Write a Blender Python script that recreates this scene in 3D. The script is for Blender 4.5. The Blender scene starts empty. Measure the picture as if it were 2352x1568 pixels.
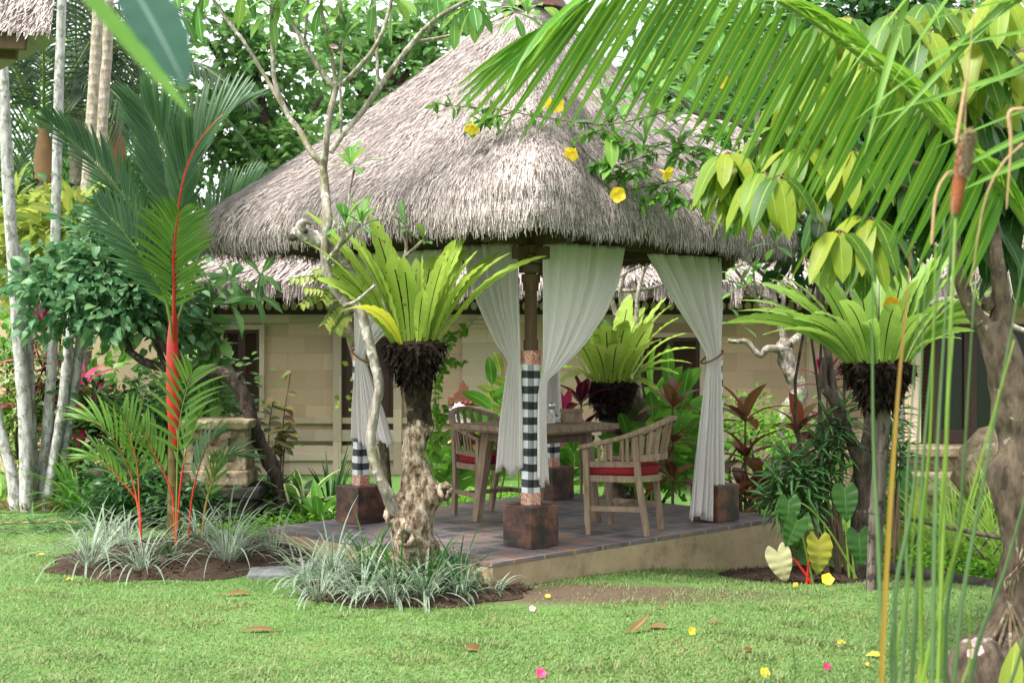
import bpy, math, random
import numpy as np
from mathutils import Vector, Matrix

random.seed(11)
rng = np.random.default_rng(11)
scene = bpy.context.scene
COL = scene.collection

# ------------------------------------------------------------------ camera, sky, sun, exposure
F_PX, CX, HY, CAMZ = 3300.0, 1176.0, 760.0, 1.74
cam_data = bpy.data.cameras.new("camera")
cam = bpy.data.objects.new("camera", cam_data)
COL.objects.link(cam)
cam.location = (0, 0, CAMZ)
cam.rotation_euler = (math.radians(90), 0, 0)
cam_data.sensor_width = 36.0
cam_data.lens = 36.0 * F_PX / 2352.0
cam_data.shift_y = -24.0 / 2352.0
cam_data.clip_start = 0.1
cam_data.clip_end = 2000
cam_data.dof.use_dof = True
cam_data.dof.focus_distance = 11.0
cam_data.dof.aperture_fstop = 3.5
scene.camera = cam

SUN_EL, SUN_AZ = math.radians(58), math.atan2(-0.55, -0.35)
world = bpy.data.worlds.new("World")
scene.world = world
world.use_nodes = True
wn, wl = world.node_tree.nodes, world.node_tree.links
bgn = wn["Background"]
sky = wn.new("ShaderNodeTexSky")
sky.sky_type = 'NISHITA'
sky.sun_disc = False
sky.sun_elevation = SUN_EL
sky.sun_rotation = SUN_AZ
sky.air_density = 1.0
sky.dust_density = 2.5
sky.ozone_density = 1.0
hs = wn.new("ShaderNodeHueSaturation")
hs.inputs["Saturation"].default_value = 0.16
wl.new(sky.outputs[0], hs.inputs["Color"])
wl.new(hs.outputs[0], bgn.inputs["Color"])
bgn.inputs["Strength"].default_value = 0.13

sd = bpy.data.lights.new("sun", 'SUN')
sd.energy = 2.0
sd.angle = math.radians(14)
sd.color = (1.0, 0.96, 0.9)
sun = bpy.data.objects.new("sun", sd)
COL.objects.link(sun)
to_sun = Vector((math.sin(SUN_AZ) * math.cos(SUN_EL), math.cos(SUN_AZ) * math.cos(SUN_EL), math.sin(SUN_EL)))
sun.rotation_euler = to_sun.to_track_quat('Z', 'Y').to_euler()

scene.view_settings.view_transform = 'Standard'
scene.view_settings.look = 'None'
scene.view_settings.exposure = 2.02
scene.view_settings.gamma = 1.0
scene.view_settings.use_curve_mapping = False
scene.render.engine = 'CYCLES'
scene.cycles.use_denoising = True
scene.cycles.max_bounces = 8
scene.cycles.diffuse_bounces = 4
scene.cycles.transmission_bounces = 6
scene.cycles.sample_clamp_indirect = 8.0

# ------------------------------------------------------------------ helpers
def P(px, py, D):
    """a point seen at (px, py) of the 2352 px wide photograph, D metres away"""
    return np.array([(px - CX) / F_PX * D, D, CAMZ + (HY - py) / F_PX * D])

def PX(px, D):
    return (px - CX) / F_PX * D

def nrm(a):
    a = np.asarray(a, float)
    return a / np.maximum(np.linalg.norm(a, axis=-1, keepdims=True), 1e-9)

def smooth01(a, b, x):
    t = np.clip((x - a) / (b - a), 0, 1)
    return t * t * (3 - 2 * t)

def gz(x, y):
    """height of the lawn: it dips towards the far right"""
    x, y = np.asarray(x, float), np.asarray(y, float)
    return -0.2 * smooth01(0.5, 2.2, x) * smooth01(9.3, 11.8, y) + 0.02 * np.sin(x * 1.3) * np.sin(y * .9 + 1) * smooth01(14, 10, y)

def spline(pts, n):
    """Catmull-Rom through the points, n samples"""
    p = np.asarray(pts, float)
    if len(p) == 2:
        t = np.linspace(0, 1, n)[:, None]
        return p[0] * (1 - t) + p[1] * t
    q = np.vstack([2 * p[0] - p[1], p, 2 * p[-1] - p[-2]])
    u = np.linspace(0, len(p) - 1 - 1e-6, n)
    i = u.astype(int)
    t = (u - i)[:, None]
    a, b, c, d = q[i], q[i + 1], q[i + 2], q[i + 3]
    return .5 * ((2 * b) + (c - a) * t + (2 * a - 5 * b + 4 * c - d) * t ** 2 + (3 * b - a - 3 * c + d) * t ** 3)

def interp(vals, n):
    v = np.asarray(vals, float)
    return np.interp(np.linspace(0, 1, n), np.linspace(0, 1, len(v)), v)

def bez(a, b, c, n):
    t = np.linspace(0, 1, n)[:, None]
    return (1 - t) ** 2 * a + 2 * t * (1 - t) * b + t * t * c

# leaf outlines: width along the blade
def ELL(t): return np.sin(np.pi * np.clip(t, 0, 1) ** 0.85) ** 0.75 + .02
def LANCE(t): return np.clip(np.sin(np.pi * t ** 0.7), 0, 1) ** .9 + .02
def STRAP(t): return np.minimum(1, .55 + 2 * t) * np.clip(1 - t ** 3.5, 0, 1) + .03
def OBO(t): return np.sin(np.pi * t ** 1.45) ** 0.7 * (t > 0) + .06 * (1 - t) + .02
def FERN(t): return (0.30 + .70 * smooth01(0, .45, t)) * np.clip(1 - t ** 6, 0, 1) ** .6 * (1 - .25 * smooth01(.65, 1, t)) + .02
def ROUND(t): return np.sin(np.pi * np.clip(t, 0, 1)) ** .40 * (1 - .10 * t) + .02
def HEART(t): return np.where(t < .12, .62 + 2.4 * t, np.cos((t - .12) / .88 * np.pi / 2) ** .75 * .92) + .01

class MB:
    """collects geometry, links it as ONE mesh object"""
    def __init__(self):
        self.v, self.uv, self.f, self.m, self.n = [], [], [], [], 0

    def add(self, v, faces, uv=None, m=0):
        v = np.asarray(v, float).reshape(-1, 3)
        if uv is None:
            uv = np.zeros((len(v), 2))
        self.v.append(v)
        self.uv.append(np.asarray(uv, float).reshape(-1, 2))
        for f in faces:
            f = np.asarray(f, int)
            self.f.append(f + self.n)
            self.m.append(np.full(len(f), m))
        self.n += len(v)

    def grid(self, G, uv=None, m=0, close=False):
        """G: (..., r, c, 3): one or many sheets"""
        G = np.asarray(G, float)
        if G.ndim == 3:
            G = G[None]
        N, r, c, _ = G.shape
        if uv is None:
            uu, vv = np.meshgrid(np.linspace(0, 1, c), np.linspace(0, 1, r))
            uv = np.broadcast_to(np.stack([uu, vv], -1), (N, r, c, 2))
        cc = c if close else c - 1
        i, j = np.meshgrid(np.arange(r - 1), np.arange(cc), indexing='ij')
        j2 = (j + 1) % c
        q = np.stack([i * c + j, i * c + j2, (i + 1) * c + j2, (i + 1) * c + j], -1).reshape(-1, 4)
        q = (q[None] + (np.arange(N) * r * c)[:, None, None]).reshape(-1, 4)
        self.add(G.reshape(-1, 3), [q], np.asarray(uv).reshape(-1, 2), m)

    def ribbons(self, C, S, Nr, w, fold=0.15, cols=3, m=0, wave=0.0, nwave=9):
        """C centre lines (N,L,3); S side, Nr normal (N,L,3); w half widths (N,L)"""
        N, L, _ = C.shape
        u = np.linspace(-1, 1, cols)
        G = C[:, :, None] + S[:, :, None] * (w[:, :, None] * u)[..., None] \
            + Nr[:, :, None] * (w[:, :, None] * np.abs(u) * fold)[..., None]
        if wave:
            t = np.linspace(0, 1, L)
            ph = rng.random((N, 1, 1)) * 6.28
            wv = np.sin(t[None, :, None] * nwave * 6.28 + ph + np.sign(u) * 1.1) * np.abs(u) ** 2 * wave
            G = G + Nr[:, :, None] * (wv * w[:, :, None])[..., None]
        self.grid(G, m=m)

    def leaves(self, base, d, up, L, W, droop=.2, rows=5, prof=ELL, fold=.2, m=0, cols=3, grav=0.0, wave=0.0):
        base = np.atleast_2d(base); N = len(base)
        d = nrm(np.broadcast_to(d, (N, 3))); up = np.broadcast_to(up, (N, 3))
        L = np.broadcast_to(L, (N,))[:, None, None]; W = np.broadcast_to(W, (N,))[:, None]
        droop = np.broadcast_to(droop, (N,))[:, None, None]
        side = nrm(np.cross(d, up)); nor = np.cross(side, d)
        t = np.linspace(0, 1, rows)
        C = base[:, None] + d[:, None] * L * t[:, None] - nor[:, None] * droop * L * (t ** 2)[:, None]
        if grav:
            C = C - np.array([0, 0, 1.0]) * grav * L * (t ** 2)[:, None]
        T = np.gradient(C, axis=1); T = nrm(T)
        S = np.broadcast_to(side[:, None], C.shape)
        Nr = nrm(np.cross(S, T))
        self.ribbons(C, S, Nr, W / 2 * prof(t)[None], fold, cols, m, wave, 5)

    def strap(self, base, az, e0, bend, L, W, prof=STRAP, rows=8, fold=.2, cols=3, m=0, wave=0.0, nwave=9, power=1.2):
        """arching blades: azimuth, first elevation, total bend downwards"""
        base = np.atleast_2d(base); N = len(base)
        f = lambda a: np.broadcast_to(np.asarray(a, float), (N,))[:, None]
        az, e0, bend, L, W = f(az), f(e0), f(bend), f(L), f(W)
        t = np.linspace(0, 1, rows)[None]
        e = e0 - bend * t ** power
        T = np.stack([np.cos(e) * np.cos(az), np.cos(e) * np.sin(az), np.sin(e)], -1)
        step = (L / (rows - 1))[..., None] * (T[:, :-1] + T[:, 1:]) / 2
        C = np.concatenate([np.zeros((N, 1, 3)), np.cumsum(step, 1)], 1) + base[:, None]
        S = np.stack([-np.sin(az), np.cos(az), 0 * az], -1) + 0 * T
        Nr = np.cross(S, T) * -1
        self.ribbons(C, S, Nr, W / 2 * prof(t[0])[None], fold, cols, m, wave, nwave)

    def tube(self, pts, rad, sides=8, m=0, n=None, cap=True, rough=0.0, burls=(), freq=5.0):
        p = np.asarray(pts, float)
        if n:
            p = spline(p, n)
        n = len(p)
        r = interp(rad if np.ndim(rad) else [rad, rad], n)
        T = nrm(np.gradient(p, axis=0))
        ref = np.array([1.0, 0.05, 0]) if abs(T[0][0]) < .8 else np.array([0, 1.0, 0.05])
        A = np.zeros_like(p)
        a = ref
        for i in range(n):
            a = a - T[i] * np.dot(a, T[i]); a = a / np.linalg.norm(a); A[i] = a
        B = np.cross(T, A)
        th = np.arange(sides) / sides * 2 * np.pi
        s = np.concatenate([[0], np.cumsum(np.linalg.norm(np.diff(p, axis=0), axis=1))])
        rr = r[:, None] * np.ones(sides)
        if rough:
            ph = rng.random(6) * 6.28
            rr = rr * (1 + rough * (np.sin(2 * th + s[:, None] * freq + ph[0]) + .7 * np.sin(3 * th - s[:, None] * freq * 1.7 + ph[1])
                                    + .6 * np.sin(5 * th + s[:, None] * freq * 3.1 + ph[2]) + .5 * np.sin(s[:, None] * freq * 5 + th + ph[3])))
        G = p[:, None] + (A[:, None] * np.cos(th)[:, None] + B[:, None] * np.sin(th)[:, None]) * rr[..., None]
        for (c, R, amp) in burls:
            dv = G - np.asarray(c)
            dist = np.linalg.norm(dv, axis=-1)
            out = nrm(G - p[:, None])
            G = G + out * (amp * np.exp(-(dist / R) ** 2))[..., None]
        uv = np.stack(np.broadcast_arrays(np.arange(sides) / sides, s[:, None]), -1)
        base = self.n
        self.grid(G, uv, m, close=True)
        if cap:
            self.add(np.vstack([G[0], G[-1]]), [np.arange(sides)[None, ::-1], (np.arange(sides) + sides)[None]], None, m)

    def box(self, c, size, rot=0.0, m=0, tilt=None, taper=1.0):
        x, y, z = np.asarray(size, float) / 2
        v = np.array([[sx * x * (taper if sz < 0 else 1), sy * y * (taper if sz < 0 else 1), sz * z] for sz in (-1, 1) for sy in (-1, 1) for sx in (-1, 1)])
        if tilt is not None:
            v = v @ np.array(tilt.to_3x3()).T
        cr, sr = math.cos(rot), math.sin(rot)
        v = v @ np.array([[cr, sr, 0], [-sr, cr, 0], [0, 0, 1]]) + np.asarray(c, float)
        uv = (v - np.asarray(c))[:, [0, 2]]
        self.add(v, [[[0, 2, 3, 1], [4, 5, 7, 6], [0, 1, 5, 4], [2, 6, 7, 3], [0, 4, 6, 2], [1, 3, 7, 5]]], uv, m)

    def bar(self, a, b, w, h, m=0, up=(0, 0, 1), w2=None, h2=None):
        """rectangular bar from a to b, may taper"""
        a, b = np.asarray(a, float), np.asarray(b, float)
        T = nrm(b - a); S = np.cross(T, up)
        S = nrm(S) if np.linalg.norm(S) > 1e-4 else np.array([1.0, 0, 0])
        N = np.cross(S, T)
        w2, h2 = w2 or w, h2 or h
        v = [a + S * sx * w / 2 + N * sy * h / 2 for sx, sy in ((-1, -1), (1, -1), (1, 1), (-1, 1))] + \
            [b + S * sx * w2 / 2 + N * sy * h2 / 2 for sx, sy in ((-1, -1), (1, -1), (1, 1), (-1, 1))]
        self.add(v, [[[0, 3, 2, 1], [4, 5, 6, 7], [0, 1, 5, 4], [1, 2, 6, 5], [2, 3, 7, 6], [3, 0, 4, 7]]], None, m)

    def prism(self, poly, z0, z1, m=0, mtop=None):
        p = np.asarray(poly, float); n = len(p)
        v = np.vstack([np.c_[p, np.full(n, z0)], np.c_[p, np.full(n, z1)]])
        i = np.arange(n); j = (i + 1) % n
        self.add(v, [np.stack([i, j, j + n, i + n], -1), np.arange(n)[None, ::-1]], None, m)
        self.add(v[n:], [np.arange(n)[None]], None, m if mtop is None else mtop)

    def revolve(self, prof, c, sides=16, m=0, rough=0.0, sx=1.0, sy=1.0):
        prof = np.asarray(prof, float)
        th = np.arange(sides) / sides * 2 * np.pi
        R = prof[:, 0][:, None] * np.ones(sides)
        if rough:
            R = R * (1 + rough * (rng.random(R.shape) - .5) * 2)
        G = np.stack([R * np.cos(th) * sx, R * np.sin(th) * sy, prof[:, 1][:, None] + 0 * R], -1) + np.asarray(c, float)
        uv = np.stack(np.broadcast_arrays(th / 6.2832, prof[:, 1][:, None]), -1)
        self.grid(G, uv, m, close=True)
        self.add(np.vstack([G[0], G[-1]]), [np.arange(sides)[None, ::-1], (np.arange(sides) + sides)[None]], None, m)

    def build(self, name, mats, parent=None, smooth=True, bevel=0.0, label=None):
        me = bpy.data.meshes.new(name)
        v = np.vstack(self.v).astype(np.float32); uv = np.vstack(self.uv).astype(np.float32)
        loops = np.concatenate([f.ravel() for f in self.f]).astype(np.int32)
        tot = np.concatenate([np.full(len(f), f.shape[1]) for f in self.f])
        st = np.concatenate([[0], np.cumsum(tot)[:-1]]).astype(np.int32)
        me.vertices.add(len(v)); me.vertices.foreach_set("co", v.ravel())
        me.loops.add(len(loops)); me.loops.foreach_set("vertex_index", loops)
        me.polygons.add(len(tot)); me.polygons.foreach_set("loop_start", st)
        me.polygons.foreach_set("material_index", np.concatenate(self.m).astype(np.int32))
        me.update(calc_edges=True)
        me.polygons.foreach_set("use_smooth", np.full(len(tot), bool(smooth)))
        l = me.uv_layers.new(name="UVMap"); l.data.foreach_set("uv", uv[loops].ravel())
        for mt in (mats if isinstance(mats, (list, tuple)) else [mats]):
            me.materials.append(mt)
        o = bpy.data.objects.new(name, me)
        COL.objects.link(o)
        if bevel:
            b = o.modifiers.new("bevel", 'BEVEL'); b.width = bevel; b.segments = 2; b.limit_method = 'ANGLE'
        if parent is not None:
            o.parent = parent
            root = parent
            while root.parent: root = root.parent
            if parent is root:
                o.matrix_parent_inverse = Matrix.Translation(-Vector(root.location))
        if label: o['label'] = label
        return o

def tag(o, label, cat, group=None):
    o['label'] = label; o['category'] = cat
    if group: o['group'] = group
    return o

def kind(o, k):
    o['kind'] = k
    return o

def thing(name, label, cat, loc=(0, 0, 0), group=None):
    o = bpy.data.objects.new(name, None)
    COL.objects.link(o)
    o.location = Vector([float(a) for a in loc])
    o.empty_display_size = .1
    return tag(o, label, cat, group)

# ------------------------------------------------------------------ materials
def mat(name):
    m = bpy.data.materials.new(name); m.use_nodes = True
    n, l = m.node_tree.nodes, m.node_tree.links
    return m, n, l, n["Principled BSDF"]

def N(n, t, **kw):
    x = n.new(t)
    for k, v in kw.items():
        setattr(x, k, v)
    return x

def ramp(n, cols, pos=None, interp_='LINEAR'):
    r = n.new("ShaderNodeValToRGB"); e = r.color_ramp
    e.interpolation = interp_
    pos = pos or list(np.linspace(0, 1, len(cols)))
    while len(e.elements) < len(cols): e.elements.new(.5)
    for i, c in enumerate(cols):
        e.elements[i].position = pos[i]; e.elements[i].color = (*c, 1)
    return r

def mixc(n, l, f, a, b, blend='MIX'):
    x = n.new("ShaderNodeMix"); x.data_type = 'RGBA'; x.blend_type = blend
    for s, v in ((x.inputs[0], f), (x.inputs[6], a), (x.inputs[7], b)):
        if hasattr(v, "is_output") or isinstance(v, bpy.types.NodeSocket): l.new(v, s)
        elif isinstance(v, (tuple, list)): s.default_value = (*v, 1)
        else: s.default_value = v
    return x.outputs[2]

def math_(n, l, op, a, b=None, c=None, clamp=False):
    x = n.new("ShaderNodeMath"); x.operation = op; x.use_clamp = clamp
    for i, v in enumerate((a, b, c)):
        if v is None: continue
        if isinstance(v, bpy.types.NodeSocket): l.new(v, x.inputs[i])
        else: x.inputs[i].default_value = v
    return x.outputs[0]

def noise(n, l, scale, detail=4, vec=None, rough=.55):
    x = n.new("ShaderNodeTexNoise"); x.inputs["Scale"].default_value = scale
    x.inputs["Detail"].default_value = detail; x.inputs["Roughness"].default_value = rough
    if vec is not None: l.new(vec, x.inputs["Vector"])
    return x

def objco(n, l, scale=None, rot=None):
    t = n.new("ShaderNodeTexCoord")
    if scale is None and rot is None: return t.outputs["Object"]
    mp = n.new("ShaderNodeMapping")
    if scale is not None: mp.inputs["Scale"].default_value = scale
    if rot is not None: mp.inputs["Rotation"].default_value = rot
    l.new(t.outputs["Object"], mp.inputs["Vector"])
    return mp.outputs[0]

def bump(n, l, bs, h, strength=.5, dist=.01):
    b = n.new("ShaderNodeBump"); b.inputs["Strength"].default_value = strength; b.inputs["Distance"].default_value = dist
    l.new(h, b.inputs["Height"]); l.new(b.outputs[0], bs.inputs["Normal"])

def leafmat(name, cols, rib=None, ribw=.05, rough=.38, trans=.35, margin=None, marw=.3, spots=None, ribto=1.1, veins=0.0, tcol=None, tipc=None):
    m, n, l, b = mat(name)
    g = n.new("ShaderNodeNewGeometry")
    r = ramp(n, cols); l.new(g.outputs["Random Per Island"], r.inputs[0])
    nz = noise(n, l, 6.0, 3, objco(n, l))
    c = mixc(n, l, math_(n, l, 'MULTIPLY', nz.outputs[0], .5), r.outputs[0], tuple(np.array(cols[0]) * .6), 'MIX')
    uvn = n.new("ShaderNodeUVMap"); sp = n.new("ShaderNodeSeparateXYZ"); l.new(uvn.outputs[0], sp.inputs[0])
    du = math_(n, l, 'ABSOLUTE', math_(n, l, 'SUBTRACT', sp.outputs[0], .5))
    if veins:
        w = math_(n, l, 'SINE', math_(n, l, 'ADD', math_(n, l, 'MULTIPLY', sp.outputs[1], 90.0), math_(n, l, 'MULTIPLY', du, -30.0)))
        c = mixc(n, l, math_(n, l, 'MULTIPLY', math_(n, l, 'GREATER_THAN', w, .6), veins), c, tuple(np.minimum(1, np.array(cols[-1]) * 1.5)))
    if tipc:
        c = mixc(n, l, math_(n, l, 'MULTIPLY', math_(n, l, 'SUBTRACT', sp.outputs[1], .45, clamp=True), 1.5, clamp=True), c, tipc)
    if margin:
        nm = math_(n, l, 'ADD', du, math_(n, l, 'MULTIPLY', math_(n, l, 'SUBTRACT', nz.outputs[0], .5), .3))
        c = mixc(n, l, math_(n, l, 'GREATER_THAN', nm, marw), c, margin)
    if spots:
        vo = noise(n, l, 28.0, 4, objco(n, l))
        c = mixc(n, l, math_(n, l, 'GREATER_THAN', vo.outputs[0], .66), c, spots)
    if rib:
        f = math_(n, l, 'MULTIPLY', math_(n, l, 'LESS_THAN', du, ribw), math_(n, l, 'LESS_THAN', sp.outputs[1], ribto))
        c = mixc(n, l, f, c, rib)
    l.new(c, b.inputs["Base Color"])
    b.inputs["Roughness"].default_value = rough + .04
    b.inputs["Specular IOR Level"].default_value = .26
    if trans:
        t = n.new("ShaderNodeBsdfTranslucent")
        hv = n.new("ShaderNodeHueSaturation"); hv.inputs["Hue"].default_value = .49; hv.inputs["Value"].default_value = 1.5
        hv.inputs["Saturation"].default_value = .98
        l.new(c, hv.inputs["Color"]); l.new(hv.outputs[0], t.inputs[0])
        mx = n.new("ShaderNodeMixShader"); mx.inputs[0].default_value = trans
        l.new(b.outputs[0], mx.inputs[1]); l.new(t.outputs[0], mx.inputs[2])
        l.new(mx.outputs[0], n["Material Output"].inputs[0])
    return m

def barkmat(name, c1, c2, lichen=None, la=.5, scale=30, ring=0.0, moss=None, stretch=(1, 1, .35), bstr=.8):
    m, n, l, b = mat(name)
    co = objco(n, l, stretch)
    a = noise(n, l, scale, 6, co, .65)
    r = ramp(n, [c1, c2], [.35, .68]); l.new(a.outputs[0], r.inputs[0])
    c = r.outputs[0]
    h = a.outputs[0]
    if ring:
        s = n.new("ShaderNodeSeparateXYZ"); l.new(objco(n, l), s.inputs[0])
        wv = math_(n, l, 'SINE', math_(n, l, 'ADD', math_(n, l, 'MULTIPLY', s.outputs[2], ring), math_(n, l, 'MULTIPLY', a.outputs[0], 3.0)))
        c = mixc(n, l, math_(n, l, 'MULTIPLY', math_(n, l, 'GREATER_THAN', wv, .75), .28), c, tuple(np.array(c1) * .55))
        h = math_(n, l, 'ADD', h, math_(n, l, 'MULTIPLY', wv, .12))
    if lichen:
        q = noise(n, l, scale * .55, 5, objco(n, l), .7)
        rr = ramp(n, [(0, 0, 0), (1, 1, 1)], [la, la + .07]); l.new(q.outputs[0], rr.inputs[0])
        c = mixc(n, l, math_(n, l, 'MULTIPLY', rr.outputs[0], .85), c, lichen)
    if moss:
        q = noise(n, l, scale * .2, 4, objco(n, l), .6)
        rr = ramp(n, [(0, 0, 0), (1, 1, 1)], [.5, .68]); l.new(q.outputs[0], rr.inputs[0])
        c = mixc(n, l, math_(n, l, 'MULTIPLY', rr.outputs[0], .8), c, moss)
    l.new(c, b.inputs["Base Color"]); b.inputs["Roughness"].default_value = .9
    b.inputs["Specular IOR Level"].default_value = .15
    bump(n, l, b, h, bstr, .02)
    return m

def plain(name, c, rough=.7, spec=.3, var=.25, scale=20, bmp=.2, metal=0.0, stretch=None, trans=0):
    m, n, l, b = mat(name)
    a = noise(n, l, scale, 5, objco(n, l, stretch) if stretch else objco(n, l))
    cc = mixc(n, l, a.outputs[0], tuple(np.array(c) * (1 - var)), tuple(np.minimum(1, np.array(c) * (1 + var))))
    l.new(cc, b.inputs["Base Color"]); b.inputs["Roughness"].default_value = rough
    b.inputs["Specular IOR Level"].default_value = spec; b.inputs["Metallic"].default_value = metal
    if bmp: bump(n, l, b, a.outputs[0], bmp, .005)
    if trans:
        t = n.new("ShaderNodeBsdfTranslucent"); l.new(cc, t.inputs[0])
        mx = n.new("ShaderNodeMixShader"); mx.inputs[0].default_value = trans
        l.new(b.outputs[0], mx.inputs[1]); l.new(t.outputs[0], mx.inputs[2]); l.new(mx.outputs[0], n["Material Output"].inputs[0])
    return m

M = {}
# thatch: dry grey straw, each straw its own tone
def thatchmat(name, dark, mid, light):
    m, n, l, b = mat(name)
    g = n.new("ShaderNodeNewGeometry")
    r = ramp(n, [dark, tuple(np.array(mid) * .8), mid, light], [.12, .3, .62, 1]); l.new(g.outputs["Random Per Island"], r.inputs[0])
    q = noise(n, l, 1.6, 4, objco(n, l))
    c = mixc(n, l, math_(n, l, 'MULTIPLY', math_(n, l, 'SUBTRACT', q.outputs[0], .48, clamp=True), 2.6, clamp=True), r.outputs[0], tuple(np.array(mid) * .58))
    qq = noise(n, l, 4.5, 6, objco(n, l), .7); q3 = ramp(n, [(0, 0, 0), (1, 1, 1)], [.60, .70]); l.new(qq.outputs[0], q3.inputs[0])
    c = mixc(n, l, math_(n, l, 'MULTIPLY', q3.outputs[0], .55), c, (.10, .055, .035))
    q2 = noise(n, l, 55, 3, objco(n, l))
    c = mixc(n, l, math_(n, l, 'MULTIPLY', q2.outputs[0], .38), c, dark)
    l.new(c, b.inputs["Base Color"]); b.inputs["Roughness"].default_value = .85; b.inputs["Specular IOR Level"].default_value = .2
    bump(n, l, b, q2.outputs[0], .8, .02)
    return m
M['thatch'] = thatchmat('thatch', (.075, .055, .046), (.45, .385, .355), (.70, .63, .59))
M['thatch_core'] = plain('thatch_core', (.16, .13, .115), .95, .1, .5, 60, .8)
M['thatch_far'] = thatchmat('thatch_far', (.2, .16, .145), (.46, .385, .355), (.6, .52, .48))
M['thatch_brown'] = plain('thatch_underside', (.09, .055, .025), .95, .1, .5, 50, .8)

def wallmat(name, base, bw=.42, bh=.21, yellow=(.50, .40, .18)):
    m, n, l, b = mat(name)
    t = n.new("ShaderNodeTexCoord"); s = n.new("ShaderNodeSeparateXYZ"); l.new(t.outputs["Object"], s.inputs[0])
    cb = n.new("ShaderNodeCombineXYZ"); l.new(s.outputs[0], cb.inputs[0]); l.new(s.outputs[2], cb.inputs[1])
    br = n.new("ShaderNodeTexBrick"); l.new(cb.outputs[0], br.inputs["Vector"])
    br.inputs["Scale"].default_value = 1; br.inputs["Brick Width"].default_value = bw; br.inputs["Row Height"].default_value = bh
    br.inputs["Mortar Size"].default_value = .0025; br.inputs["Bias"].default_value = 0
    br.inputs["Color1"].default_value = (*(np.array(base) * .78), 1); br.inputs["Color2"].default_value = (*(np.array(base) * 1.22), 1)
    br.inputs["Mortar"].default_value = (*(np.array(base) * .6), 1)
    a = noise(n, l, 1.3, 4, t.outputs["Object"]); a2 = noise(n, l, 22, 5, t.outputs["Object"])
    c = mixc(n, l, math_(n, l, 'MULTIPLY', math_(n, l, 'SUBTRACT', a.outputs[0], .48, clamp=True), 2.0, clamp=True), br.outputs[0], yellow)
    c = mixc(n, l, math_(n, l, 'MULTIPLY', a2.outputs[0], .45), c, tuple(np.array(base) * .7))
    l.new(c, b.inputs["Base Color"]); b.inputs["Roughness"].default_value = .85; b.inputs["Specular IOR Level"].default_value = .2
    bump(n, l, b, a2.outputs[0], .25, .006)
    return m
M['wall'] = wallmat('limestone_wall', (.50, .365, .255), yellow=(.50, .38, .20))
M['trim'] = wallmat('limestone_trim', (.50, .41, .31), .6, .4, (.54, .44, .26))
M['garden_wall'] = plain('plaster_wall', (.48, .37, .25), .9, .1, .2, 3, .1)
M['dark_wood'] = plain('dark_wood', (.045, .022, .014), .5, .35, .4, 25, .2, 0, (1, 1, .15))
M['pillar_wood'] = plain('pillar_wood', (.10, .062, .036), .7, .25, .5, 40, .5, 0, (1, 1, .12))
M['beam'] = plain('beam_wood', (.075, .05, .03), .75, .2, .4, 30, .4)

def teak(name, c1, c2):
    m, n, l, b = mat(name)
    a = noise(n, l, 28, 7, objco(n, l, (1, 1, .16)), .65)
    a2 = noise(n, l, 5, 3, objco(n, l))
    r = ramp(n, [c1, c2], [.32, .7]); l.new(a.outputs[0], r.inputs[0])
    c = mixc(n, l, math_(n, l, 'MULTIPLY', a2.outputs[0], .6), r.outputs[0], tuple(np.array(c1) * 1.1))
    l.new(c, b.inputs["Base Color"]); b.inputs["Roughness"].default_value = .65; b.inputs["Specular IOR Level"].default_value = .3
    bump(n, l, b, a.outputs[0], .35, .004)
    return m
M['teak'] = teak('weathered_teak', (.13, .083, .05), (.34, .26, .185))
M['teak_dark'] = teak('brown_teak', (.10, .065, .042), (.23, .165, .115))
M['cushion'] = plain('red_cushion', (.19, .012, .018), .8, .2, .12, 60, .15)

m, n, l, b = mat('terracotta_block')
a = noise(n, l, 7, 6, objco(n, l), .65)
r = ramp(n, [(.010, .006, .006), (.05, .02, .013), (.15, .06, .03)], [.38, .5, .66]); l.new(a.outputs[0], r.inputs[0])
l.new(r.outputs[0], b.inputs["Base Color"]); b.inputs["Roughness"].default_value = .48; bump(n, l, b, a.outputs[0], .2, .005)
M['terracotta'] = m

m, n, l, b = mat('floor_tiles')
br = n.new("ShaderNodeTexBrick"); l.new(objco(n, l, None, (0, 0, math.radians(-45))), br.inputs["Vector"])
br.offset = 0
for k, v in (("Scale", 1), ("Brick Width", .3), ("Row Height", .3), ("Mortar Size", .009), ("Bias", 0)): br.inputs[k].default_value = v
br.inputs["Color1"].default_value = (.045, .05, .062, 1); br.inputs["Color2"].default_value = (.17, .115, .09, 1)
br.inputs["Mortar"].default_value = (.26, .17, .12, 1)
a = noise(n, l, 3.2, 6, objco(n, l), .65)
r = ramp(n, [(.02, .022, .032), (.12, .125, .155), (.24, .13, .08)], [.40, .5, .62]); l.new(a.outputs[0], r.inputs[0])
c = mixc(n, l, .6, br.outputs[0], r.outputs[0])
c = mixc(n, l, br.outputs[1], c, (.27, .18, .13))
l.new(c, b.inputs["Base Color"]); b.inputs["Roughness"].default_value = .5; bump(n, l, b, a.outputs[0], .12, .004)
M['tiles'] = m

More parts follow.
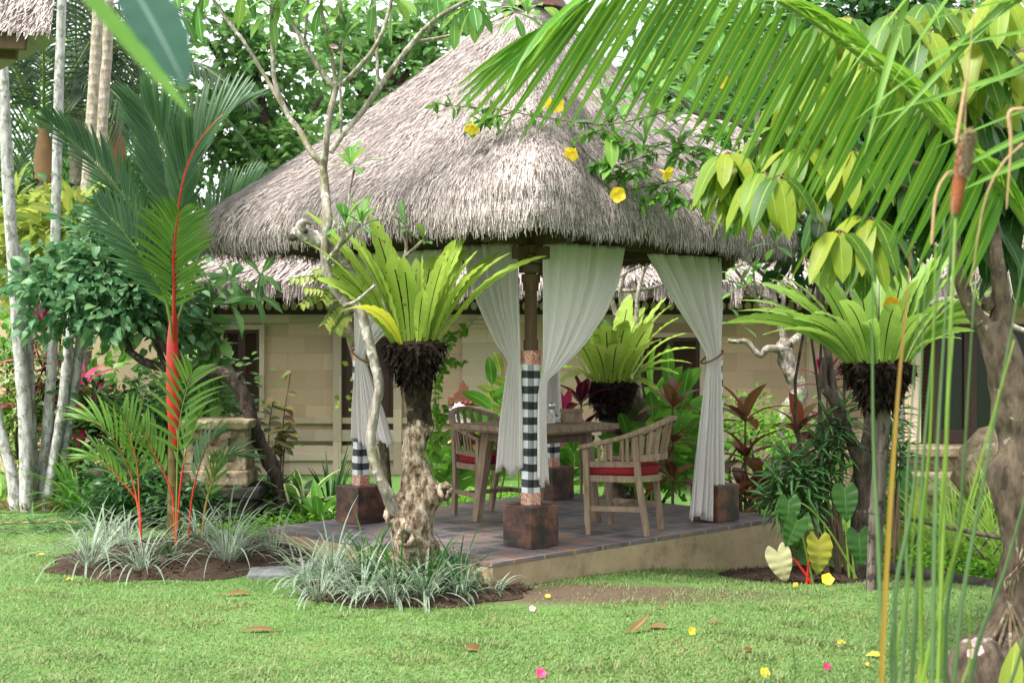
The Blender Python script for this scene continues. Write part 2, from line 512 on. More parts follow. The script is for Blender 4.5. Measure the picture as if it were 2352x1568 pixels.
m, n, l, b = mat('platform_plaster')
a = noise(n, l, 3.5, 6, objco(n, l), .65); a2 = noise(n, l, 30, 4, objco(n, l))
r = ramp(n, [(.17, .13, .075), (.34, .26, .15), (.42, .33, .20)], [.32, .5, .75]); l.new(a.outputs[0], r.inputs[0])
c = mixc(n, l, math_(n, l, 'MULTIPLY', a2.outputs[0], .5), r.outputs[0], (.2, .15, .085))
s = n.new("ShaderNodeSeparateXYZ"); l.new(objco(n, l), s.inputs[0])
b2 = noise(n, l, 1.7, 7, objco(n, l), .72); rs = ramp(n, [(0, 0, 0), (1, 1, 1)], [.50, .68]); l.new(b2.outputs[0], rs.inputs[0])
c = mixc(n, l, math_(n, l, 'MULTIPLY', rs.outputs[0], .6), c, (.10, .095, .045))
l.new(c, b.inputs["Base Color"]); b.inputs["Roughness"].default_value = .9; bump(n, l, b, a2.outputs[0], .3, .006)
M['plaster'] = m

# black, white and grey chequered cloth (3 tones), measured in metres on the cloth
m, n, l, b = mat('chequered_cloth')
uvn = n.new("ShaderNodeUVMap"); s = n.new("ShaderNodeSeparateXYZ"); l.new(uvn.outputs[0], s.inputs[0])
nz = noise(n, l, 9, 2, objco(n, l))
wob = math_(n, l, 'MULTIPLY', math_(n, l, 'SUBTRACT', nz.outputs[0], .5), .10)
ax = math_(n, l, 'GREATER_THAN', math_(n, l, 'FRACT', math_(n, l, 'ADD', math_(n, l, 'ADD', math_(n, l, 'DIVIDE', s.outputs[0], .128), .344), wob)), .5)
ay = math_(n, l, 'GREATER_THAN', math_(n, l, 'FRACT', math_(n, l, 'ADD', math_(n, l, 'DIVIDE', s.outputs[1], .112), wob)), .5)
c = mixc(n, l, ay, mixc(n, l, ax, (.60, .61, .62), (.21, .22, .235)), mixc(n, l, ax, (.045, .048, .054), (.004, .004, .005)))
l.new(c, b.inputs["Base Color"]); b.inputs["Roughness"].default_value = .8
bump(n, l, b, noise(n, l, 14, 3, objco(n, l)).outputs[0], .5, .02)
M['cheque'] = m

m, n, l, b = mat('red_gilt_band')
vo = n.new("ShaderNodeTexVoronoi"); vo.feature = 'DISTANCE_TO_EDGE'; vo.inputs["Scale"].default_value = 34
nz = noise(n, l, 30, 3, objco(n, l)); mv = mixc(n, l, .12, objco(n, l), nz.outputs[1]); l.new(mv, vo.inputs["Vector"])
f = math_(n, l, 'GREATER_THAN', vo.outputs[0], .09)
c = mixc(n, l, f, (.42, .04, .03), (.48, .40, .30))
l.new(c, b.inputs["Base Color"]); b.inputs["Roughness"].default_value = .4; b.inputs["Metallic"].default_value = .15
M['band'] = m

def curtainmat():
    m, n, l, b = mat('sheer_curtain')
    nz = noise(n, l, 180, 2, objco(n, l))
    c = mixc(n, l, nz.outputs[0], (.68, .64, .62), (.78, .745, .73))
    l.new(c, b.inputs["Base Color"]); b.inputs["Roughness"].default_value = .9; b.inputs["Specular IOR Level"].default_value = .05
    t = n.new("ShaderNodeBsdfTranslucent"); t.inputs[0].default_value = (.82, .77, .75, 1)
    mx = n.new("ShaderNodeMixShader"); mx.inputs[0].default_value = .24
    l.new(b.outputs[0], mx.inputs[1]); l.new(t.outputs[0], mx.inputs[2])
    l.new(mx.outputs[0], n["Material Output"].inputs[0])
    return m
M['curtain'] = curtainmat()
M['rope'] = plain('brown_rope', (.16, .10, .05), .9, .1, .5, 90, .8)

M['soil'] = plain('dark_mulch', (.045, .03, .021), .95, .1, .6, 60, 1.0)
m, n, l, b = mat('lawn_ground')
a = noise(n, l, 2.2, 5, objco(n, l)); a2 = noise(n, l, 60, 4, objco(n, l))
r = ramp(n, [(.055, .13, .028), (.10, .21, .05), (.13, .23, .07)], [.3, .5, .7]); l.new(a.outputs[0], r.inputs[0])
c = mixc(n, l, math_(n, l, 'MULTIPLY', a2.outputs[0], .5), r.outputs[0], (.05, .075, .022))
# bare earth beside the platform
mp = n.new("ShaderNodeMapping"); mp.inputs["Location"].default_value = (-.55, -9.55, 0); 
tc = n.new("ShaderNodeTexCoord"); l.new(tc.outputs["Object"], mp.inputs["Vector"])
mp.vector_type = 'POINT'
mp2 = n.new("ShaderNodeMapping"); mp2.inputs["Rotation"].default_value = (0, 0, math.radians(-38)); mp2.inputs["Scale"].default_value = (.62, 1.9, 1)
l.new(mp.outputs[0], mp2.inputs["Vector"])
ln = n.new("ShaderNodeVectorMath"); ln.operation = 'LENGTH'; l.new(mp2.outputs[0], ln.inputs[0])
d = math_(n, l, 'ADD', ln.outputs["Value"], math_(n, l, 'MULTIPLY', math_(n, l, 'SUBTRACT', a2.outputs[0], .5), 1.2))
rr = ramp(n, [(1, 1, 1), (0, 0, 0)], [.55, 1.0]); l.new(d, rr.inputs[0])
c = mixc(n, l, rr.outputs[0], c, (.10, .07, .05))
l.new(c, b.inputs["Base Color"]); b.inputs["Roughness"].default_value = .95; b.inputs["Specular IOR Level"].default_value = .1
bump(n, l, b, a2.outputs[0], .8, .02)
M['ground'] = m
M['grass_dry'] = leafmat('worn_lawn_blades', [(.17, .17, .06), (.24, .22, .09), (.12, .17, .04), (.28, .25, .13)], None, rough=.6, trans=.2)
M['grass'] = leafmat('lawn_blades', [(.075, .14, .032), (.125, .21, .055), (.175, .265, .085), (.21, .28, .105), (.24, .245, .115)], None, rough=.5, trans=.3)
M['stone'] = barkmat('mossy_stone', (.11, .085, .05), (.33, .26, .17), (.40, .36, .27), .56, 14, 0, (.07, .075, .025), (1, 1, 1))
M['stone_dark'] = barkmat('dark_stone', (.018, .016, .013), (.06, .055, .045), None, .5, 12, 0, (.03, .04, .012), (1, 1, 1))
M['paver'] = plain('grey_paver', (.17, .17, .175), .85, .2, .3, 30, .5)

M['bark_grey'] = barkmat('frangipani_bark', (.10, .08, .062), (.35, .315, .265), (.50, .48, .43), .54, 26, 0, (.16, .15, .06))
M['bark_old'] = barkmat('old_frangipani_bark', (.05, .03, .02), (.27, .20, .135), (.43, .39, .31), .56, 30, 0, (.09, .085, .03), (1, 1, .5), 1.0)
M['bark_moss'] = barkmat('mossy_bark', (.028, .02, .014), (.13, .10, .07), (.30, .29, .24), .62, 20, 0, (.06, .075, .015), (1, 1, .5), 1.0)
M['bark_dark'] = barkmat('dark_bark', (.022, .016, .012), (.085, .066, .052), (.26, .27, .24), .62, 24, 0)
M['bark_brown'] = barkmat('brown_bark', (.04, .029, .021), (.155, .115, .082), (.30, .28, .24), .61, 20, 0.0)
M['bark_palm'] = barkmat('pale_palm_bark', (.20, .19, .165), (.50, .51, .49), (.13, .14, .10), .53, 22, 0.0)
M['bark_ring'] = barkmat('ringed_palm_bark', (.20, .165, .12), (.42, .38, .32), (.20, .20, .07), .56, 26, 55.0)
M['driftwood'] = barkmat('bleached_wood', (.14, .11, .085), (.42, .38, .34), (.62, .60, .57), .56, 20, 0, None, (1, 1, 1))
M['root_mass'] = barkmat('fern_roots', (.004, .003, .002), (.035, .022, .014), (.10, .07, .05), .64, 55, 0, None, (1, 1, 1), 1.0)
M['bamboo'] = barkmat('grey_bamboo', (.045, .036, .028), (.17, .145, .115), (.02, .018, .015), .52, 18, 0, None, (1, 1, .1))

# foliage
M['fern'] = leafmat('fern_leaf', [(.22, .34, .045), (.28, .41, .06), (.34, .46, .08)], (.012, .012, .006), .03, .4, .36, ribto=.8, veins=.12, spots=(.16, .12, .02))
M['fern_yellow'] = leafmat('fern_leaf_yellow', [(.33, .36, .02), (.40, .42, .03)], (.10, .09, .02), .03, .4, .35, ribto=.85)
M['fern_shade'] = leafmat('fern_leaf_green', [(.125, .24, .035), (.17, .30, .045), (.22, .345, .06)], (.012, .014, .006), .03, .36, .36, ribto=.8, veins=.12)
M['palm'] = leafmat('palm_leaflet', [(.035, .11, .04), (.06, .155, .055), (.09, .195, .07)], (.12, .20, .05), .05, .32, .28)
M['palm_bright'] = leafmat('young_palm_leaflet', [(.075, .20, .025), (.11, .26, .03), (.15, .29, .045)], (.22, .28, .05), .06, .36, .34)
M['palm_far'] = leafmat('far_palm_leaflet', [(.05, .085, .055), (.08, .13, .07), (.12, .18, .10)], None, rough=.4, trans=.3)
M['coco'] = leafmat('coconut_leaflet', [(.05, .17, .010), (.085, .25, .013), (.145, .33, .02)], (.30, .34, .05), .055, .28, .36)
M['red_stem'] = plain('red_stem', (.52, .018, .012), .35, .5, .25, 9, .1)
M['orange_stem'] = plain('orange_stem', (.40, .085, .025), .4, .4, .4, 9, .1)
M['green_stem'] = plain('green_stem', (.13, .21, .03), .45, .4, .3, 15, .1)
M['olive_stem'] = barkmat('olive_palm_trunk', (.07, .065, .025), (.20, .15, .05), (.25, .09, .03), .6, 20, 60.0)
M['brown_stem'] = plain('brown_stem', (.12, .075, .045), .7, .3, .4, 25, .2)
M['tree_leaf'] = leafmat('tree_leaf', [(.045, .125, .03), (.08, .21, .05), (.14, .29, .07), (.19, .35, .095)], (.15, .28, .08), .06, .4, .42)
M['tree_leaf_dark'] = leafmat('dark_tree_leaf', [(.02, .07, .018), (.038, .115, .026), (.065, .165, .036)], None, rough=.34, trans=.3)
M['bush_leaf'] = leafmat('bush_leaf', [(.045, .13, .055), (.075, .20, .085), (.11, .25, .11), (.16, .25, .10)], (.14, .26, .10), .05, .42, .28)
M['yellow_leaf'] = leafmat('yellow_green_leaf', [(.15, .24, .03), (.22, .31, .05), (.32, .36, .06), (.10, .20, .04)], (.38, .42, .12), .035, .34, .4)
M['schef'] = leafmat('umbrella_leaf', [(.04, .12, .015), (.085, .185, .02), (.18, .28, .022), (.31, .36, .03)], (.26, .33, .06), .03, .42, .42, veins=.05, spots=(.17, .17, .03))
M['schef_shaded'] = leafmat('umbrella_leaf_shaded', [(.014, .05, .012), (.03, .09, .015), (.06, .14, .02)], (.10, .20, .04), .035, .38, .36)  # umbrella leaf darkened: shade of the inner crown put into the colour
M['plum'] = leafmat('frangipani_leaf', [(.05, .165, .03), (.09, .24, .045), (.13, .29, .05), (.20, .34, .05)], (.22, .36, .12), .04, .36, .36)
M['ginger'] = leafmat('ginger_leaf', [(.05, .17, .018), (.085, .24, .022), (.125, .29, .035)], (.16, .32, .06), .035, .34, .36)
M['ear'] = leafmat('elephant_ear_leaf', [(.03, .095, .016), (.045, .13, .022)], (.075, .17, .04), .02, .4, .35)
M['ear_yellow'] = leafmat('yellowing_ear_leaf', [(.30, .30, .03), (.34, .34, .04)], (.30, .26, .06), .03, .5, .35, tipc=(.14, .22, .03))
M['ear_pale'] = leafmat('pale_ear_leaf', [(.42, .42, .20), (.46, .45, .24)], (.4, .38, .2), .03, .6, .3, tipc=(.24, .17, .08))
M['ti_red'] = leafmat('red_ti_leaf', [(.06, .04, .018), (.16, .055, .022), (.30, .085, .03), (.12, .085, .025)], (.30, .13, .05), .03, .35, .36)
M['ti_purple'] = leafmat('purple_ti_leaf', [(.022, .008, .014), (.05, .012, .022), (.09, .015, .03)], (.35, .02, .08), .05, .3, .25, margin=(.45, .02, .07), marw=.44)
M['ti_pink'] = leafmat('pink_ti_leaf', [(.36, .012, .05), (.52, .03, .12), (.60, .10, .22)], (.5, .05, .12), .05, .35, .4)
M['dracaena'] = leafmat('dracaena_leaf', [(.014, .06, .018), (.03, .10, .025)], (.09, .19, .025), .10, .45, .25)
M['spider'] = leafmat('striped_grass_leaf', [(.05, .11, .05), (.09, .16, .08), (.13, .2, .11)], None, rough=.45, trans=.25, margin=(.42, .48, .38), marw=.30)
M['lily'] = leafmat('dark_lily_leaf', [(.018, .075, .018), (.035, .115, .025), (.07, .16, .03)], None, rough=.36, trans=.25)
M['varieg'] = leafmat('variegated_leaf', [(.05, .14, .025), (.09, .2, .035)], None, rough=.4, trans=.3, margin=(.55, .58, .30), marw=.36)
M['cover'] = leafmat('ground_cover_leaf', [(.07, .22, .015), (.13, .33, .02), (.20, .38, .03)], None, rough=.45, trans=.35)
M['long_grass'] = leafmat('long_grass_leaf', [(.14, .27, .03), (.22, .36, .05), (.30, .40, .10)], None, rough=.45, trans=.4)
M['reed'] = leafmat('reed_leaf', [(.075, .15, .055), (.11, .19, .07), (.18, .26, .075)], (.11, .23, .10), .12, .45, .3)
M['reed_yellow'] = leafmat('yellow_reed_leaf', [(.30, .19, .03), (.36, .24, .04)], None, rough=.5, trans=.35, tipc=(.24, .10, .06))
M['cattail'] = plain('cattail_brown', (.20, .065, .03), .95, .1, .4, 90, .8)
M['fluff'] = plain('cattail_fluff', (.58, .48, .38), 1.0, 0, .3, 120, 1.0)
M['straw'] = plain('dry_reed', (.33, .22, .12), .8, .1, .3, 60, .3)
M['petal_yellow'] = plain('yellow_petal', (.78, .60, .04), .5, .3, .15, 30, .1, trans=.3)
M['petal_orange'] = plain('orange_petal', (.60, .30, .02), .5, .3, .3, 30, .1, trans=.3)
M['petal_pink'] = plain('pink_petal', (.62, .06, .16), .5, .3, .25, 40, .1, trans=.3)
M['petal_pale'] = plain('pale_pink_petal', (.66, .42, .46), .5, .3, .15, 40, .1, trans=.3)
M['petal_magenta'] = plain('magenta_petal', (.35, .015, .07), .5, .3, .25, 40, .1)
M['hang'] = leafmat('blue_green_leaf', [(.05, .12, .085), (.06, .14, .10)], (.2, .3, .24), .03, .45, .2, veins=.1)
M['far_shaft'] = plain('muted_palm_shaft', (.30, .17, .08), .6, .3, .4, 6, .1)
M['dead'] = leafmat('dry_leaf', [(.09, .05, .022), (.15, .085, .03), (.22, .13, .045)], (.26, .17, .07), .05, .6, .2)
M['dead_yellow'] = leafmat('fallen_yellow_leaf', [(.55, .40, .03), (.6, .45, .06)], None, rough=.5, trans=.2)
M['young_brown'] = leafmat('bronze_leaf', [(.11, .13, .03), (.17, .18, .04), (.16, .085, .035)], (.2, .12, .05), .05, .4, .35)
M['white_ceramic'] = plain('white_ceramic', (.7, .7, .68), .3, .5, .05, 20, 0)
M['silver'] = plain('brushed_metal', (.55, .55, .55), .35, .5, .1, 40, 0, .7)
M['gold'] = plain('gold_digits', (.55, .30, .03), .4, .5, .1, 40, 0)
M['red_carved'] = plain('red_brown_carving', (.14, .045, .03), .6, .3, .5, 45, 1.0)
M['paint_orange'] = plain('orange_cloth', (.62, .22, .02), .7, .2, .3, 40, .2)
M['paint_white'] = plain('white_cloth', (.66, .63, .58), .7, .2, .2, 40, .2)
M['glass_dark'] = plain('dark_interior', (.012, .012, .014), .15, .5, .3, 3, 0)

# old frangipani bark that turns dark with wet moss above an uneven line, as on the tree
m, n, l, b = mat('half_mossy_bark')
a = noise(n, l, 26, 7, objco(n, l, (1, 1, .5)), .7); a3 = noise(n, l, 9, 5, objco(n, l), .65)
r = ramp(n, [(.045, .027, .018), (.17, .12, .08), (.36, .29, .21), (.50, .47, .40)], [.36, .46, .56, .68]); l.new(a.outputs[0], r.inputs[0])
q = ramp(n, [(0, 0, 0), (1, 1, 1)], [.5, .6]); l.new(a3.outputs[0], q.inputs[0])
c = mixc(n, l, math_(n, l, 'MULTIPLY', q.outputs[0], .4), r.outputs[0], (.10, .068, .045))
s_ = n.new("ShaderNodeSeparateXYZ"); l.new(objco(n, l), s_.inputs[0])
zz = math_(n, l, 'ADD', math_(n, l, 'ADD', s_.outputs[2], math_(n, l, 'MULTIPLY', s_.outputs[0], 1.2)), math_(n, l, 'MULTIPLY', math_(n, l, 'SUBTRACT', a3.outputs[0], .5), 1.5))
mk = ramp(n, [(0, 0, 0), (1, 1, 1)], [.28, .40]); l.new(zz, mk.inputs[0])
dk = ramp(n, [(.008, .006, .004), (.045, .034, .022), (.06, .075, .018)], [.35, .55, .7]); l.new(a.outputs[0], dk.inputs[0])
c = mixc(n, l, mk.outputs[0], c, dk.outputs[0])
l.new(c, b.inputs["Base Color"]); b.inputs["Roughness"].default_value = .92; b.inputs["Specular IOR Level"].default_value = .12
bump(n, l, b, math_(n, l, 'ADD', a.outputs[0], a3.outputs[0]), 1.0, .035)
M['bark_center'] = m

# ================================================================== THE SETTING
FLOOR = 0.19
PLAT = np.array([(-.128, 9.61), (2.3, 12.0), (.45, 13.9), (-1.93, 11.34)])
BEDS = [(-2.45, 11.0, 1.05, 1.0, .13), (-.66, 9.66, .78, .62, .06), (2.22, 10.95, .62, .6, .08)]   # x, y, rx, ry, height

def bed_f(x, y):
    """0 outside the planting beds, rising to 1 in the middle"""
    f = np.zeros(np.broadcast(x, y).shape)
    for bx, by, rx, ry, h in BEDS:
        r = np.sqrt(((x - bx) / rx) ** 2 + ((y - by) / ry) ** 2) + .06 * np.sin(9 * np.arctan2(y - by, x - bx))
        f = np.maximum(f, np.clip(1 - r, 0, 1))
    return f

def in_plat(x, y, grow=0.0):
    ok = np.ones(np.broadcast(x, y).shape, bool)
    c = PLAT.mean(0)
    for i in range(4):
        a, b = PLAT[i], PLAT[(i + 1) % 4]
        n_ = np.array([b[1] - a[1], -(b[0] - a[0])]); n_ = n_ / np.linalg.norm(n_)
        if np.dot(n_, c - a) > 0: n_ = -n_
        ok &= ((x - a[0]) * n_[0] + (y - a[1]) * n_[1]) < grow
    return ok

xs = np.concatenate([-np.geomspace(300, 6, 14), np.linspace(-5.5, 6, 93), np.geomspace(6.5, 300, 14)])
ys = np.concatenate([[-30, -10, 0, 3], np.linspace(5, 16, 89), np.geomspace(17, 400, 14)])
gx, gy = np.meshgrid(xs, ys)
mb = MB(); mb.grid(np.stack([gx, gy, gz(gx, gy)], -1))
kind(mb.build("ground", M['ground']), "structure")

for bi, (bx, by, rx, ry, h) in enumerate(BEDS):
    th = np.linspace(0, 2 * np.pi, 60, endpoint=False); rr_ = np.linspace(0, 1, 14)
    edge = 1 + .06 * np.sin(9 * th)
    X = bx + rx * rr_[:, None] * np.cos(th) * edge; Y = by + ry * rr_[:, None] * np.sin(th) * edge
    Z = gz(X, Y) + .006 + h * (1 - rr_[:, None] ** 2) ** 1.0 * np.ones_like(th) + .012 * rng.standard_normal(X.shape) * (rr_[:, None] < .97) * (1 - rr_[:, None])
    mb = MB(); mb.grid(np.stack([X, Y, Z], -1), close=True)
    # crumbs of bark mulch lying on the bed
    k = 1500; a = rng.random(k) * 6.28; q = np.sqrt(rng.random(k)) * .98
    bxp = np.stack([bx + rx * q * np.cos(a), by + ry * q * np.sin(a), 0 * a], -1)
    bxp[:, 2] = gz(bxp[:, 0], bxp[:, 1]) + .014 + h * (1 - q ** 2)
    mb.leaves(bxp, np.stack([np.cos(a * 7), np.sin(a * 7), rng.normal(0, .35, k)], -1), [0, 0, 1.0], rng.uniform(.015, .05, k), rng.uniform(.008, .02, k), 0, 2, lambda t: 1 - .4 * t, 0, cols=2)
    kind(mb.build("garden_bed", M['soil']), "structure")

def bed_z(x, y):
    z = gz(x, y)
    for bx, by, rx, ry, h in BEDS:
        r2 = ((x - bx) / rx) ** 2 + ((y - by) / ry) ** 2
        z = z + np.where(r2 < 1, h * (1 - np.minimum(r2, 1)), 0)
    return z

# lawn: short broad blades
def lawn(n):
    y = 6.7 + (13.6 - 6.7) * rng.random(n) ** 1.4
    half = y * .37
    x = rng.uniform(-1, 1, n) * half
    keep = (bed_f(x, y) <= .02 + .12 * rng.random(n) ** 2) & ~in_plat(x, y, .0)
    # thin grass where the earth is bare
    u, v = x - .55, y - 9.55
    c, s = math.cos(math.radians(-38)), math.sin(math.radians(-38))
    d = np.hypot((u * c - v * s) * .62, (u * s + v * c) * 1.9)
    keep &= rng.random(n) < np.clip(.22 + 1.1 * smooth01(.35, 1.0, d) - .2 * (np.sin(x * 9 + 2 * np.sin(y * 7)) > .3), 0, 1)
    keep &= rng.random(n) < 1 - .0 * y
    return x[keep], y[keep]
x, y = lawn(240000)
k = len(x)
mb = MB()
patch = .75 + .5 * np.sin(x * 2.1 + 1.3 * np.sin(y * 1.7)) * np.sin(y * 1.9 + x)
mb.strap(np.stack([x, y, gz(x, y) - .004], -1), rng.random(k) * 6.283, rng.uniform(.3, 1.25, k), rng.uniform(.2, 1.2, k),
         rng.uniform(.014, .036, k) * (.75 + .35 * patch) * np.where(in_plat(x, y, .14), 1.4, 1.0) * np.where(np.sin(x * 5.3 + 2 * np.sin(y * 3.9)) * np.sin(y * 6.1 + x * 2) > .72, 1.7, 1.0), rng.uniform(.0045, .009, k), lambda t: 1 - .75 * t ** 2, 3, 0, 2)
worn = np.sin(x * 3.1 + 2 * np.sin(y * 2.3)) + np.sin(y * 4.3 + 1.5 * np.sin(x * 2.9 + 1)) + rng.normal(0, .9, k)
mb.m = [np.repeat((worn > 1.5).astype(int), 2)]
kind(mb.build("grass", [M['grass'], M['grass_dry']]), "stuff")

# ================================================================== THE PAVILION
PIL = {'F': (.136, 10.38), 'L': (-1.23, 11.68), 'R': (1.666, 11.80), 'B': (.373, 13.30)}
pav = thing("garden_pavilion", "open dining pavilion with shaggy grey thatched pyramid roof on a tiled platform", "pavilion", (.2, 11.7, 0))
mb = MB(); mb.prism(PLAT, -.3, FLOOR - .028)
mb.build("platform_base", M['plaster'], pav, False)
c0 = PLAT.mean(0)
mb = MB(); mb.prism(c0 + (PLAT - c0) * 1.004, FLOOR - .028, FLOOR)
mb.build("tiled_floor", M['tiles'], pav, False, .004)
for kx, (px_, py_) in PIL.items():
    mb = MB(); mb.box((px_, py_, FLOOR + .15), (.285, .285, .30), math.pi / 4)
    mb.build("pedestal", M['terracotta'], pav, False, .006)
    mb = MB(); mb.box((px_, py_, 1.44), (.066, .066, 1.92), math.pi / 4)
    for zz, w in ((2.06, .082), (2.12, .10), (2.19, .125), (2.26, .15), (2.33, .175)):   # stepped bracket capital
        mb.box((px_, py_, zz), (w, w, .062), math.pi / 4)
    for a in (0, 1):
        d = np.array([math.cos(math.pi / 4 + a * math.pi / 2), math.sin(math.pi / 4 + a * math.pi / 2), 0]) * .17
        q = np.array([px_, py_, 2.30]); mb.bar(q - d, q + d, .05, .09)
    mb.box((px_, py_, 1.62), (.078, .078, .12), math.pi / 4)
    pil = mb.build("pillar", M['pillar_wood'], pav, False, .004)
    def wrap(z0, z1, w, m_, name, wavy=.004):
        zs = np.linspace(z0, z1, 30); cs = []
        h = w / 2
        per = np.linspace(0, 4, 33)[:-1]
        pts = []
        for p in per:
            k_ = int(p); f = p - k_
            A = [(h, -h), (h, h), (-h, h), (-h, -h)][k_]; B = [(h, h), (-h, h), (-h, -h), (h, -h)][k_]
            pts.append((A[0] * (1 - f) + B[0] * f, A[1] * (1 - f) + B[1] * f))
        pts = np.array(pts + [pts[0]]); r2 = np.linalg.norm(pts, axis=1, keepdims=True)
        pts = pts * (1 - .10 * np.clip(r2 / h - 1.25, 0, 1))
        ang = math.pi / 4; R_ = np.array([[math.cos(ang), math.sin(ang)], [-math.sin(ang), math.cos(ang)]])
        pts = pts @ R_
        G = np.concatenate([np.broadcast_to(pts, (30, 33, 2)), np.broadcast_to(zs[:, None, None], (30, 33, 1))], -1).copy()
        wv = 1 + wavy / h * np.sin(zs[:, None] * 21 + np.arange(33) * .4) * np.sin(zs[:, None] * 8 + px_ * 9)
        G[..., :2] *= wv[..., None]
        G += np.array([px_, py_, 0])
        uv = np.stack(np.broadcast_arrays(np.linspace(0, 4 * w, 33) + .02, zs[:, None]), -1)
        q = MB(); q.grid(G, uv[None]); return q.build(name, m_, pil, True)
    wrap(.565, 1.50, .096, M['cheque'], "chequered_cloth")
    wrap(1.50, 1.60, .100, M['band'], "upper_band", .001)
    wrap(.49, .575, .101, M['band'], "lower_band", .002)
for a, b in (('F', 'L'), ('F', 'R'), ('L', 'B'), ('R', 'B')):
    p, q = np.array([*PIL[a], 2.42]), np.array([*PIL[b], 2.42]); d = nrm(q - p)
    mb = MB(); mb.bar(p - d * .35, q + d * .35, .085, .12); mb.build("ring_beam", M['beam'], pav, False, .004)

# --- thatched roof
corners = np.array([(.14, 9.36), (2.50, 11.85), (.42, 14.3), (-2.62, 11.3)])
AP = np.array([.175, 11.8])
def rounded(poly, r, n):
    pts = []
    for i in range(len(poly)):
        a, b, c = poly[i - 1], poly[i], poly[(i + 1) % len(poly)]
        p0 = b + nrm(a - b) * r; p1 = b + nrm(c - b) * r
        pts += list(bez(p0, b, p1, 9))
    pts = np.array(pts + [pts[0]])
    s = np.concatenate([[0], np.cumsum(np.linalg.norm(np.diff(pts, axis=0), axis=1))])
    u = np.linspace(0, s[-1], n, endpoint=False)
    return np.stack([np.interp(u, s, pts[:, 0]), np.interp(u, s, pts[:, 1])], -1)
NE = 220
EDGE = rounded(corners, .42, NE)
EDGE_IN = rounded(corners, .18, NE)
TPROF = np.array([0, .90, .955, .988, 1.0, .99])
ZPROF = np.array([4.56, 2.80, 2.69, 2.56, 2.46, 2.37])
SPROF = np.array([0, .80, .86, .92, .965, 1.0])
def roof_pt(ai, s):
    """ai in [0,1) round the eave, s 0 apex .. 1 eave"""
    i = ai * NE; i0 = np.floor(i).astype(int) % NE; f = (i - np.floor(i))[..., None]
    e = EDGE[i0] * (1 - f) + EDGE[(i0 + 1) % NE] * f
    t = np.interp(s, SPROF, TPROF); z = np.interp(s, SPROF, ZPROF)
    z = z + .05 * np.sin(s * 3.14) * np.sin(ai * 44) * .5 - .05 * np.sin(np.clip(s / .8, 0, 1) * 3.14)
    z = z + .07 * smooth01(11.4, 9.6, AP[1] + (e - AP)[..., 1] * t) * smooth01(.6, .85, s)
    lump = .03 * np.sin(ai * 90 + s * 5) * s + .018 * np.sin(ai * 230 + 1) * s
    fr = np.exp(-(((ai - AF + .5) % 1 - .5) / .035) ** 2) * smooth01(.52, .66, s) * .09
    z = z + .6 * fr * (s < .93)
    xy = AP + (e - AP) * (t + (lump + fr) * .25)[..., None]
    return np.concatenate([xy, (z + lump * .4)[..., None]], -1)
AF = 0.0
AF = float(np.argmin(np.linalg.norm(EDGE - corners[0], axis=1))) / NE
SS = np.concatenate([np.linspace(0.0, .8, 30), np.linspace(.82, 1, 14)])
AA = np.arange(NE) / NE
A2, S2 = np.meshgrid(AA, SS)
mb = MB(); mb.grid(roof_pt(A2, S2), close=True)
# underside
G = roof_pt(AA[None].repeat(2, 0), np.ones((2, NE)))
inner = AP + (EDGE - AP) * .72
G2 = np.stack([G[0], np.concatenate([inner, np.full((NE, 1), 2.50)], -1), np.concatenate([AP + (EDGE - AP) * .03, np.full((NE, 1), 4.1)], -1)])
mb.grid(G2, close=True)
core = None
ns = 170000
ai = rng.random(ns); s = np.sqrt(rng.random(ns) * .985 + .012)
p0 = roof_pt(ai, s); facing = p0[:, 1] < 12.6
keep = facing | (rng.random(ns) < .45)
ai, s = ai[keep], s[keep]; k = len(ai)
p0 = roof_pt(ai, s); p1 = roof_pt(ai, np.minimum(s + .02, 1.0)); pa = roof_pt((ai + .002) % 1, s)
dn = nrm(np.where((s > .985)[:, None], roof_pt(ai, s) - roof_pt(ai, s - .02), p1 - p0)); sd_ = nrm(pa - p0); nr_ = nrm(np.cross(dn, sd_)); nr_ *= np.sign(nr_[:, 2:3] + .3 * np.sum(nr_[:, :2] * (p0[:, :2] - AP), -1, keepdims=True) + 1e-6)
d = dn + sd_ * rng.normal(0, .16, (k, 1)) + nr_ * rng.uniform(.0, .24, (k, 1))
mb.leaves(p0 + nr_ * .004, d, nr_, rng.uniform(.03, .11, k), rng.uniform(.003, .009, k), rng.uniform(-.05, .3, k), 2, lambda t: 1 - .55 * t, 0, cols=2)
# hanging fringe
k = 9000; ai = rng.random(k); s = rng.uniform(.93, 1, k); p0 = roof_pt(ai, s); out = nrm(np.concatenate([p0[:, :2] - AP, np.zeros((k, 1))], -1))
mb.leaves(p0, out * rng.uniform(-.1, .45, (k, 1)) + np.array([0, 0, -1]) + rng.normal(0, .1, (k, 3)), out, rng.uniform(.02, .07, k), rng.uniform(.003, .008, k), 0, 2, lambda t: 1 - .6 * t, 0, cols=2)
roof = mb.build("thatched_roof", M['thatch'], pav, False)
mb = MB()
mb.revolve([(.02, 5.0), (.07, 4.86), (.12, 4.74), (.17, 4.62), (.24, 4.47), (.30, 4.36)], (*AP, 0), 14, 0, .05)
mb.build("ridge_cap", M['terracotta'], roof)
mb = MB()   # rafters seen from below
for i in range(0, NE, 11):
    a = np.array([*(AP + (EDGE[i] - AP) * .93), 2.36]); b = np.array([*(AP + (EDGE[i] - AP) * .06), 3.95]); mb.bar(a, b, .045, .045)
mb.build("rafters", M['beam'], pav, False)

